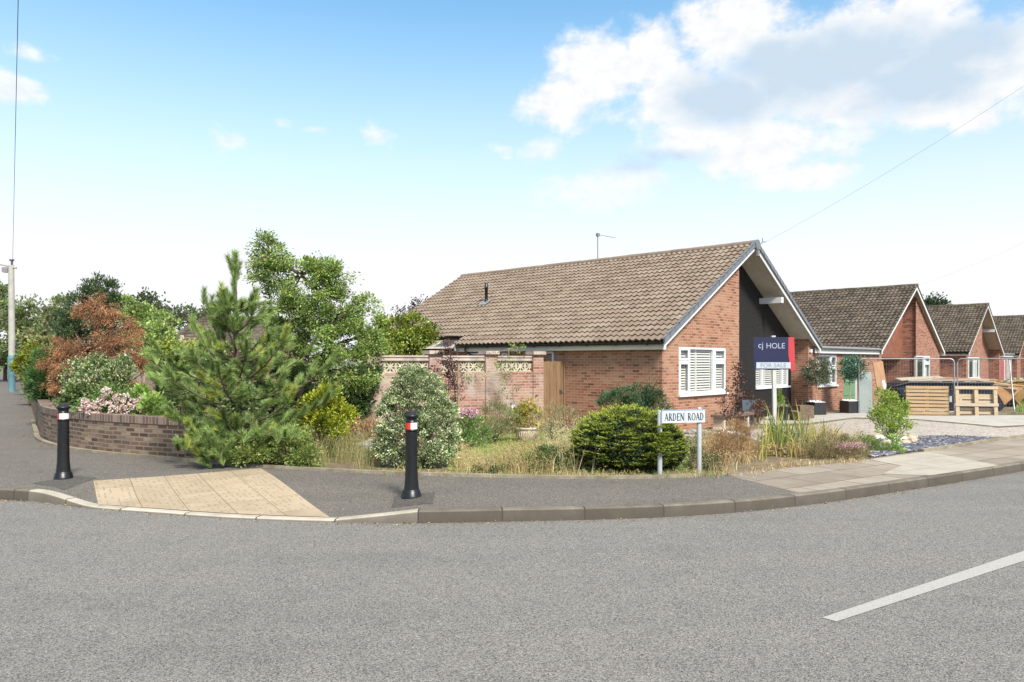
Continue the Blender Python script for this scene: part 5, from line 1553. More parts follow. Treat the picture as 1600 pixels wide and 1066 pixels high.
def parasol():
    p = at(284, 550, 27); g0_ = H(p.x, p.y)
    T = thing('closed_parasol', 'closed taupe parasol standing above the ivy hedge', 'parasol', (p.x, p.y, g0_))
    z = p.z - g0_
    m = MB(); m.tube([(0, 0, 0), (0, 0, z + 0.72)], 0.022, 8); m.build('pole', M['gutter_grey'], T)
    m = MB(); prof = [(0.17, z - 0.1), (0.165, z + 0.1), (0.12, z + 0.42), (0.05, z + 0.6), (0.0, z + 0.64)]
    n = 20
    V = []
    for k, (r, zz) in enumerate(prof):
        for j in range(n):
            t = 2 * math.pi * j / n; rr = r * (1 + 0.22 * (1 if j % 2 else -1)); V.append((rr * math.cos(t), rr * math.sin(t), zz))
    for k in range(len(prof) - 1):
        for j in range(n): m.poly([V[k * n + j], V[k * n + (j + 1) % n], V[(k + 1) * n + (j + 1) % n], V[(k + 1) * n + j]])
    m.build('canopy', M['parasol'], T)
    m = MB(); m.lathe([(0.05, z + 0.64), (0.05, z + 0.7), (0.02, z + 0.75)], (0, 0, 0), 10); m.build('finial', M['wire'], T)
parasol()

# ---- left-hand bed
def tall_dark():
    E = [ell(148, 450, 12, 20, 24), ell(160, 462, 22, 26, 24), ell(140, 485, 34, 32, 24), ell(118, 505, 26, 34, 24), ell(175, 490, 26, 34, 24), ell(145, 530, 44, 40, 24), ell(132, 470, 12, 18, 24), ell(182, 462, 8, 16, 24)]
    bush('dark_conifer', 'tall dark green conifer behind the dead brown one', 'conifer', E, 15000, 0.10, 0.035, [(0.045, 0.075, 0.035), (0.07, 0.105, 0.045), (0.09, 0.13, 0.055)], nsub=170, subr=0.16, r0=0.1, nl=14, trunk=[at(150, 560, 24), at(150, 450, 24)], parts=('crown', 'trunk'), up=0.7)
tall_dark()
def dead_conifer():
    E = [ell(150, 470, 9, 10, 18, 1.2), ell(140, 482, 18, 9, 18, 1), ell(166, 482, 24, 9, 18, 1), ell(150, 500, 16, 12, 18, 1), ell(182, 505, 24, 10, 18, 1), ell(205, 515, 16, 9, 18, 1), ell(172, 530, 26, 12, 18, 1), ell(196, 540, 22, 14, 17.5, 1), ell(165, 552, 16, 20, 17.5, 1),
         ell(205, 560, 20, 12, 17, 1), ell(215, 575, 12, 14, 17, 1), ell(112, 540, 26, 10, 17.5, 1), ell(92, 552, 24, 11, 17.5, 1), ell(122, 556, 24, 12, 17.5, 1), ell(82, 570, 14, 12, 17.5, 1), ell(105, 580, 18, 16, 17, 1), ell(95, 602, 20, 14, 17, 1), ell(210, 605, 18, 14, 16.5, 1), ell(128, 492, 12, 7, 18, 1)]
    pal = [(0.27, 0.135, 0.065), (0.32, 0.168, 0.085), (0.21, 0.10, 0.05), (0.37, 0.215, 0.125)]
    T, C = bush('dead_conifer', 'dead orange-brown conifer with drooping feathery sprays', 'conifer', E, 21000, 0.09, 0.013, pal, nsub=300, subr=0.095, mat='dry', r0=0.07, nl=90, trunk=[at(150, 640, 18), at(152, 540, 18), at(150, 480, 18)], parts=('crown', 'trunk'), up=-0.25, clumpvar=0.24, hang=0.45, base=tuple(at(152, 690, 18)[:2]) + (0.1,))
dead_conifer()
GB = [(0.055, 0.11, 0.035), (0.08, 0.15, 0.045), (0.11, 0.19, 0.06)]
E = [ell(77, 585, 29, 40, 18, 0.9), ell(66, 600, 20, 26, 18)]
bush('round_cypress', 'rounded bright green cypress bush behind the curved wall', 'conifer bush', E, 15000, 0.075, 0.018, GB, nsub=190, subr=0.085, base=(E[0][0][0], E[0][0][1], 0.1), parts=('foliage', 'stems'), up=0.8)
E = [ell(48, 560, 12, 20, 26), ell(40, 572, 15, 16, 26), ell(55, 575, 12, 16, 26), ell(58, 548, 6, 10, 26), ell(42, 584, 9, 8, 26)]
bush('golden_conifer', 'golden-tipped conifer by the wall near the teal pole base', 'conifer', E, 5500, 0.09, 0.05, [(0.32, 0.31, 0.03), (0.20, 0.22, 0.03), (0.09, 0.12, 0.025)], nsub=90, subr=0.14, clumpvar=0.35, base=(E[0][0][0], E[0][0][1], 0.1), up=0.6)
E = [ell(40, 566, 10, 12, 34), ell(48, 560, 14, 12, 36)]
bush('garden_shrub', 'dense green shrub beyond the golden conifer', 'shrub', E, 2600, 0.12, 0.07, MG, nsub=50, subr=0.2, base=(E[0][0][0], E[0][0][1], 0.1))
E = [ell(245, 512, 30, 24, 24), ell(215, 500, 24, 22, 24), ell(248, 530, 22, 24, 23), ell(222, 535, 34, 26, 23), ell(200, 480, 14, 12, 24)]
bush('maple_tree', 'light green maple behind the dead conifer', 'tree', E, 11000, 0.085, 0.06, [(0.22, 0.29, 0.085), (0.28, 0.34, 0.11), (0.15, 0.215, 0.065)], nsub=130, subr=0.17, base=(E[0][0][0], 24, 0), r0=0.07, trunk=[(E[0][0][0], 24, 1.3)], parts=('crown', 'trunk'), clumpvar=0.2)
E = [ell(128, 590, 26, 28, 15.6), ell(160, 585, 30, 26, 15.4), ell(185, 600, 24, 30, 15), ell(140, 620, 30, 30, 15), ell(120, 625, 20, 26, 15), ell(170, 625, 34, 26, 14.8), ell(200, 572, 10, 12, 15.4), ell(150, 564, 16, 10, 15.4)]
PS = [(0.12, 0.17, 0.055), (0.17, 0.22, 0.085), (0.075, 0.115, 0.035)]
T, C = bush('flowering_shrub', 'leafy shrub with pale cream new leaves above the wall', 'shrub', E, 13000, 0.07, 0.045, PS, nsub=150, subr=0.10, mat='leaf_gloss', base=(E[0][0][0], 15.3, 0.2))
up_ = C[C[:, 2] > np.quantile(C[:, 2], 0.45)]
P = up_[rng.integers(0, len(up_), 3000)] + rng.normal(0, 0.07, (3000, 3)); D = rng.normal(0, .6, P.shape); D[:, 2] += .6
extra_leaves(T, 'pale_young_leaves', P, D, 0.05, 0.032, [(0.46, 0.43, 0.26), (0.34, 0.36, 0.18), (0.52, 0.45, 0.32)], 'leaf')
E = [ell(160, 632, 26, 16, 13.6), ell(195, 632, 32, 18, 13.5), ell(222, 640, 18, 14, 13.3), ell(140, 645, 16, 12, 13.6), ell(180, 615, 22, 12, 13.8)]
T, C = bush('rose_bush', 'rose bush with pale pink blooms spilling over the low wall', 'rose bush', E, 5500, 0.045, 0.03, [(0.12, 0.19, 0.05), (0.19, 0.27, 0.08), (0.08, 0.13, 0.035)], nsub=90, subr=0.10, base=(E[0][0][0], 13.6, 0.3))
nf = 150
cf = np.concatenate([np.array([at(px, py, 13.2 - 0.1 * random.random()) for px, py in [(random.gauss(136, 5), random.gauss(632, 6)) for _ in range(18)] + [(random.gauss(147, 6), random.gauss(642, 5)) for _ in range(22)] + [(random.gauss(185, 20), random.gauss(634, 9)) for _ in range(75)] + [(random.gauss(218, 9), random.gauss(636, 8)) for _ in range(25)] + [(random.gauss(162, 5), random.gauss(610, 4)) for _ in range(10)]])])
nf = len(cf); k = 15
P = np.repeat(cf, k, axis=0) + rng.normal(0, 0.012, (nf * k, 3)); D = rng.normal(0, 1, P.shape); D[:, 1] -= 0.5; D[:, 2] += 0.4
extra_leaves(T, 'blooms', P, D, 0.034, 0.03, [(0.72, 0.54, 0.50), (0.74, 0.62, 0.57), (0.66, 0.42, 0.44), (0.74, 0.68, 0.62)], 'petal')
E = [ell(240, 640, 14, 20, 13), ell(225, 625, 12, 18, 13.6), ell(250, 655, 10, 16, 12.8)]
bush('bright_leafy_plant', 'bright green leafy plant between the roses and the pine', 'plant', E, 1700, 0.09, 0.045, [(0.20, 0.30, 0.07), (0.26, 0.36, 0.10)], nsub=40, subr=0.10, base=(E[0][0][0], 13.1, 0.2))
# ivy over the wall behind the pine
E = [ell(290, 555, 34, 14, 20), ell(330, 552, 26, 16, 20), ell(270, 575, 26, 18, 20), ell(310, 590, 50, 34, 19.6), ell(280, 610, 34, 26, 19.4), ell(350, 600, 34, 36, 19.4)]
T, C = bush('ivy_hedge', 'dark ivy mound with yellow-green top behind the pine', 'ivy', E, 12000, 0.075, 0.06, [(0.04, 0.075, 0.025), (0.06, 0.10, 0.03), (0.11, 0.15, 0.055)], nsub=160, subr=0.14, mat='leaf_gloss', base=(E[0][0][0], 20, 0), clumpvar=0.3)
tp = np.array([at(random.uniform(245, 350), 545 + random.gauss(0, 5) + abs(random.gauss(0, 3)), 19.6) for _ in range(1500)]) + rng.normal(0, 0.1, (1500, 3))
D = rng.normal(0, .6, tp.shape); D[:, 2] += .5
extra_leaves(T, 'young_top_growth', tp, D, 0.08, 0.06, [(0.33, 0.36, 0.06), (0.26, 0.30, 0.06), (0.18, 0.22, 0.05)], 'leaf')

# ---- the pine
def pine():
    Y = 11.85; base = at(372, 722, Y); base.z = H(base.x, base.y)
    T = thing('pine_tree', 'young green pine with long needles at the pavement corner', 'pine tree', base)
    prof = [(0.15, 1.2), (0.5, 1.5), (0.88, 1.52), (1.28, 1.34), (1.68, 1.04), (2.06, 0.72), (2.36, 0.42)]
    tr = MB(); lean = lambda z: Vector((-0.05 * z / 3.2 * 1.0, 0.0, z))
    tr.tube([lean(0), lean(0.9), lean(1.7), lean(2.4), lean(2.8), lean(3.1)], [0.075, 0.065, 0.05, 0.033, 0.022, 0.014], 9)
    So = []; Sd = []; Sl = []; Sn = []
    rr = random.Random(21)
    def shoot(o, d, l, dense=1.0):
        So.append(tuple(o)); Sd.append(tuple(d.normalized())); Sl.append(l); Sn.append(int(1080 * l * dense))
    for zi, (z, rad) in enumerate(prof):
        nb = 9 if z < 1.4 else (7 if z < 2.2 else 5)
        for b in range(nb):
            ang = 2 * math.pi * (b + rr.uniform(-.3, .3)) / nb + zi * 0.8
            L = rad * rr.uniform(0.62, 1.08) * ((0.9 if z < 1.4 else 0.76) if math.cos(ang) > 0.3 else 0.88)
            if z > 1.5 and math.cos(ang) < -0.15: L *= 0.5
            if z < 0.7 and math.cos(ang) < -0.3: L *= 0.8
            s = lean(z + rr.uniform(-.1, .1)); dirv = Vector((math.cos(ang), math.sin(ang), 0))
            rise = 0.16 + 0.55 * (z / 3.0) + rr.uniform(-.06, .12)
            pts = [s + dirv * L * t + Vector((0, 0, L * (rise * t * t * 1.15 - 0.03 * t))) for t in (0, .3, .6, .85, 1)]
            tr.tube(pts, [0.022, 0.017, 0.012, 0.009, 0.006], 5)
            tip = pts[-1]; up = (pts[-1] - pts[-3]).normalized()
            shoot(tip - up * 0.06, up + Vector((0, 0, 0.6)), rr.uniform(0.20, 0.36), 1.1)
            # side shoots
            for t in np.linspace(0.22, 0.98, max(4, int(L / 0.14))):
                k = min(3, int(t * 4)); p = pts[k].lerp(pts[k + 1], t * 4 - k)
                side = Vector((-dirv.y, dirv.x, 0)) * rr.choice((-1, 1))
                d = dirv * rr.uniform(.3, .8) + side * rr.uniform(.3, 1.0) + Vector((0, 0, rr.uniform(.15, .8)))
                l2 = rr.uniform(0.14, 0.32) * (1.15 - 0.35 * t)
                e = p + d.normalized() * l2 * 0.7
                tr.tube([p, e], [0.007, 0.004], 4, caps=False)
                shoot(e - d.normalized() * l2 * 0.6, d, l2 * 1.1)
    for k in range(5):   # leader candles
        a = k * 1.3; o = lean(2.78 + 0.04 * k)
        d = Vector((0.34 * math.cos(a), 0.34 * math.sin(a), 1)) if k else Vector((-0.03, 0, 1))
        tr.tube([o, o + d.normalized() * 0.4], [0.012, 0.006], 5); shoot(o + d * 0.06, d, 0.33 if k else 0.5, 0.9)
    for px, py in ((345, 470), (330, 490), (300, 520), (318, 478), (365, 455)):
        e = at(px, py, Y - 0.15) - base; s = lean(max(1.6, e.z - 0.75))
        m = s.lerp(e, 0.55) + Vector((0, 0, -0.14)); tr.tube([s, m, e], [0.016, 0.011, 0.006], 5)
        d = (e - m); shoot(m.lerp(e, 0.25), d + Vector((0, 0, .3)), 0.5, 0.9)
        shoot(e, Vector((0.05, 0, 1)), 0.26, 0.9)
    # low skirts resting on the ground
    for px, py in ((300, 700), (318, 708), (328, 700), (345, 705), (305, 682), (312, 690), (330, 686), (380, 690), (410, 684), (360, 670), (440, 690), (322, 714), (334, 716), (340, 718)):
        e = at(px, py, Y - 0.75 + rr.uniform(-.15, .15)) - base; s = lean(0.25)
        tr.tube([s, s.lerp(e, .5) + Vector((0, 0, .1)), e], [0.014, 0.01, 0.005], 5)
        for _ in range(6):
            d = Vector((rr.gauss(0, .7), rr.gauss(-.2, .5), rr.uniform(.4, 1.1))); shoot(e + Vector((rr.gauss(0, .09), rr.gauss(0, .09), rr.gauss(0, .04))), d, rr.uniform(.14, .24), 1.2)
    tr.build('trunk', M['bark'], T)
    So, Sd, Sl, Sn = np.array(So), np.array(Sd), np.array(Sl), np.array(Sn)
    i = np.repeat(np.arange(len(So)), Sn); n = len(i)
    t = rng.uniform(0, 1, n)
    d = Sd[i]; pr = unit(np.cross(d, rng.normal(0, 1, (n, 3))))
    b = So[i] + d * (Sl[i] * t)[:, None]
    ln = rng.uniform(0.08, 0.135, n)
    nd = unit(d * 0.85 + pr * 0.6 + rng.normal(0, .12, (n, 3)))
    tip = b + nd * ln[:, None]
    sd_ = unit(np.cross(nd, rng.normal(0, 1, (n, 3)))) * 0.0034
    v = np.stack([b - sd_, b + sd_, tip], 1).reshape(-1, 3)
    tint = 1 + 0.16 * rng.normal(0, 1, len(So))
    col = pick([(0.175, 0.24, 0.07), (0.115, 0.175, 0.055), (0.25, 0.315, 0.105)], n, 0.18) * tint[i][:, None]
    yl = (rng.random(len(So)) < 0.10)[i]; col[yl] = col[yl] * np.array([1.5, 1.25, 0.9])
    mesh_np('needles', v, np.arange(3 * n).reshape(-1, 3), np.repeat(np.clip(col, .005, .9), 3, axis=0), M['needle'], T)
    return T
pine()
E = [ell(362, 600, 16, 34, 11.7, 1), ell(380, 625, 20, 24, 11.6, 1), ell(355, 640, 14, 20, 11.6, 1)]
bush('trunk_ivy', 'pale green ivy leaves climbing the trunk inside the pine', 'ivy', E, 900, 0.06, 0.045, [(0.16, 0.22, 0.08), (0.22, 0.28, 0.11), (0.10, 0.15, 0.05)], nsub=60, subr=0.08, mat='leaf_gloss', base=tuple(at(366, 700, 11.7)), nl=14, r0=0.01)
# ---- broadleaf tree leaning behind the pine
def leaning_tree():
    Y = 14.6
    E = [ell(408, 372, 9, 12, Y), ell(418, 392, 22, 12, Y), ell(405, 412, 26, 14, Y), ell(440, 405, 22, 13, Y), ell(430, 430, 34, 22, Y), ell(470, 422, 24, 15, Y), ell(500, 425, 30, 16, Y), ell(525, 432, 20, 14, Y), ell(490, 452, 42, 24, Y - .2), ell(535, 470, 26, 16, Y), ell(570, 475, 18, 12, Y), ell(520, 492, 44, 22, Y - .3),
         ell(565, 500, 26, 18, Y), ell(470, 490, 40, 28, Y), ell(545, 530, 40, 24, Y - .3), ell(575, 545, 22, 26, Y), ell(500, 540, 34, 26, Y), ell(530, 572, 40, 26, Y - .3), ell(560, 590, 26, 20, Y - .2), ell(440, 480, 30, 36, Y + .3), ell(450, 540, 30, 30, Y + .3)]
    base = at(452, 690, Y); base.z = 0
    T, C = bush('locust_tree', 'tall airy broadleaf tree leaning over the garden behind the pine', 'tree', E, 36000, 0.062, 0.028, [(0.15, 0.225, 0.055), (0.20, 0.275, 0.07), (0.11, 0.17, 0.045), (0.28, 0.33, 0.085)], nsub=300, subr=0.125, mat='leaf',
                base=tuple(base), r0=0.065, nl=110, trunk=[at(472, 602, Y), at(493, 575, Y - .1), at(512, 545, Y - .1), at(520, 505, Y), at(505, 465, Y), at(470, 430, Y), at(425, 400, Y)], stem='stem_dark', parts=('crown', 'trunk'), up=0.0, clumpvar=0.22, hang=0.15, inner=0.1)
    m = MB(); B = Vector(base)
    m.tube([at(512, 545, Y - .1) - B, at(524, 526, Y - .2) - B, at(540, 514, Y - .2) - B, at(560, 500, Y - .1) - B], [0.035, 0.03, 0.02, 0.01], 7)
    m.tube([at(472, 602, Y) - B, at(500, 590, Y - .3) - B, at(535, 575, Y - .3) - B], [0.03, 0.02, 0.01], 6); m.build('limb', M['stem_dark'], T)
leaning_tree()
E = [ell(565, 610, 20, 34, 17.2), ell(552, 625, 22, 30, 17.2), ell(575, 580, 16, 24, 17.4), ell(545, 650, 18, 16, 17)]
bush('wall_ivy', 'dark ivy climbing the end of the pink brick wall', 'ivy', E, 8500, 0.06, 0.05, [(0.035, 0.065, 0.022), (0.055, 0.09, 0.03), (0.08, 0.12, 0.04)], nsub=120, subr=0.10, mat='leaf_gloss', base=(E[0][0][0], 17.2, 0))
E = [ell(510, 632, 26, 18, 12.6), ell(500, 655, 24, 16, 12.4), ell(535, 648, 18, 12, 12.4), ell(490, 640, 16, 18, 12.6), ell(520, 668, 20, 14, 12.3), ell(512, 612, 12, 8, 12.6)]
bush('golden_choisya', 'bright yellow-green shrub at the right foot of the pine', 'shrub', E, 8500, 0.055, 0.026, [(0.42, 0.42, 0.035), (0.34, 0.36, 0.035), (0.24, 0.29, 0.035), (0.15, 0.2, 0.03)], nsub=110, subr=0.085, base=(E[0][0][0], 12.5, 0.05), clumpvar=0.2)
E = [ell(395, 705, 30, 18, 11.2), ell(430, 700, 30, 26, 11.3), ell(462, 700, 26, 26, 11.2), ell(450, 680, 30, 20, 11.6), ell(480, 715, 18, 16, 11), ell(372, 715, 14, 10, 11.1)]
T, C = bush('low_mixed_shrub', 'low pale green shrub under the pine by the pavement edge', 'shrub', E, 9000, 0.04, 0.024, [(0.16, 0.22, 0.055), (0.21, 0.27, 0.07), (0.10, 0.15, 0.04), (0.28, 0.31, 0.09)], nsub=130, subr=0.075, base=(E[0][0][0], 11.25, 0.1))
E = [ell(610, 520, 30, 24, 25), ell(645, 520, 34, 26, 25), ell(668, 530, 18, 22, 25), ell(590, 535, 26, 26, 25), ell(625, 548, 50, 20, 24.5), ell(640, 500, 14, 8, 25)]
bush('golden_laurel', 'yellow-green laurel rising above the garden wall', 'laurel', E, 11500, 0.105, 0.05, [(0.30, 0.32, 0.035), (0.20, 0.25, 0.035), (0.13, 0.18, 0.035), (0.09, 0.13, 0.03)], nsub=140, subr=0.17, mat='leaf_gloss', base=(E[0][0][0], 25, 0), clumpvar=0.25)

E = [ell(440, 585, 60, 46, 16.4), ell(420, 600, 60, 50, 16.2), ell(360, 590, 50, 50, 16.6), ell(480, 620, 50, 50, 16), ell(440, 650, 70, 40, 15.6), ell(370, 640, 60, 40, 16)]
bush('evergreen_shrub', 'tall dark evergreen shrub filling the space behind the pine', 'shrub', E, 23000, 0.075, 0.045, [(0.06, 0.10, 0.03), (0.09, 0.14, 0.04), (0.13, 0.18, 0.06)], nsub=190, subr=0.14, base=(E[0][0][0], 16.2, 0), clumpvar=0.25)
# ---- front of the wall
def variegated():
    Y = 11.3
    E = [ell(652, 660, 62, 62, Y, 0.9), ell(650, 625, 44, 48, Y, 0.9), ell(648, 598, 26, 28, Y, 0.9), ell(652, 690, 66, 40, Y, 0.9)]
    base = at(652, 733, Y); base.z = H(base.x, base.y)
    T, C = bush('variegated_euonymus', 'large dome of cream-edged variegated leaves behind the nearer bollard', 'shrub', E, 40000, 0.034, 0.023, [(0.12, 0.185, 0.06), (0.18, 0.24, 0.09), (0.08, 0.13, 0.045), (0.46, 0.47, 0.29), (0.58, 0.57, 0.40), (0.33, 0.37, 0.19)], nsub=620, subr=0.052, mat='leaf_gloss', base=tuple(base), inner=0.06, up=0.3, floor=base.z + 0.03, clumpvar=0.16)
variegated()
def yew():
    Y = 10.9
    base = at(985, 741, Y); base.z = H(base.x, base.y); B = np.array(base)
    dome = [ell(982, 690, 86, 53, Y, 0.75), ell(935, 698, 42, 38, Y, .75), ell(1040, 702, 32, 38, Y, .75)]
    T = thing('clipped_yew', 'wide low dome of clipped yew left of the street sign', 'yew', base)
    # flat sprays over the dome; highlights painted as bright tips, most towards the top
    C = []; O = []
    for (c, r), m in zip(dome, (620, 170, 150)):
        d = unit(rng.normal(0, 1, (m, 3))); C.append(c + d * r * rng.uniform(0.9, 1.02, (m, 1))); O.append(unit(d / r * r.mean()))
    x = np.array([tuple(at(1035 + random.gauss(0, 9), 691 + random.gauss(0, 11), 10.27)) for _ in range(60)]); C.append(x); O.append(np.tile([0.1, -1, .2], (60, 1)))
    C = np.concatenate(C); O = np.concatenate(O)
    k = (C[:, 2] > base.z + 0.1); C, O = C[k], O[k]
    n = 46000; i = rng.integers(0, len(C), n)
    out = unit(O[i] * np.array([1, 1, 0.35]) + np.array([0, 0, 0.12])); sd = unit(np.cross(out, [0, 0, 1.0]))
    t = rng.uniform(0, 1, (n, 1)); w = rng.normal(0, 0.055, (n, 1))
    P = C[i] + out * (t - 0.75) * 0.14 + sd * w * (1.1 - 0.6 * t) + np.array([0, 0, 1]) * (rng.normal(0, 0.008, (n, 1)) + 0.02 * t)
    D = out * 0.8 + sd * rng.normal(0, .8, (n, 1)) + np.array([0, 0, .25])
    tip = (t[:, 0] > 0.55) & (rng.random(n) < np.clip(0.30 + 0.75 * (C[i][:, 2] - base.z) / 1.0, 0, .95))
    cols = np.where(tip[:, None], pick([(0.34, 0.37, 0.055), (0.26, 0.31, 0.045)], n, .18), pick([(0.045, 0.075, 0.02), (0.075, 0.11, 0.028)], n, .2))  # bright tips and dark inner ends stand for light and shade
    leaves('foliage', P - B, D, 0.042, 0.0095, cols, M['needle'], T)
    # inner needles coloured dark for the shade inside the dome
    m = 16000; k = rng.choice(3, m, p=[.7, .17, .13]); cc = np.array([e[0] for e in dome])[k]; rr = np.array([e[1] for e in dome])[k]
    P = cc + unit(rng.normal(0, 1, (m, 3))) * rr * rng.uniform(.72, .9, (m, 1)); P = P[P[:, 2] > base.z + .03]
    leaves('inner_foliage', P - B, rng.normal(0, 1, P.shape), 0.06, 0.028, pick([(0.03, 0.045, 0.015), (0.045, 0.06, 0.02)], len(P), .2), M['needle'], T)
    limbs(T, (0, 0, 0), C - B, 40, 0.03, M['bark'], 'stems')
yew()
E = [ell(985, 625, 34, 16, 17.3), ell(1005, 615, 24, 14, 17.3), ell(960, 628, 22, 12, 17.3), ell(1020, 630, 18, 16, 17.2), ell(1000, 640, 44, 20, 17.2), ell(1015, 604, 7, 7, 17.3), ell(948, 622, 10, 6, 17.3)]
bush('dark_juniper', 'spiky dark juniper against the corner bungalow side wall', 'juniper', E, 7000, 0.08, 0.018, [(0.035, 0.065, 0.03), (0.055, 0.095, 0.045), (0.075, 0.12, 0.055)], nsub=70, subr=0.11, mat='needle', base=(E[0][0][0], 17.3, -0.05), up=0.6, clumpvar=0.2)
# purple plum and its stake
def plum():
    Y = 16.6
    E = [ell(700, 560, 16, 14, Y), ell(690, 580, 16, 14, Y), ell(712, 585, 12, 16, Y), ell(695, 605, 18, 12, Y), ell(712, 615, 10, 18, Y), ell(700, 640, 12, 14, Y), ell(704, 540, 10, 10, Y)]
    b = at(713, 684, Y); b.z = H(b.x, b.y)
    T, C = bush('purple_plum', 'thin purple-leaved sapling in front of the garden wall', 'sapling', E, 1900, 0.045, 0.03, [(0.075, 0.035, 0.04), (0.12, 0.06, 0.06), (0.17, 0.10, 0.09)], nsub=90, subr=0.085, base=tuple(b), r0=0.018, nl=46, trunk=[at(712, 640, Y), at(710, 600, Y), at(704, 560, Y)], stem='stem_dark', parts=('crown', 'trunk'), clumpvar=0.25)
    m = MB(); m.tube([Vector((0, 0, -0.2)), at(716.5, 562, Y - .1) - at(716.5, 684, Y - .1)], 0.028, 8); 
    o = m.build('tree_stake', M['bark_pale']); q = at(716.5, 684, Y - .1); o.location = (q.x, q.y, H(q.x, q.y)); tag(o, 'pale wooden stake beside the purple-leaved sapling', 'stake')
plum()
def climber():
    Y = 19.0; b = at(800, 680, Y); b.z = H(b.x, b.y)
    E = [ell(790, 575, 12, 26, Y), ell(800, 550, 10, 12, Y), ell(775, 560, 8, 10, Y), ell(808, 590, 8, 16, Y), ell(790, 610, 12, 12, Y), ell(812, 545, 6, 8, Y), ell(745, 585, 10, 18, Y), ell(730, 600, 6, 14, Y)]
    bush('wall_climber', 'sparse climber with few green leaves on the garden wall', 'climber', E, 420, 0.06, 0.035, [(0.16, 0.22, 0.06), (0.12, 0.17, 0.05), (0.25, 0.28, 0.08)], nsub=50, subr=0.1, base=tuple(b), r0=0.012, nl=34, trunk=[at(803, 630, Y), at(799, 585, Y), at(794, 545, Y)], parts=('foliage', 'stems'), stem='bark_pale')
climber()
def feeder():
    Y = 18.6; p = at(801, 642, Y); g_ = H(p.x, p.y)
    T = thing('bird_feeder', 'small white bird feeder cup on a thin stick by the wall', 'bird feeder', (p.x, p.y, g_))
    z = p.z - g_
    m = MB(); m.tube([(0.02, 0.03, 0), (0, 0.03, z + 0.2), (-0.14, 0.03, z + 0.34), (-0.8, 0.05, z + 0.95)], 0.008, 5); m.build('stick', M['bark_pale'], T)
    m = MB(); m.lathe([(0.045, z - 0.06), (0.055, z + 0.1), (0.06, z + 0.16)], (0, 0, 0), 14); m.build('cup', M['upvc'], T)
    m = MB(); m.lathe([(0.068, z + 0.16), (0.062, z + 0.2), (0.0, z + 0.215)], (-0.01, 0, 0), 14); m.build('lid', M['potgrey'], T)
feeder()
def perennials(lab, cat, name, E, n, pal, L, W, flowers=None, Y=16, **kw):
    b = E[0][0]
    T, C = bush(name, lab, cat, E, n, L, W, pal, base=(b[0], b[1], H(b[0], b[1])), **kw)
    if flowers:
        part, pts, pal2, k, s = flowers
        P = np.repeat(np.array(pts), k, axis=0); P = P + unit(rng.normal(0, 1, P.shape)) * s * rng.uniform(.5, 1, (len(P), 1)); D = P - np.repeat(np.array(pts), k, axis=0)
        extra_leaves(T, part, P, D + rng.normal(0, .01, D.shape), s * 0.9, s * 0.8, pal2, 'petal')
    return T
perennials('phlox clump with round pink flower heads left of the lawn', 'flowers', 'pink_phlox', [ell(735, 660, 16, 14, 15), ell(725, 675, 16, 16, 14.8), ell(745, 680, 18, 16, 14.8), ell(720, 690, 14, 14, 14.5)], 2600, [(0.14, 0.21, 0.06), (0.2, 0.28, 0.09), (0.1, 0.15, 0.05)], 0.07, 0.022,
           ('flower_heads', [at(x, y, 14.9) for x, y in ((723, 644), (731, 645), (737, 650), (741, 643), (721, 650), (734, 643))], [(0.62, 0.38, 0.47), (0.72, 0.50, 0.57), (0.55, 0.3, 0.42)], 40, 0.045), nsub=50, subr=0.1, up=0.8)
perennials('loose tall green weeds in front of the wall left of the pot', 'plants', 'tall_weeds', [ell(770, 650, 22, 22, 16.5), ell(785, 665, 26, 22, 16), ell(765, 675, 22, 20, 15.6), ell(800, 660, 16, 18, 16.5), ell(772, 632, 10, 10, 16.8)], 4200, [(0.15, 0.18, 0.07), (0.22, 0.22, 0.10), (0.24, 0.17, 0.09), (0.12, 0.17, 0.06)], 0.075, 0.012, nsub=80, subr=0.12, up=1.0)
perennials('wispy dry brown seedheads in front of the side gate', 'weeds', 'dry_weeds', [ell(862, 655, 22, 22, 16.8), ell(885, 660, 24, 22, 16.4), ell(845, 665, 18, 16, 16.4), ell(905, 668, 22, 18, 16)], 3600, [(0.30, 0.23, 0.13), (0.22, 0.19, 0.10), (0.16, 0.17, 0.07), (0.4, 0.33, 0.2)], 0.08, 0.009, nsub=90, subr=0.12, up=0.9, mat='dry')
def lawn_pot():
    p = on_ground(823, 690.5); s = (p.y) / FOC
    T = thing('garden_urn', 'pale fluted terracotta pot standing on the lawn', 'plant pot', p)
    prof = [(0.17, 0), (0.175, 0.03), (0.19, 0.05), (0.235, 0.16), (0.25, 0.25), (0.245, 0.28), (0.275, 0.295), (0.28, 0.325), (0.255, 0.335), (0.235, 0.30), (0.0, 0.29)]
    m = MB(); m.lathe(prof, (0, 0, 0), 30); m.build('body', M['terracotta'], T)
    m = MB()
    for k in range(30):
        a = 2 * math.pi * k / 30
        m.tube([(0.195 * math.cos(a), 0.195 * math.sin(a), 0.055), (0.24 * math.cos(a), 0.24 * math.sin(a), 0.16), (0.252 * math.cos(a), 0.252 * math.sin(a), 0.24)], 0.011, 5)
    kind(m.build('fluting', M['terracotta'], T), 'stuff')
    Y = p.y
    E = [ell(820, 652, 14, 10, Y), ell(828, 636, 10, 12, Y), ell(812, 645, 14, 10, Y), ell(832, 660, 12, 8, Y), ell(815, 665, 12, 8, Y), ell(838, 648, 8, 8, Y)]
    perT, C = bush('yellow_potted_shrub', 'yellowing shrub growing in the pale terracotta pot', 'shrub', E, 620, 0.085, 0.05, [(0.42, 0.36, 0.06), (0.34, 0.34, 0.07), (0.45, 0.30, 0.05), (0.24, 0.28, 0.07)], nsub=40, subr=0.09, base=(p.x, p.y, p.z + 0.29), r0=0.014, nl=26, stem='bark_pale')
lawn_pot()
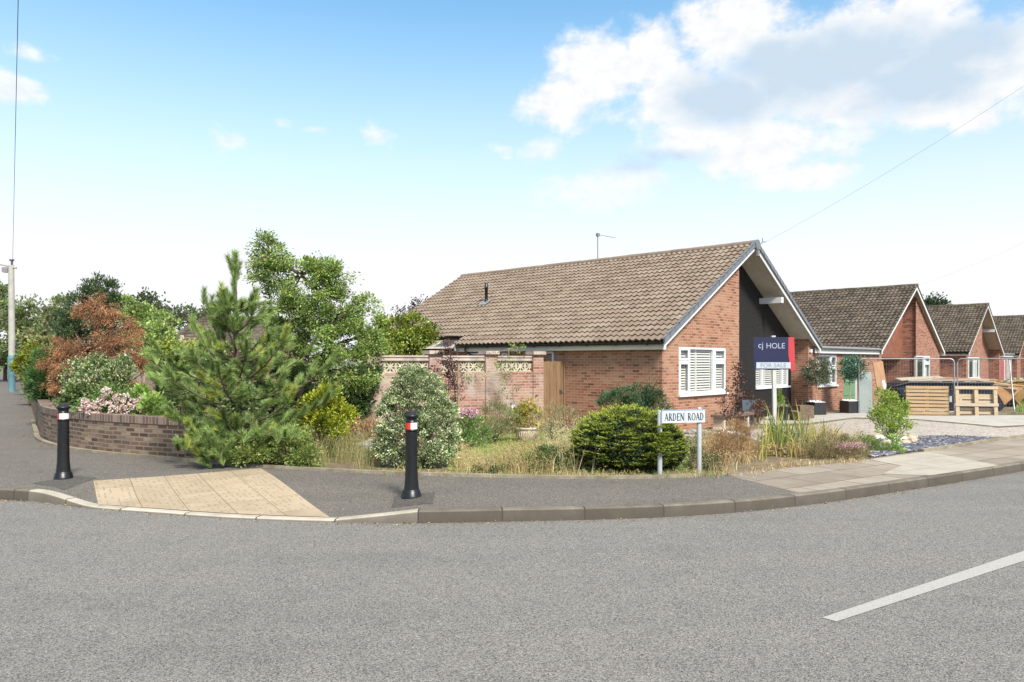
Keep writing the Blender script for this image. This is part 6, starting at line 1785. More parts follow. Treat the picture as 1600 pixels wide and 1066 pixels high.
def ornament():
    p = on_ground(560, 694)
    T = thing('bird_ornament', 'small white stone bird ornament among dry grass right of the golden shrub', 'garden ornament', p)
    m = MB(); V = Vector
    m.tube([V((0, 0, 0.0)), V((0.0, 0, 0.1)), V((0.02, 0, 0.2)), V((0.01, 0, 0.30)), V((-0.03, 0, 0.36))], [0.035, 0.05, 0.075, 0.05, 0.03], 12); m.build('body', M['stone_white'], T)
    m = MB(); m.rock((-0.04, 0, 0.40), 0.055, (1.0, .8, .8), 4); m.prism([(-0.08, -0.012, 0.405), (-0.08, 0.012, 0.405), (-0.15, 0, 0.38)], (0, 0, -0.02)); m.build('head', M['stone_grey'], T)
    m = MB(); m.rock((0, 0, 0), 0.26, (1.0, .8, .9), 9); o = m.build('garden_rock', M['stone_grey']); q = on_ground(577, 712); o.location = (q.x, q.y, q.z + 0.08); tag(o, 'rounded grey-brown rock in dry grass left of the variegated dome', 'rock')
    E = [ell(556, 668, 18, 10, 13.6), ell(572, 680, 16, 12, 13.4), ell(585, 668, 10, 10, 13.6)]
    bush('withered_shrub', 'withered orange-brown twiggy shrub behind the stone bird', 'shrub', E, 800, 0.06, 0.03, [(0.36, 0.20, 0.10), (0.28, 0.16, 0.09), (0.42, 0.28, 0.17)], nsub=44, subr=0.09, mat='dry', base=(E[0][0][0], 13.6, 0.03), r0=0.012, nl=24)
ornament()

# ---- grasses and ground cover
DRY = [(0.46, 0.34, 0.17), (0.54, 0.41, 0.22), (0.38, 0.26, 0.12), (0.58, 0.47, 0.28)]
DRYG = [(0.36, 0.30, 0.14), (0.26, 0.26, 0.10), (0.42, 0.34, 0.18), (0.18, 0.21, 0.08)]
GRN = [(0.16, 0.22, 0.05), (0.21, 0.26, 0.065), (0.27, 0.29, 0.09)]
grass('lawn_grass', [(700, 735), (690, 700), (770, 680), (900, 672), (1000, 680), (1085, 690), (1080, 742)], 26000, 0.03, 0.08, 0.006, GRN + GRN + [(0.38, 0.33, 0.16)], 0.5)
grass('dry_grass', [(760, 740), (775, 724), (800, 714), (850, 708), (905, 706), (915, 742), (820, 742)], 5600, 0.12, 0.36, 0.0055, DRY + [(0.24, 0.25, 0.09)], 0.42, 0.35, clump=130)
grass('dry_grass', [(700, 742), (712, 700), (735, 706), (770, 730), (770, 742)], 900, 0.08, 0.22, 0.0055, DRY, 0.45, 0.3, clump=46)
grass('dry_grass', [(486, 735), (492, 690), (540, 672), (582, 676), (596, 700), (594, 738)], 5200, 0.18, 0.55, 0.005, DRYG, 0.35, 0.25, clump=80)
grass('weed_grass', [(715, 700), (720, 680), (850, 668), (905, 672), (880, 680), (850, 684), (780, 690)], 1400, 0.06, 0.2, 0.006, GRN + DRYG, 0.4, 0.15, clump=70)
grass('dry_grass', [(1070, 742), (1075, 700), (1100, 680), (1180, 690), (1185, 735), (1130, 742)], 1700, 0.10, 0.28, 0.005, DRY, 0.4, 0.35, clump=70)
grass('dry_grass', [(1220, 718), (1225, 690), (1300, 685), (1360, 695), (1345, 712)], 2600, 0.12, 0.4, 0.005, DRY, 0.4, 0.2, clump=50)
grass('edge_weeds', [(596, 742), (604, 736), (740, 741), (900, 743), (1080, 741), (1150, 738), (1150, 746), (1085, 747), (900, 748), (740, 745.5)], 1800, 0.03, 0.12, 0.005, DRY + GRN, 0.6, 0.1, clump=120)
grass('edge_weeds', [(1150, 742), (1225, 726), (1350, 719), (1350, 722), (1230, 732), (1160, 746)], 600, 0.03, 0.11, 0.005, DRY, 0.7, 0.1, clump=50)
grass('tall_oats', [(845, 738), (850, 712), (925, 705), (930, 742)], 260, 0.5, 0.75, 0.004, [(0.5, 0.42, 0.25), (0.58, 0.5, 0.32)], 0.5, 0.9)
E = [ell(760, 735, 24, 8, 10.7), ell(785, 736, 20, 7, 10.6)]
bush('ground_ivy', 'low dark ground cover at the pavement edge right of the variegated dome', 'ground cover', E, 2200, 0.026, 0.02, DG + [(0.16, 0.19, 0.08)], nsub=60, subr=0.05, base=(E[0][0][0], 10.7, 0.11), nl=8, r0=0.006)
E = [ell(850, 722, 34, 16, 10.9), ell(880, 728, 26, 14, 10.8), ell(825, 730, 22, 11, 10.8), ell(862, 708, 22, 10, 11.1)]
bush('creeping_shrub', 'low dark green creeping shrub in dry grass left of the yew', 'ground cover', E, 5200, 0.03, 0.022, DG + MG, nsub=110, subr=0.06, base=(E[0][0][0], 10.9, 0.11), nl=14, r0=0.008)
E = [ell(1085, 722, 18, 18, 11), ell(1110, 728, 16, 14, 10.9), ell(1082, 700, 14, 16, 11.3)]
bush('sign_side_shrub', 'small grey-green shrub at the foot of the street sign', 'shrub', E, 2600, 0.028, 0.018, [(0.09, 0.12, 0.05), (0.14, 0.16, 0.07), (0.2, 0.2, 0.1)], nsub=70, subr=0.07, base=(E[0][0][0], 11, 0.12), nl=14, r0=0.008)
E = [ell(1140, 700, 30, 32, 11.9), ell(1165, 695, 18, 30, 12.2), ell(1118, 705, 20, 26, 11.7), ell(1150, 672, 20, 14, 12.2)]
bush('dry_russet_shrub', 'fine dry russet shrub right of the street sign', 'shrub', E, 13000, 0.045, 0.006, [(0.33, 0.19, 0.095), (0.41, 0.26, 0.14), (0.24, 0.135, 0.07), (0.30, 0.22, 0.10)], nsub=170, subr=0.085, mat='dry', base=(E[0][0][0], 11.9, 0.1), up=0.8, nl=50, r0=0.007, stem='bark_pale')
def iris():
    Y = 12.9; b = on_ground(1240, 712)
    T = thing('iris_clump', 'clump of tall sword-shaped yellowing iris leaves by the sale board post', 'iris', b)
    cs = [(1190, 716), (1205, 712), (1222, 713), (1240, 714), (1258, 712), (1275, 710), (1215, 705), (1250, 704), (1232, 708), (1290, 706)]
    V = []; Fq = []; Cc = []
    r = random.Random(8)
    for cx, cy in cs:
        for k in range(17):
            p = on_ground(cx + r.gauss(0, 4), cy + r.gauss(0, 2)) - b
            h = r.uniform(0.45, 0.95) * (1.1 if cx in (1222, 1215, 1258, 1250) else 0.85); w = r.uniform(0.018, 0.03)
            la = r.uniform(0, 6.28); ln = abs(r.gauss(0, 0.28)) * h; tw = r.uniform(0, 3.14)
            S = Vector((math.cos(tw), math.sin(tw) * .4, 0)) * w / 2; ld = Vector((math.cos(la), math.sin(la), 0)) * ln
            dead = r.random()
            c0 = (0.10, 0.17, 0.04) if dead < .55 else ((0.42, 0.34, 0.08) if dead < .8 else (0.5, 0.38, 0.2))
            c1 = (0.17, 0.23, 0.05) if dead < .42 else (0.48, 0.40, 0.09)
            if dead > .86: ld *= 2.2; h *= .6
            i0 = len(V); N = 5
            for q in range(N + 1):
                t = q / N; ww = (1 - t ** 3 * 0.95); c = p + Vector((0, 0, h * (t - 0.25 * t ** 3 * (ln / h)))) + ld * t ** 2
                V += [c - S * ww, c + S * ww]
                cc = tuple(c0[j] * (1 - t) + c1[j] * t for j in range(3)); kk = r.uniform(.9, 1.1); Cc += [tuple(x * kk for x in cc)] * 2
            for q in range(N): Fq.append((i0 + 2 * q, i0 + 2 * q + 1, i0 + 2 * q + 3, i0 + 2 * q + 2))
    mesh_np('sword_leaves', np.array([tuple(v) for v in V]), np.array(Fq), np.array(Cc), M['leaf'], T)
    P = np.array([tuple(Vector((r.gauss(0, .35), r.gauss(0, .1), r.uniform(0.02, .2)))) for _ in range(900)]); D = rng.normal(0, 1, P.shape); D[:, 2] *= .3
    leaves('dead_leaves', P, D, 0.14, 0.014, pick(DRY, 900, .15), M['dry'], T)
iris()
E = [ell(1230, 690, 16, 16, 13.2), ell(1205, 682, 18, 14, 13.4), ell(1246, 700, 10, 12, 12.9)]
bush('blue_green_shrub', 'blue-green shrub behind the iris leaves at the sale board post', 'shrub', E, 2600, 0.05, 0.014, [(0.06, 0.12, 0.07), (0.09, 0.16, 0.10), (0.12, 0.18, 0.10)], nsub=60, subr=0.09, base=(E[0][0][0], 13.2, 0.05))
E = [ell(1305, 705, 36, 18, 12.2), ell(1330, 708, 24, 16, 12.2), ell(1275, 708, 22, 14, 12.2), ell(1300, 690, 28, 12, 12.6)]
T, C = bush('lavender_mound', 'rounded dry heather mound with a pink flowering top at the flagged pavement', 'heather', E, 12000, 0.035, 0.007, [(0.22, 0.20, 0.09), (0.30, 0.25, 0.13), (0.16, 0.16, 0.07), (0.36, 0.28, 0.16)], nsub=200, subr=0.06, mat='dry', base=(E[0][0][0], 12.2, 0.1), up=0.7, nl=40, r0=0.006)
P = np.array([at(random.gauss(1330, 12), 691 + abs(random.gauss(0, 5)) + 0.28 * abs(random.gauss(0, 12)), 12.1 + random.gauss(0, .15)) for _ in range(900)]); D = rng.normal(0, .5, P.shape); D[:, 2] += .8
extra_leaves(T, 'pink_flowers', P, D, 0.022, 0.012, [(0.55, 0.30, 0.36), (0.62, 0.40, 0.44), (0.45, 0.25, 0.3)], 'petal')
E = [ell(1372, 702, 16, 11, 13), ell(1358, 700, 12, 11, 13), ell(1392, 705, 9, 10, 12.9), ell(1345, 690, 16, 10, 13.3)]
bush('low_green_shrub', 'low green shrub between the heather mound and slate bed', 'shrub', E, 3600, 0.038, 0.012, [(0.12, 0.2, 0.055), (0.18, 0.25, 0.07), (0.24, 0.25, 0.1)], nsub=70, subr=0.07, base=(E[0][0][0], 13, 0.08))
E = [ell(1398, 690, 7, 10, 13.0), ell(1402, 704, 6, 6, 12.9)]
bush('young_weed', 'upright bright green weed at the edge of the slate bed', 'weed', E, 420, 0.05, 0.02, [(0.2, 0.32, 0.06), (0.26, 0.38, 0.09)], nsub=20, subr=0.05, base=(E[0][0][0], 13.0, 0.09), nl=8, r0=0.006, stem='stem_green')
def slate_shrub():
    b = on_ground(1393, 692); Y = b.y
    E = [ell(1385, 632, 14, 16, Y), ell(1402, 640, 14, 14, Y), ell(1372, 650, 12, 10, Y), ell(1388, 655, 20, 14, Y), ell(1412, 655, 10, 12, Y), ell(1405, 668, 13, 10, Y), ell(1380, 670, 13, 8, Y), ell(1378, 618, 6, 8, Y), ell(1393, 624, 8, 8, Y)]
    bush('light_green_shrub', 'airy light green shrub growing from the stone ring on the slate', 'shrub', E, 2900, 0.055, 0.022, [(0.28, 0.36, 0.06), (0.22, 0.31, 0.06), (0.16, 0.24, 0.05), (0.36, 0.41, 0.09)], nsub=110, subr=0.085, base=tuple(b), r0=0.016, nl=44, stem='stem_green', up=0.8, clumpvar=0.2)
slate_shrub()
# leaf litter along the edges
def litter():
    P = []
    for _ in range(4200):
        i = random.randrange(len(edgeC) - 1); p = edgeC[i]
        if not (-10.5 < p.x < 4.5 and p.y < 17): continue
        q = p + Vector((random.gauss(0, .15), random.gauss(-.02, .12), 0)); P.append((q.x, q.y, path_z(q.x, q.y) + 0.012 if dist_poly(q.x, q.y, EDGE_F)[0] < 0 else max(H(q.x, q.y), .1) + 0.02))
    for _ in range(26000):
        i = random.randrange(len(kerbC)); p = kerbC[i]
        if not (-8 < p.x < 7 and p.y < 12) or random.random() > (0.5 if -2.2 < p.x < 0.3 or p.x < -5 else 0.16): continue
        w = abs(random.gauss(0, .06)) + .01; P.append((p.x + random.gauss(0, .05), p.y - w, 0.008))
    P = np.array(P); D = rng.normal(0, 1, P.shape); D[:, 2] = rng.normal(0, .15, len(P))
    P[:, 2] += 0.002
    o = leaves('leaf_litter', P, D, rng.choice([0.014, 0.02, 0.034], (len(P), 1)), rng.choice([0.01, 0.016], (len(P), 1)), pick([(0.34, 0.22, 0.12), (0.26, 0.16, 0.09), (0.45, 0.33, 0.2), (0.16, 0.1, 0.06)], len(P), .2), M['dry'], None); kind(o, 'stuff')
litter()

# ------------------------------------------------------------------ pots and things by the houses
def bay_tree(px, py, Y, cr, pal, lab, plab, s):
    p = at(px, py, Y); z0 = GZ; T = thing('cube_planter', plab, 'planter', (p.x, p.y, z0), R(16), 'black cube planters')
    h = 0.43
    m = MB(); m.box(-.23, .23, -.23, .23, 0, h); m.build('box', M['potblack'], T, bevel=0.008)
    m = MB(); m.box(-.21, .21, -.21, .21, h + .001, h + .015); 
    for k in range(26): m.rock((random.uniform(-.17, .17), random.uniform(-.17, .17), h + .02), random.uniform(.02, .035), seed=k)
    kind(m.build('stone_topping', M['stone_white'], T), 'stuff')
    E = [ell(px + a, b, rx, ry, Y) for a, b, rx, ry in cr]
    bush('bay_tree', lab, 'bay tree', E, 2600, 0.075, 0.034, pal, nsub=90, subr=0.12, mat='leaf_gloss', base=(p.x, p.y, z0 + h), r0=0.022, nl=30, trunk=[at(px + s, 612, Y), at(px + s, 595, Y)], stem='bark_pale', parts=('crown', 'trunk'), clumpvar=0.2)
bay_tree(1275, 648, 25.1, [(2, 585, 17, 15), (-8, 580, 10, 10), (14, 575, 11, 10), (4, 570, 14, 9), (6, 592, 14, 8)], [(0.06, 0.085, 0.05), (0.10, 0.12, 0.075), (0.13, 0.14, 0.09), (0.16, 0.15, 0.10)], 'greyish bay lollipop tree in front of the window', 'black cube planter under the greyish bay tree', 0.5)
bay_tree(1327.5, 645, 25.9, [(4, 578, 16, 15), (-4, 585, 12, 12), (12, 570, 11, 10), (3, 567, 14, 8), (4, 590, 13, 9)], [(0.04, 0.10, 0.06), (0.06, 0.14, 0.085), (0.09, 0.18, 0.11), (0.03, 0.07, 0.045)], 'deep green bay lollipop tree in front of the green door', 'black cube planter under the deep green bay tree', 0.5)
def tall_pot():
    p = at(1165, 661, 21.5); T = thing('tall_planter', 'tall tapered slate-grey planter at the bungalow entrance', 'planter', (p.x, p.y, GZ - .02), R(10))
    m = MB(); 
    for (a, z0), (b, z1) in (((0.15, 0), (0.215, 0.72)),):
        q0 = [(-a, -a, z0), (a, -a, z0), (a, a, z0), (-a, a, z0)]; q1 = [(-b, -b, z1), (b, -b, z1), (b, b, z1), (-b, b, z1)]
        q2 = [(x * .9, y * .9, z) for x, y, z in q1]; q3 = [(x * .85, y * .85, z - .05) for x, y, z in q1]
        m.poly(q0)
        for A_, B_ in ((q0, q1), (q1, q2), (q2, q3)):
            for k in range(4): m.poly([A_[k], A_[(k + 1) % 4], B_[(k + 1) % 4], B_[k]])
        m.poly(q3)
    m.build('body', M['potgrey'], T)
    E = [ell(1163, 618, 7, 7, 21.4), ell(1156, 622, 6, 6, 21.4), ell(1170, 624, 5, 5, 21.4)]
    bush('dark_red_plant', 'dark red-leaved plant in the tall grey planter', 'plant', E, 160, 0.075, 0.045, [(0.06, 0.03, 0.03), (0.1, 0.045, 0.04), (0.14, 0.07, 0.05)], nsub=20, subr=0.08, base=(p.x, p.y, GZ + .65), nl=10, r0=0.008, stem='stem_dark')
    E = [ell(1184, 640, 10, 9, 21.2), ell(1192, 634, 7, 6, 21.2), ell(1180, 652, 10, 8, 21)]
    bush('bronze_shrub', 'small bronze-leaved shrub right of the tall grey planter', 'shrub', E, 420, 0.07, 0.035, [(0.16, 0.085, 0.065), (0.22, 0.125, 0.10), (0.11, 0.06, 0.05)], nsub=30, subr=0.1, base=(E[0][0][0], 21.1, GZ), nl=14, r0=0.01, stem='stem_dark')
tall_pot()
def copper_sapling():
    Y = 16.6; b = at(1150, 690, Y); b.z = H(b.x, b.y)
    E = [ell(1155, 585, 4, 18, Y), ell(1150, 605, 7, 12, Y), ell(1143, 612, 10, 8, Y), ell(1157, 600, 6, 14, Y), ell(1148, 628, 8, 12, Y), ell(1155, 570, 4, 8, Y), ell(1132, 632, 9, 7, Y), ell(1146, 648, 9, 10, Y), ell(1156, 655, 6, 9, Y), ell(1135, 645, 6, 7, Y)]
    bush('copper_sapling', 'spindly copper-leaved sapling beside the front window', 'sapling', E, 620, 0.06, 0.036, [(0.08, 0.04, 0.035), (0.13, 0.07, 0.055), (0.2, 0.11, 0.085), (0.05, 0.03, 0.03)], nsub=60, subr=0.075, base=tuple(b), r0=0.012, nl=40, trunk=[at(1150, 640, Y), at(1152, 605, Y), at(1155, 565, Y)], stem='stem_dark', parts=('crown', 'trunk'))
copper_sapling()
def round_pot():
    p = at(1222, 653, 22.6); T = thing('round_planter', 'round tapered black planter under the black-framed window', 'planter', (p.x, p.y, GZ - .02))
    m = MB(); m.lathe([(0.15, 0), (0.215, 0.44), (0.225, 0.45), (0.225, 0.475), (0.2, 0.475), (0.19, 0.42), (0, 0.42)], (0, 0, 0), 24); m.build('body', M['potblack'], T)
    E = [ell(1219, 627, 6, 6, 22.6), ell(1219, 618, 4, 6, 22.6), ell(1219, 611, 1.8, 5, 22.6)]
    bush('dwarf_conifer', 'small bright green cone-shaped conifer in the round black planter', 'conifer', E, 1300, 0.035, 0.012, [(0.24, 0.34, 0.06), (0.17, 0.26, 0.05)], nsub=60, subr=0.035, base=(p.x, p.y, GZ + .4), nl=6, r0=0.006, up=.8)
    E = [ell(1226, 632, 8, 3, 22.5), ell(1214, 632, 6, 3, 22.5)]
    bush('pot_edging_plant', 'pale trailing plant round the dwarf conifer', 'plant', E, 260, 0.03, 0.022, [(0.3, 0.36, 0.14), (0.42, 0.44, 0.24)], nsub=20, subr=0.04, base=(p.x, p.y - .02, GZ + .41), nl=6, r0=0.005)
round_pot()
def blocks():
    for k, (px, py, Y, sx, sy, sz, rz, lab) in enumerate(((1250, 650, 22.6, .30, .2, .28, 12, 'rough brown stone block nearest the cube planter'), (1256, 643, 23.6, .36, .22, .42, 5, 'largest rough brown stone block against the brick pier'), (1240, 650, 22.9, .14, .2, .3, -8, 'narrow brown stone block left in the group by the brick pier'))):
        p = at(px, py, Y)
        m = MB(); m.box(-sx / 2 * 1.3, sx / 2 * 1.3, -sy, sy, 0, sz)
        o = m.build('stone_block', M['block'], bevel=0.02); o.location = (p.x, p.y, GZ - .01); o.rotation_euler = (0, 0, R(rz)); tag(o, lab, 'stone block', 'stone blocks by the entrance')
blocks()
def bench():
    a = hw(1.7, -0.62, GZ); T = thing('stone_bench', 'low stone slab bench with cream legs under the front window', 'bench', a, HANG)
    m = MB(); m.box(0, 1.75, -0.2, 0.2, 0.33, 0.40); m.build('slab', M['block'], T, bevel=0.01)
    for x in (0.12, 0.62, 1.5):
        m = MB(); m.prism([(x - .09, -.15, 0), (x + .09, -.15, 0), (x + .05, -.15, .08), (x + .05, -.15, .329), (x - .05, -.15, .329), (x - .05, -.15, .08)], (0, .3, 0)); m.build('leg', M['terracotta'], T)
bench()
# low dry-stone edging in front of the bench, and white stones
def rockery():
    def batch(name, lab, pts, mat, r0, r1, cat, group):
        for k, (px, py) in enumerate(pts):
            p = on_ground(px, py); m = MB(); m.rock((0, 0, 0), random.uniform(r0, r1), (1.25, .9, .7), seed=k * 7 + len(lab)); o = m.build(name, mat); o.location = (p.x, p.y, p.z + r0 * .35); o.rotation_euler = (0, 0, k * 1.7); tag(o, lab, cat, group)
    batch('rockery_stone', 'grey rockery stone in the low edging below the front window', [(1068, 676), (1076, 678), (1084, 676), (1091, 679), (1099, 677), (1106, 679), (1072, 684), (1081, 685), (1090, 686)], M['stone_grey'], 0.07, 0.11, 'stone', 'rockery stones below the window')
    batch('white_rock', 'white stone behind the dry russet shrub', [(1122, 679), (1130, 676), (1138, 679), (1147, 678), (1154, 681)], M['stone_white'], 0.06, 0.1, 'stone', 'white stones behind the russet shrub')
    ring = []
    for k in range(14):
        a = 2 * math.pi * k / 14; ring.append((1393 + 34 * math.cos(a), 690 + 6 * math.sin(a)))
    batch('tan_rock', 'tan stone in the ring round the light green shrub', ring, M['stone_tan'], 0.07, 0.12, 'stone', 'tan ring stones on the slate')
    batch('quartz_stone', 'white quartz stone inside the ring on the slate', [(1370, 686), (1380, 687), (1388, 689), (1397, 688), (1405, 690), (1413, 688), (1375, 690), (1385, 692), (1400, 693), (1410, 692), (1392, 685), (1365, 688)], M['stone_white'], 0.05, 0.085, 'stone', 'white quartz stones in the ring')
rockery()

# ------------------------------------------------------------------ building site: wire fence, skips, pallets, boards
def fence_panel(pa, pb, lab):
    pa, pb = Vector(pa), Vector(pb); d = pb - pa; L = d.length
    T = thing('mesh_fence_panel', lab, 'fence panel', pa, math.atan2(d.y, d.x), 'temporary wire fence panels'); Hh = 1.9; r = .021
    m = MB(); c = .14
    arcL = [(c - c * math.cos(t), 0, Hh - c + c * math.sin(t)) for t in np.linspace(0, math.pi / 2, 6)]
    arcR = [(L - x, 0, z) for x, _, z in arcL[::-1]]
    m.tube([(0, 0, 0.02), (0, 0, 1.0)] + arcL + arcR + [(L, 0, 1.0), (L, 0, 0.02)], r, 8)
    m.tube([(0, 0, 0.14), (L, 0, 0.14)], r * .9, 8); m.build('frame', M['metal'], T)
    m = MB()
    for x in np.arange(0.09, L, 0.085): m.tube([(x, 0, .14), (x, 0, Hh)], .0017, 4, caps=False)
    for z in np.arange(.25, Hh, .21): m.tube([(0, .005, z), (L, .005, z)], .0017, 4, caps=False)
    kind(m.build('wire_mesh', M['metal'], T), 'stuff')
    return T, L
f1a, f1b = at(1342, 640, 25.7), at(1491, 650, 24.6)
f1a.z = f1b.z = GZ
fence_panel(f1a, f1b, 'wire mesh fence panel standing before the leaning boards')
f2a, f2b = at(1496, 650, 24.55), at(1640, 658, 22.9)
f2a.z = f2b.z = GZ
fence_panel(f2a, f2b, 'wire mesh fence panel behind the pale pallet at the right')
def foot(p, lab):
    T = thing('ballast_block', lab, 'ballast block', (p[0], p[1], GZ), R(-28), 'concrete fence feet')
    m = MB(); m.prism([(-.35, -.12, 0), (.35, -.12, 0), (.30, -.12, .13), (-.30, -.12, .13)], (0, .24, 0)); m.build('concrete_body', M['stone_grey'], T, bevel=.012)
foot((f1b.x + .03, f1b.y), 'grey concrete fence foot between the two pallets')
foot((at(1590, 656, 23.4).x, 23.4), 'grey concrete fence foot right of the pale pallet')
m = MB(); m.tube([at(1577, 563, 23.9), at(1586, 652, 23.2)], .022, 8); tag(m.build('fence_brace', M['metal']), 'slanting grey steel pole bracing the right fence panel', 'pole')
def pallet(px, py, Y, kind_, lab, mat, rz, lean):
    p = at(px, py, Y); T = thing('wooden_pallet', lab, 'pallet', (p.x, p.y, GZ + .01), R(rz), 'pallets propped on the fence')
    TT = Matrix.Rotation(R(lean), 4, 'X')
    W, Hh = 1.2, 1.02
    if kind_ == 0:
        n = 9; bw = .085
        for i in range(n):
            z = i * (Hh - bw) / (n - 1); m = MB(); m.box(0, W, -.022, 0, z, z + bw, T=TT); m.build('deck_board', mat, T)
        for x in (0, W / 2 - .05, W - .1):
            m = MB(); m.box(x + .001, x + .099, .0005, .1, .001, Hh - .001, T=TT); m.build('stringer', mat, T)
        for z in (0, .48, Hh - .09):
            m = MB(); m.box(0, W, .1005, .12, z, z + .09, T=TT); m.build('base_board', mat, T)
    else:
        for x in (0.02, W / 2 - .05, W - .12):
            m = MB(); m.box(x, x + .1, -.1, -.0005, .005, Hh - .005, T=TT); m.build('stringer', mat, T)
        for z in (0, .40, Hh - .09):
            m = MB(); m.box(0, W, -.122, -.1005, z, z + .095, T=TT); m.build('base_board', M['scrap'] if z == .40 else mat, T)
        for z in (.16, .27, .5, .62, .70):
            m = MB(); m.box(0, W, 0, .022, z, z + .085, T=TT); m.build('deck_board', mat, T)
pallet(1416.5, 652.5, 23.7, 0, 'golden timber pallet propped up, its deck slats facing out', M['pallet'], -18, -5)
pallet(1491.5, 656.5, 23.2, 1, 'paler timber pallet propped up with its underside facing out', M['pallet_b'], -14, -5)

def skip(pL, rz, L, lab, mat, endmat, letters=True):
    T = thing('skip', lab, 'skip', (pL.x, pL.y, GZ), R(rz))
    D, Ht, hb = 1.7, 1.08, .12
    # side outline: sloped ends
    s = [(0.62, hb), (L - .75, hb), (L, Ht - .12), (L, Ht - .1), (L - .95, Ht), (0.45, Ht), (0, Ht - .12)]
    sd_ = MB()
    for y in (0, D): sd_.prism([(x, y, z) for x, z in s[:3] + s[3:]], (0, .04, 0))
    sd_.build('side_plate', mat, T)
    e = MB(); e.prism([(.62, .041, hb), (.62, D - .001, hb), (0, D - .001, Ht - .12), (0, .041, Ht - .12)], (.03, 0, .02)); e.build('end_plate', mat, T)
    e = MB(); e.prism([(L - .75, .041, hb), (L - .75, D - .001, hb), (L, D - .001, Ht - .12), (L, .041, Ht - .12)], (-.03, 0, .02)); e.build('orange_end_plate', endmat, T)
    e = MB(); e.prism([(L - 1.0, -.012, Ht - .05), (L - .02, -.012, Ht - .14), (L - .62, -.012, hb + .22)], (0, .010, 0)); e.build('orange_end_panel', endmat, T)
    f = MB(); f.box(.62, L - .75, .041, D - .001, hb, hb + .04); f.build('floor', mat, T)
    rm_ = MB(); rm_.tube([(0, -.02, Ht - .12), (.45, -.02, Ht), (L - .95, -.02, Ht)], .04, 6); rm_.build('rim', mat, T)
    rm_ = MB(); rm_.tube([(L - .95, .0, Ht), (L, .0, Ht - .11), (L, D, Ht - .11), (L - .95, D, Ht)], .035, 6); rm_.build('end_rim', endmat, T)
    rb = MB()
    for x in np.arange(.5, L - .9, .09): rb.box(x, x + .045, -.018, -.001, Ht - .26, Ht - .07)
    rb.build('ribbing', mat, T)
    lg = MB(); 
    for x in (.75, L - .95): lg.tube([(x, -.05, .45), (x, -.12, .45)], .05, 10)
    lg.build('lifting_lug', mat, T)
    return T
sp_ = at(1399, 650, 25.6)
SK = skip(Vector((sp_.x, sp_.y, 0)), -10, 4.05, 'navy steel skip heaped with boards behind the pallets', M['skip'], M['skip_rust'])
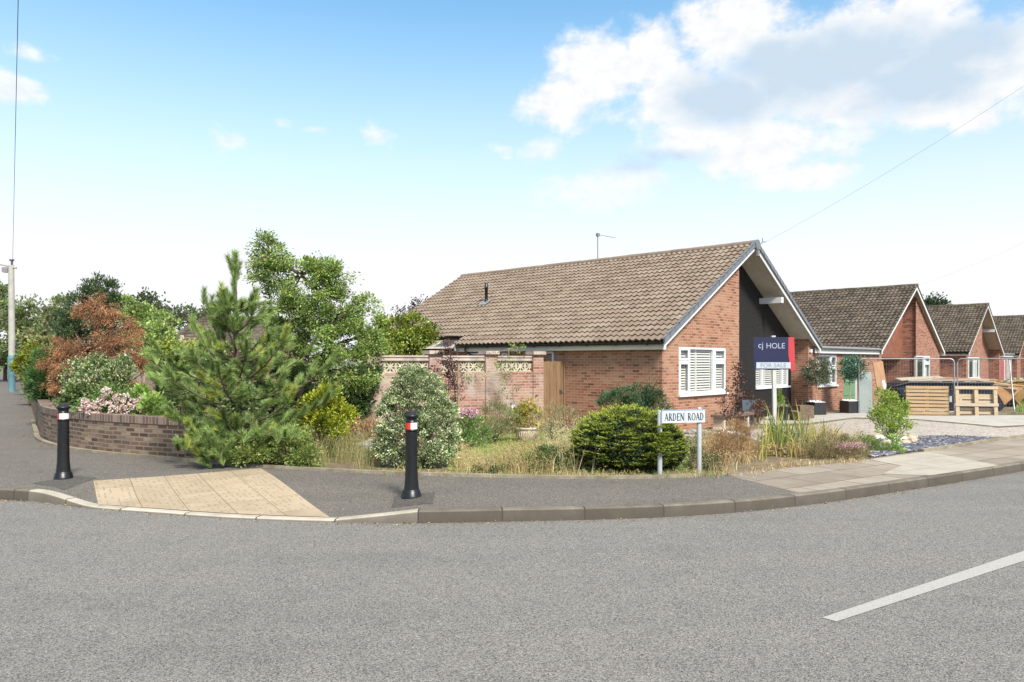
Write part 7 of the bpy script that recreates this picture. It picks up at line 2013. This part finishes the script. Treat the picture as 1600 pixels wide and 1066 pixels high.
# remains of white lettering on its side: bold capital strokes showing beside the pallet
lt = MB()
for x, z0, z1 in ((1.72, .42, .62), (1.86, .42, .62), (2.04, .42, .62)): lt.box(x, x + .075, -.006, -.001, z0, z1)
lt.box(1.94, 2.0395, -.006, -.001, .555, .62)
lt.build('side_lettering', M['board_white'], SK)
sp2 = at(1566, 652, 27.5)
S2 = skip(Vector((sp2.x, sp2.y, 0)), -14, 3.8, 'yellow skip heaped with debris at the right edge', M['skip_yellow'], M['skip_yellow'])
def debris():
    r = random.Random(5)
    dx, dy = math.cos(R(-10)), math.sin(R(-10))
    def loc(u, v, z): return Vector((sp_.x + dx * u - dy * v, sp_.y + dy * u + dx * v, GZ + z))
    labs = ['long pale board lying along the skip rim', 'broken plank tilted across the skip heap', 'brown plank on top of the skip rubble', 'wide pale panel sticking up at the left of the skip', 'splintered board at the right of the skip', 'thin batten across the skip load', 'grey-white plank near the middle of the skip']
    sp = [(0.45, .2, 1.12, 2.6, .22, .04, 2, -1), (1.6, .3, 1.1, 2.0, .2, .03, -8, 3), (1.5, .8, 1.22, 2.1, .16, .04, 4, 2), (.3, .7, 1.16, 1.5, .5, .03, 6, -3), (2.6, .4, 1.06, 1.3, .25, .03, -20, 9), (2.2, .9, 1.16, 1.5, .06, .05, 12, 4), (2.9, .7, 1.0, 1.0, .3, .03, 25, 14)]
    for (u, v, z, l, w, t, rz, ry), lab in zip(sp, labs):
        m = MB(); m.box(0, l, -w / 2, w / 2, 0, t); o = m.build('scrap_board', M['scrap'] if w != .16 else M['plank']); p = loc(u, v, z); o.location = p; o.rotation_euler = (R(r.uniform(-8, 8)), R(ry), R(-10 + rz)); tag(o, lab, 'board', 'boards heaped in the navy skip')
    m = MB()
    for k in range(120): 
        u = r.uniform(.6, 3.85); m.rock(tuple(loc(u, r.uniform(.15, 1.55), (1.0 if u < 3.1 else 1.0 - .12 * (u - 3.1)) + r.uniform(-.1, .05))), r.uniform(.05, .13), (1.3, 1, .6), k)
    o = m.build('skip_rubble', M['rubble']); kind(o, 'stuff')
    m = MB()
    for k in range(120):
        u = r.uniform(.3, 3.6); v = r.uniform(.1, 1.6); a = R(-14)
        m.rock((sp2.x + math.cos(a) * u - math.sin(a) * v, sp2.y + math.sin(a) * u + math.cos(a) * v, GZ + 1.02 + r.uniform(-.08, .22) * (1 - abs(u - 2) / 2.2)), r.uniform(.06, .17), (1.4, 1, .5), k + 300)
    o = m.build('skip_rubble', M['rubble']); kind(o, 'stuff')
    c = at(1592, 598, 27.6)
    E = [(np.array(c), np.array([.35, .3, .15])), (np.array(at(1450, 602, 26.2)), np.array([.16, .16, .08]))]
    bush('garden_waste', 'uprooted yellow-green weeds on top of the yellow skip', 'garden waste', E[:1], 420, .07, .03, [(0.24, 0.28, 0.07), (0.33, 0.33, 0.12)], nsub=20, subr=.1, base=tuple(c), nl=6, r0=.006)
    bush('garden_waste', 'dried clod of weeds on the navy skip boards', 'garden waste', E[1:], 260, .06, .02, [(0.3, 0.24, 0.11), (0.22, 0.2, 0.08)], nsub=14, subr=.07, base=tuple(E[1][0]), nl=6, r0=.006)
debris()
def boards():
    p = at(1342.5, 641, 26.0); T = thing('leaning_door', 'grey-green panelled sheet leaning behind the wire fence', 'board', (p.x, p.y, GZ), R(4))
    m = MB(); TT = Matrix.Rotation(R(-4), 4, 'X'); m.box(0, .5, 0, .04, 0.02, 1.44, T=TT); m.build('panel', M['sheet_grey'], T, bevel=.004)
    m = MB(); m.box(-.012, .512, -.012, .052, 0, .03, T=TT); m.build('bottom_trim', M['metal'], T)
    p = at(1377, 641, 26.3); T = thing('leaning_plank', 'brown flush door leaning at a slant behind the grey-green sheet', 'door', (p.x, p.y, GZ), R(2))
    TT = Matrix.Rotation(R(-6), 4, 'X') @ Matrix.Rotation(R(-6.5), 4, 'Y'); m = MB(); m.box(0, .36, 0, .04, 0, 1.8, T=TT); m.build('panel', M['plank'], T)
    m = MB()
    for z, w in ((.78, .09), (.9, .12), (1.02, .1)): m.prism([(.2, -.003, z), (.2 + w, -.003, z - .03), (.22 + w, -.003, z + .09), (.22, -.003, z + .1)], (0, -.004, 0)); 
    m.v = [tuple(TT @ Vector(v)) for v in m.v]; m.build('torn_label', M['upvc'], T)
boards()
# debris and weeds on the ground under the fence at the right
for (px, py, Y, lab) in ((1592, 655, 23.0, 'bright green weed growing at the foot of the right fence panel'),):
    E = [ell(px, 645, 6, 10, Y), ell(px - 6, 652, 6, 6, Y), ell(px + 3, 636, 4, 8, Y)]
    bush('fence_weed', lab, 'weed', E, 420, .06, .02, [(0.2, 0.3, 0.07), (0.28, 0.36, 0.1)], nsub=24, subr=.08, base=(E[0][0][0], Y, GZ), nl=8, r0=.006, stem='stem_green', up=.9)
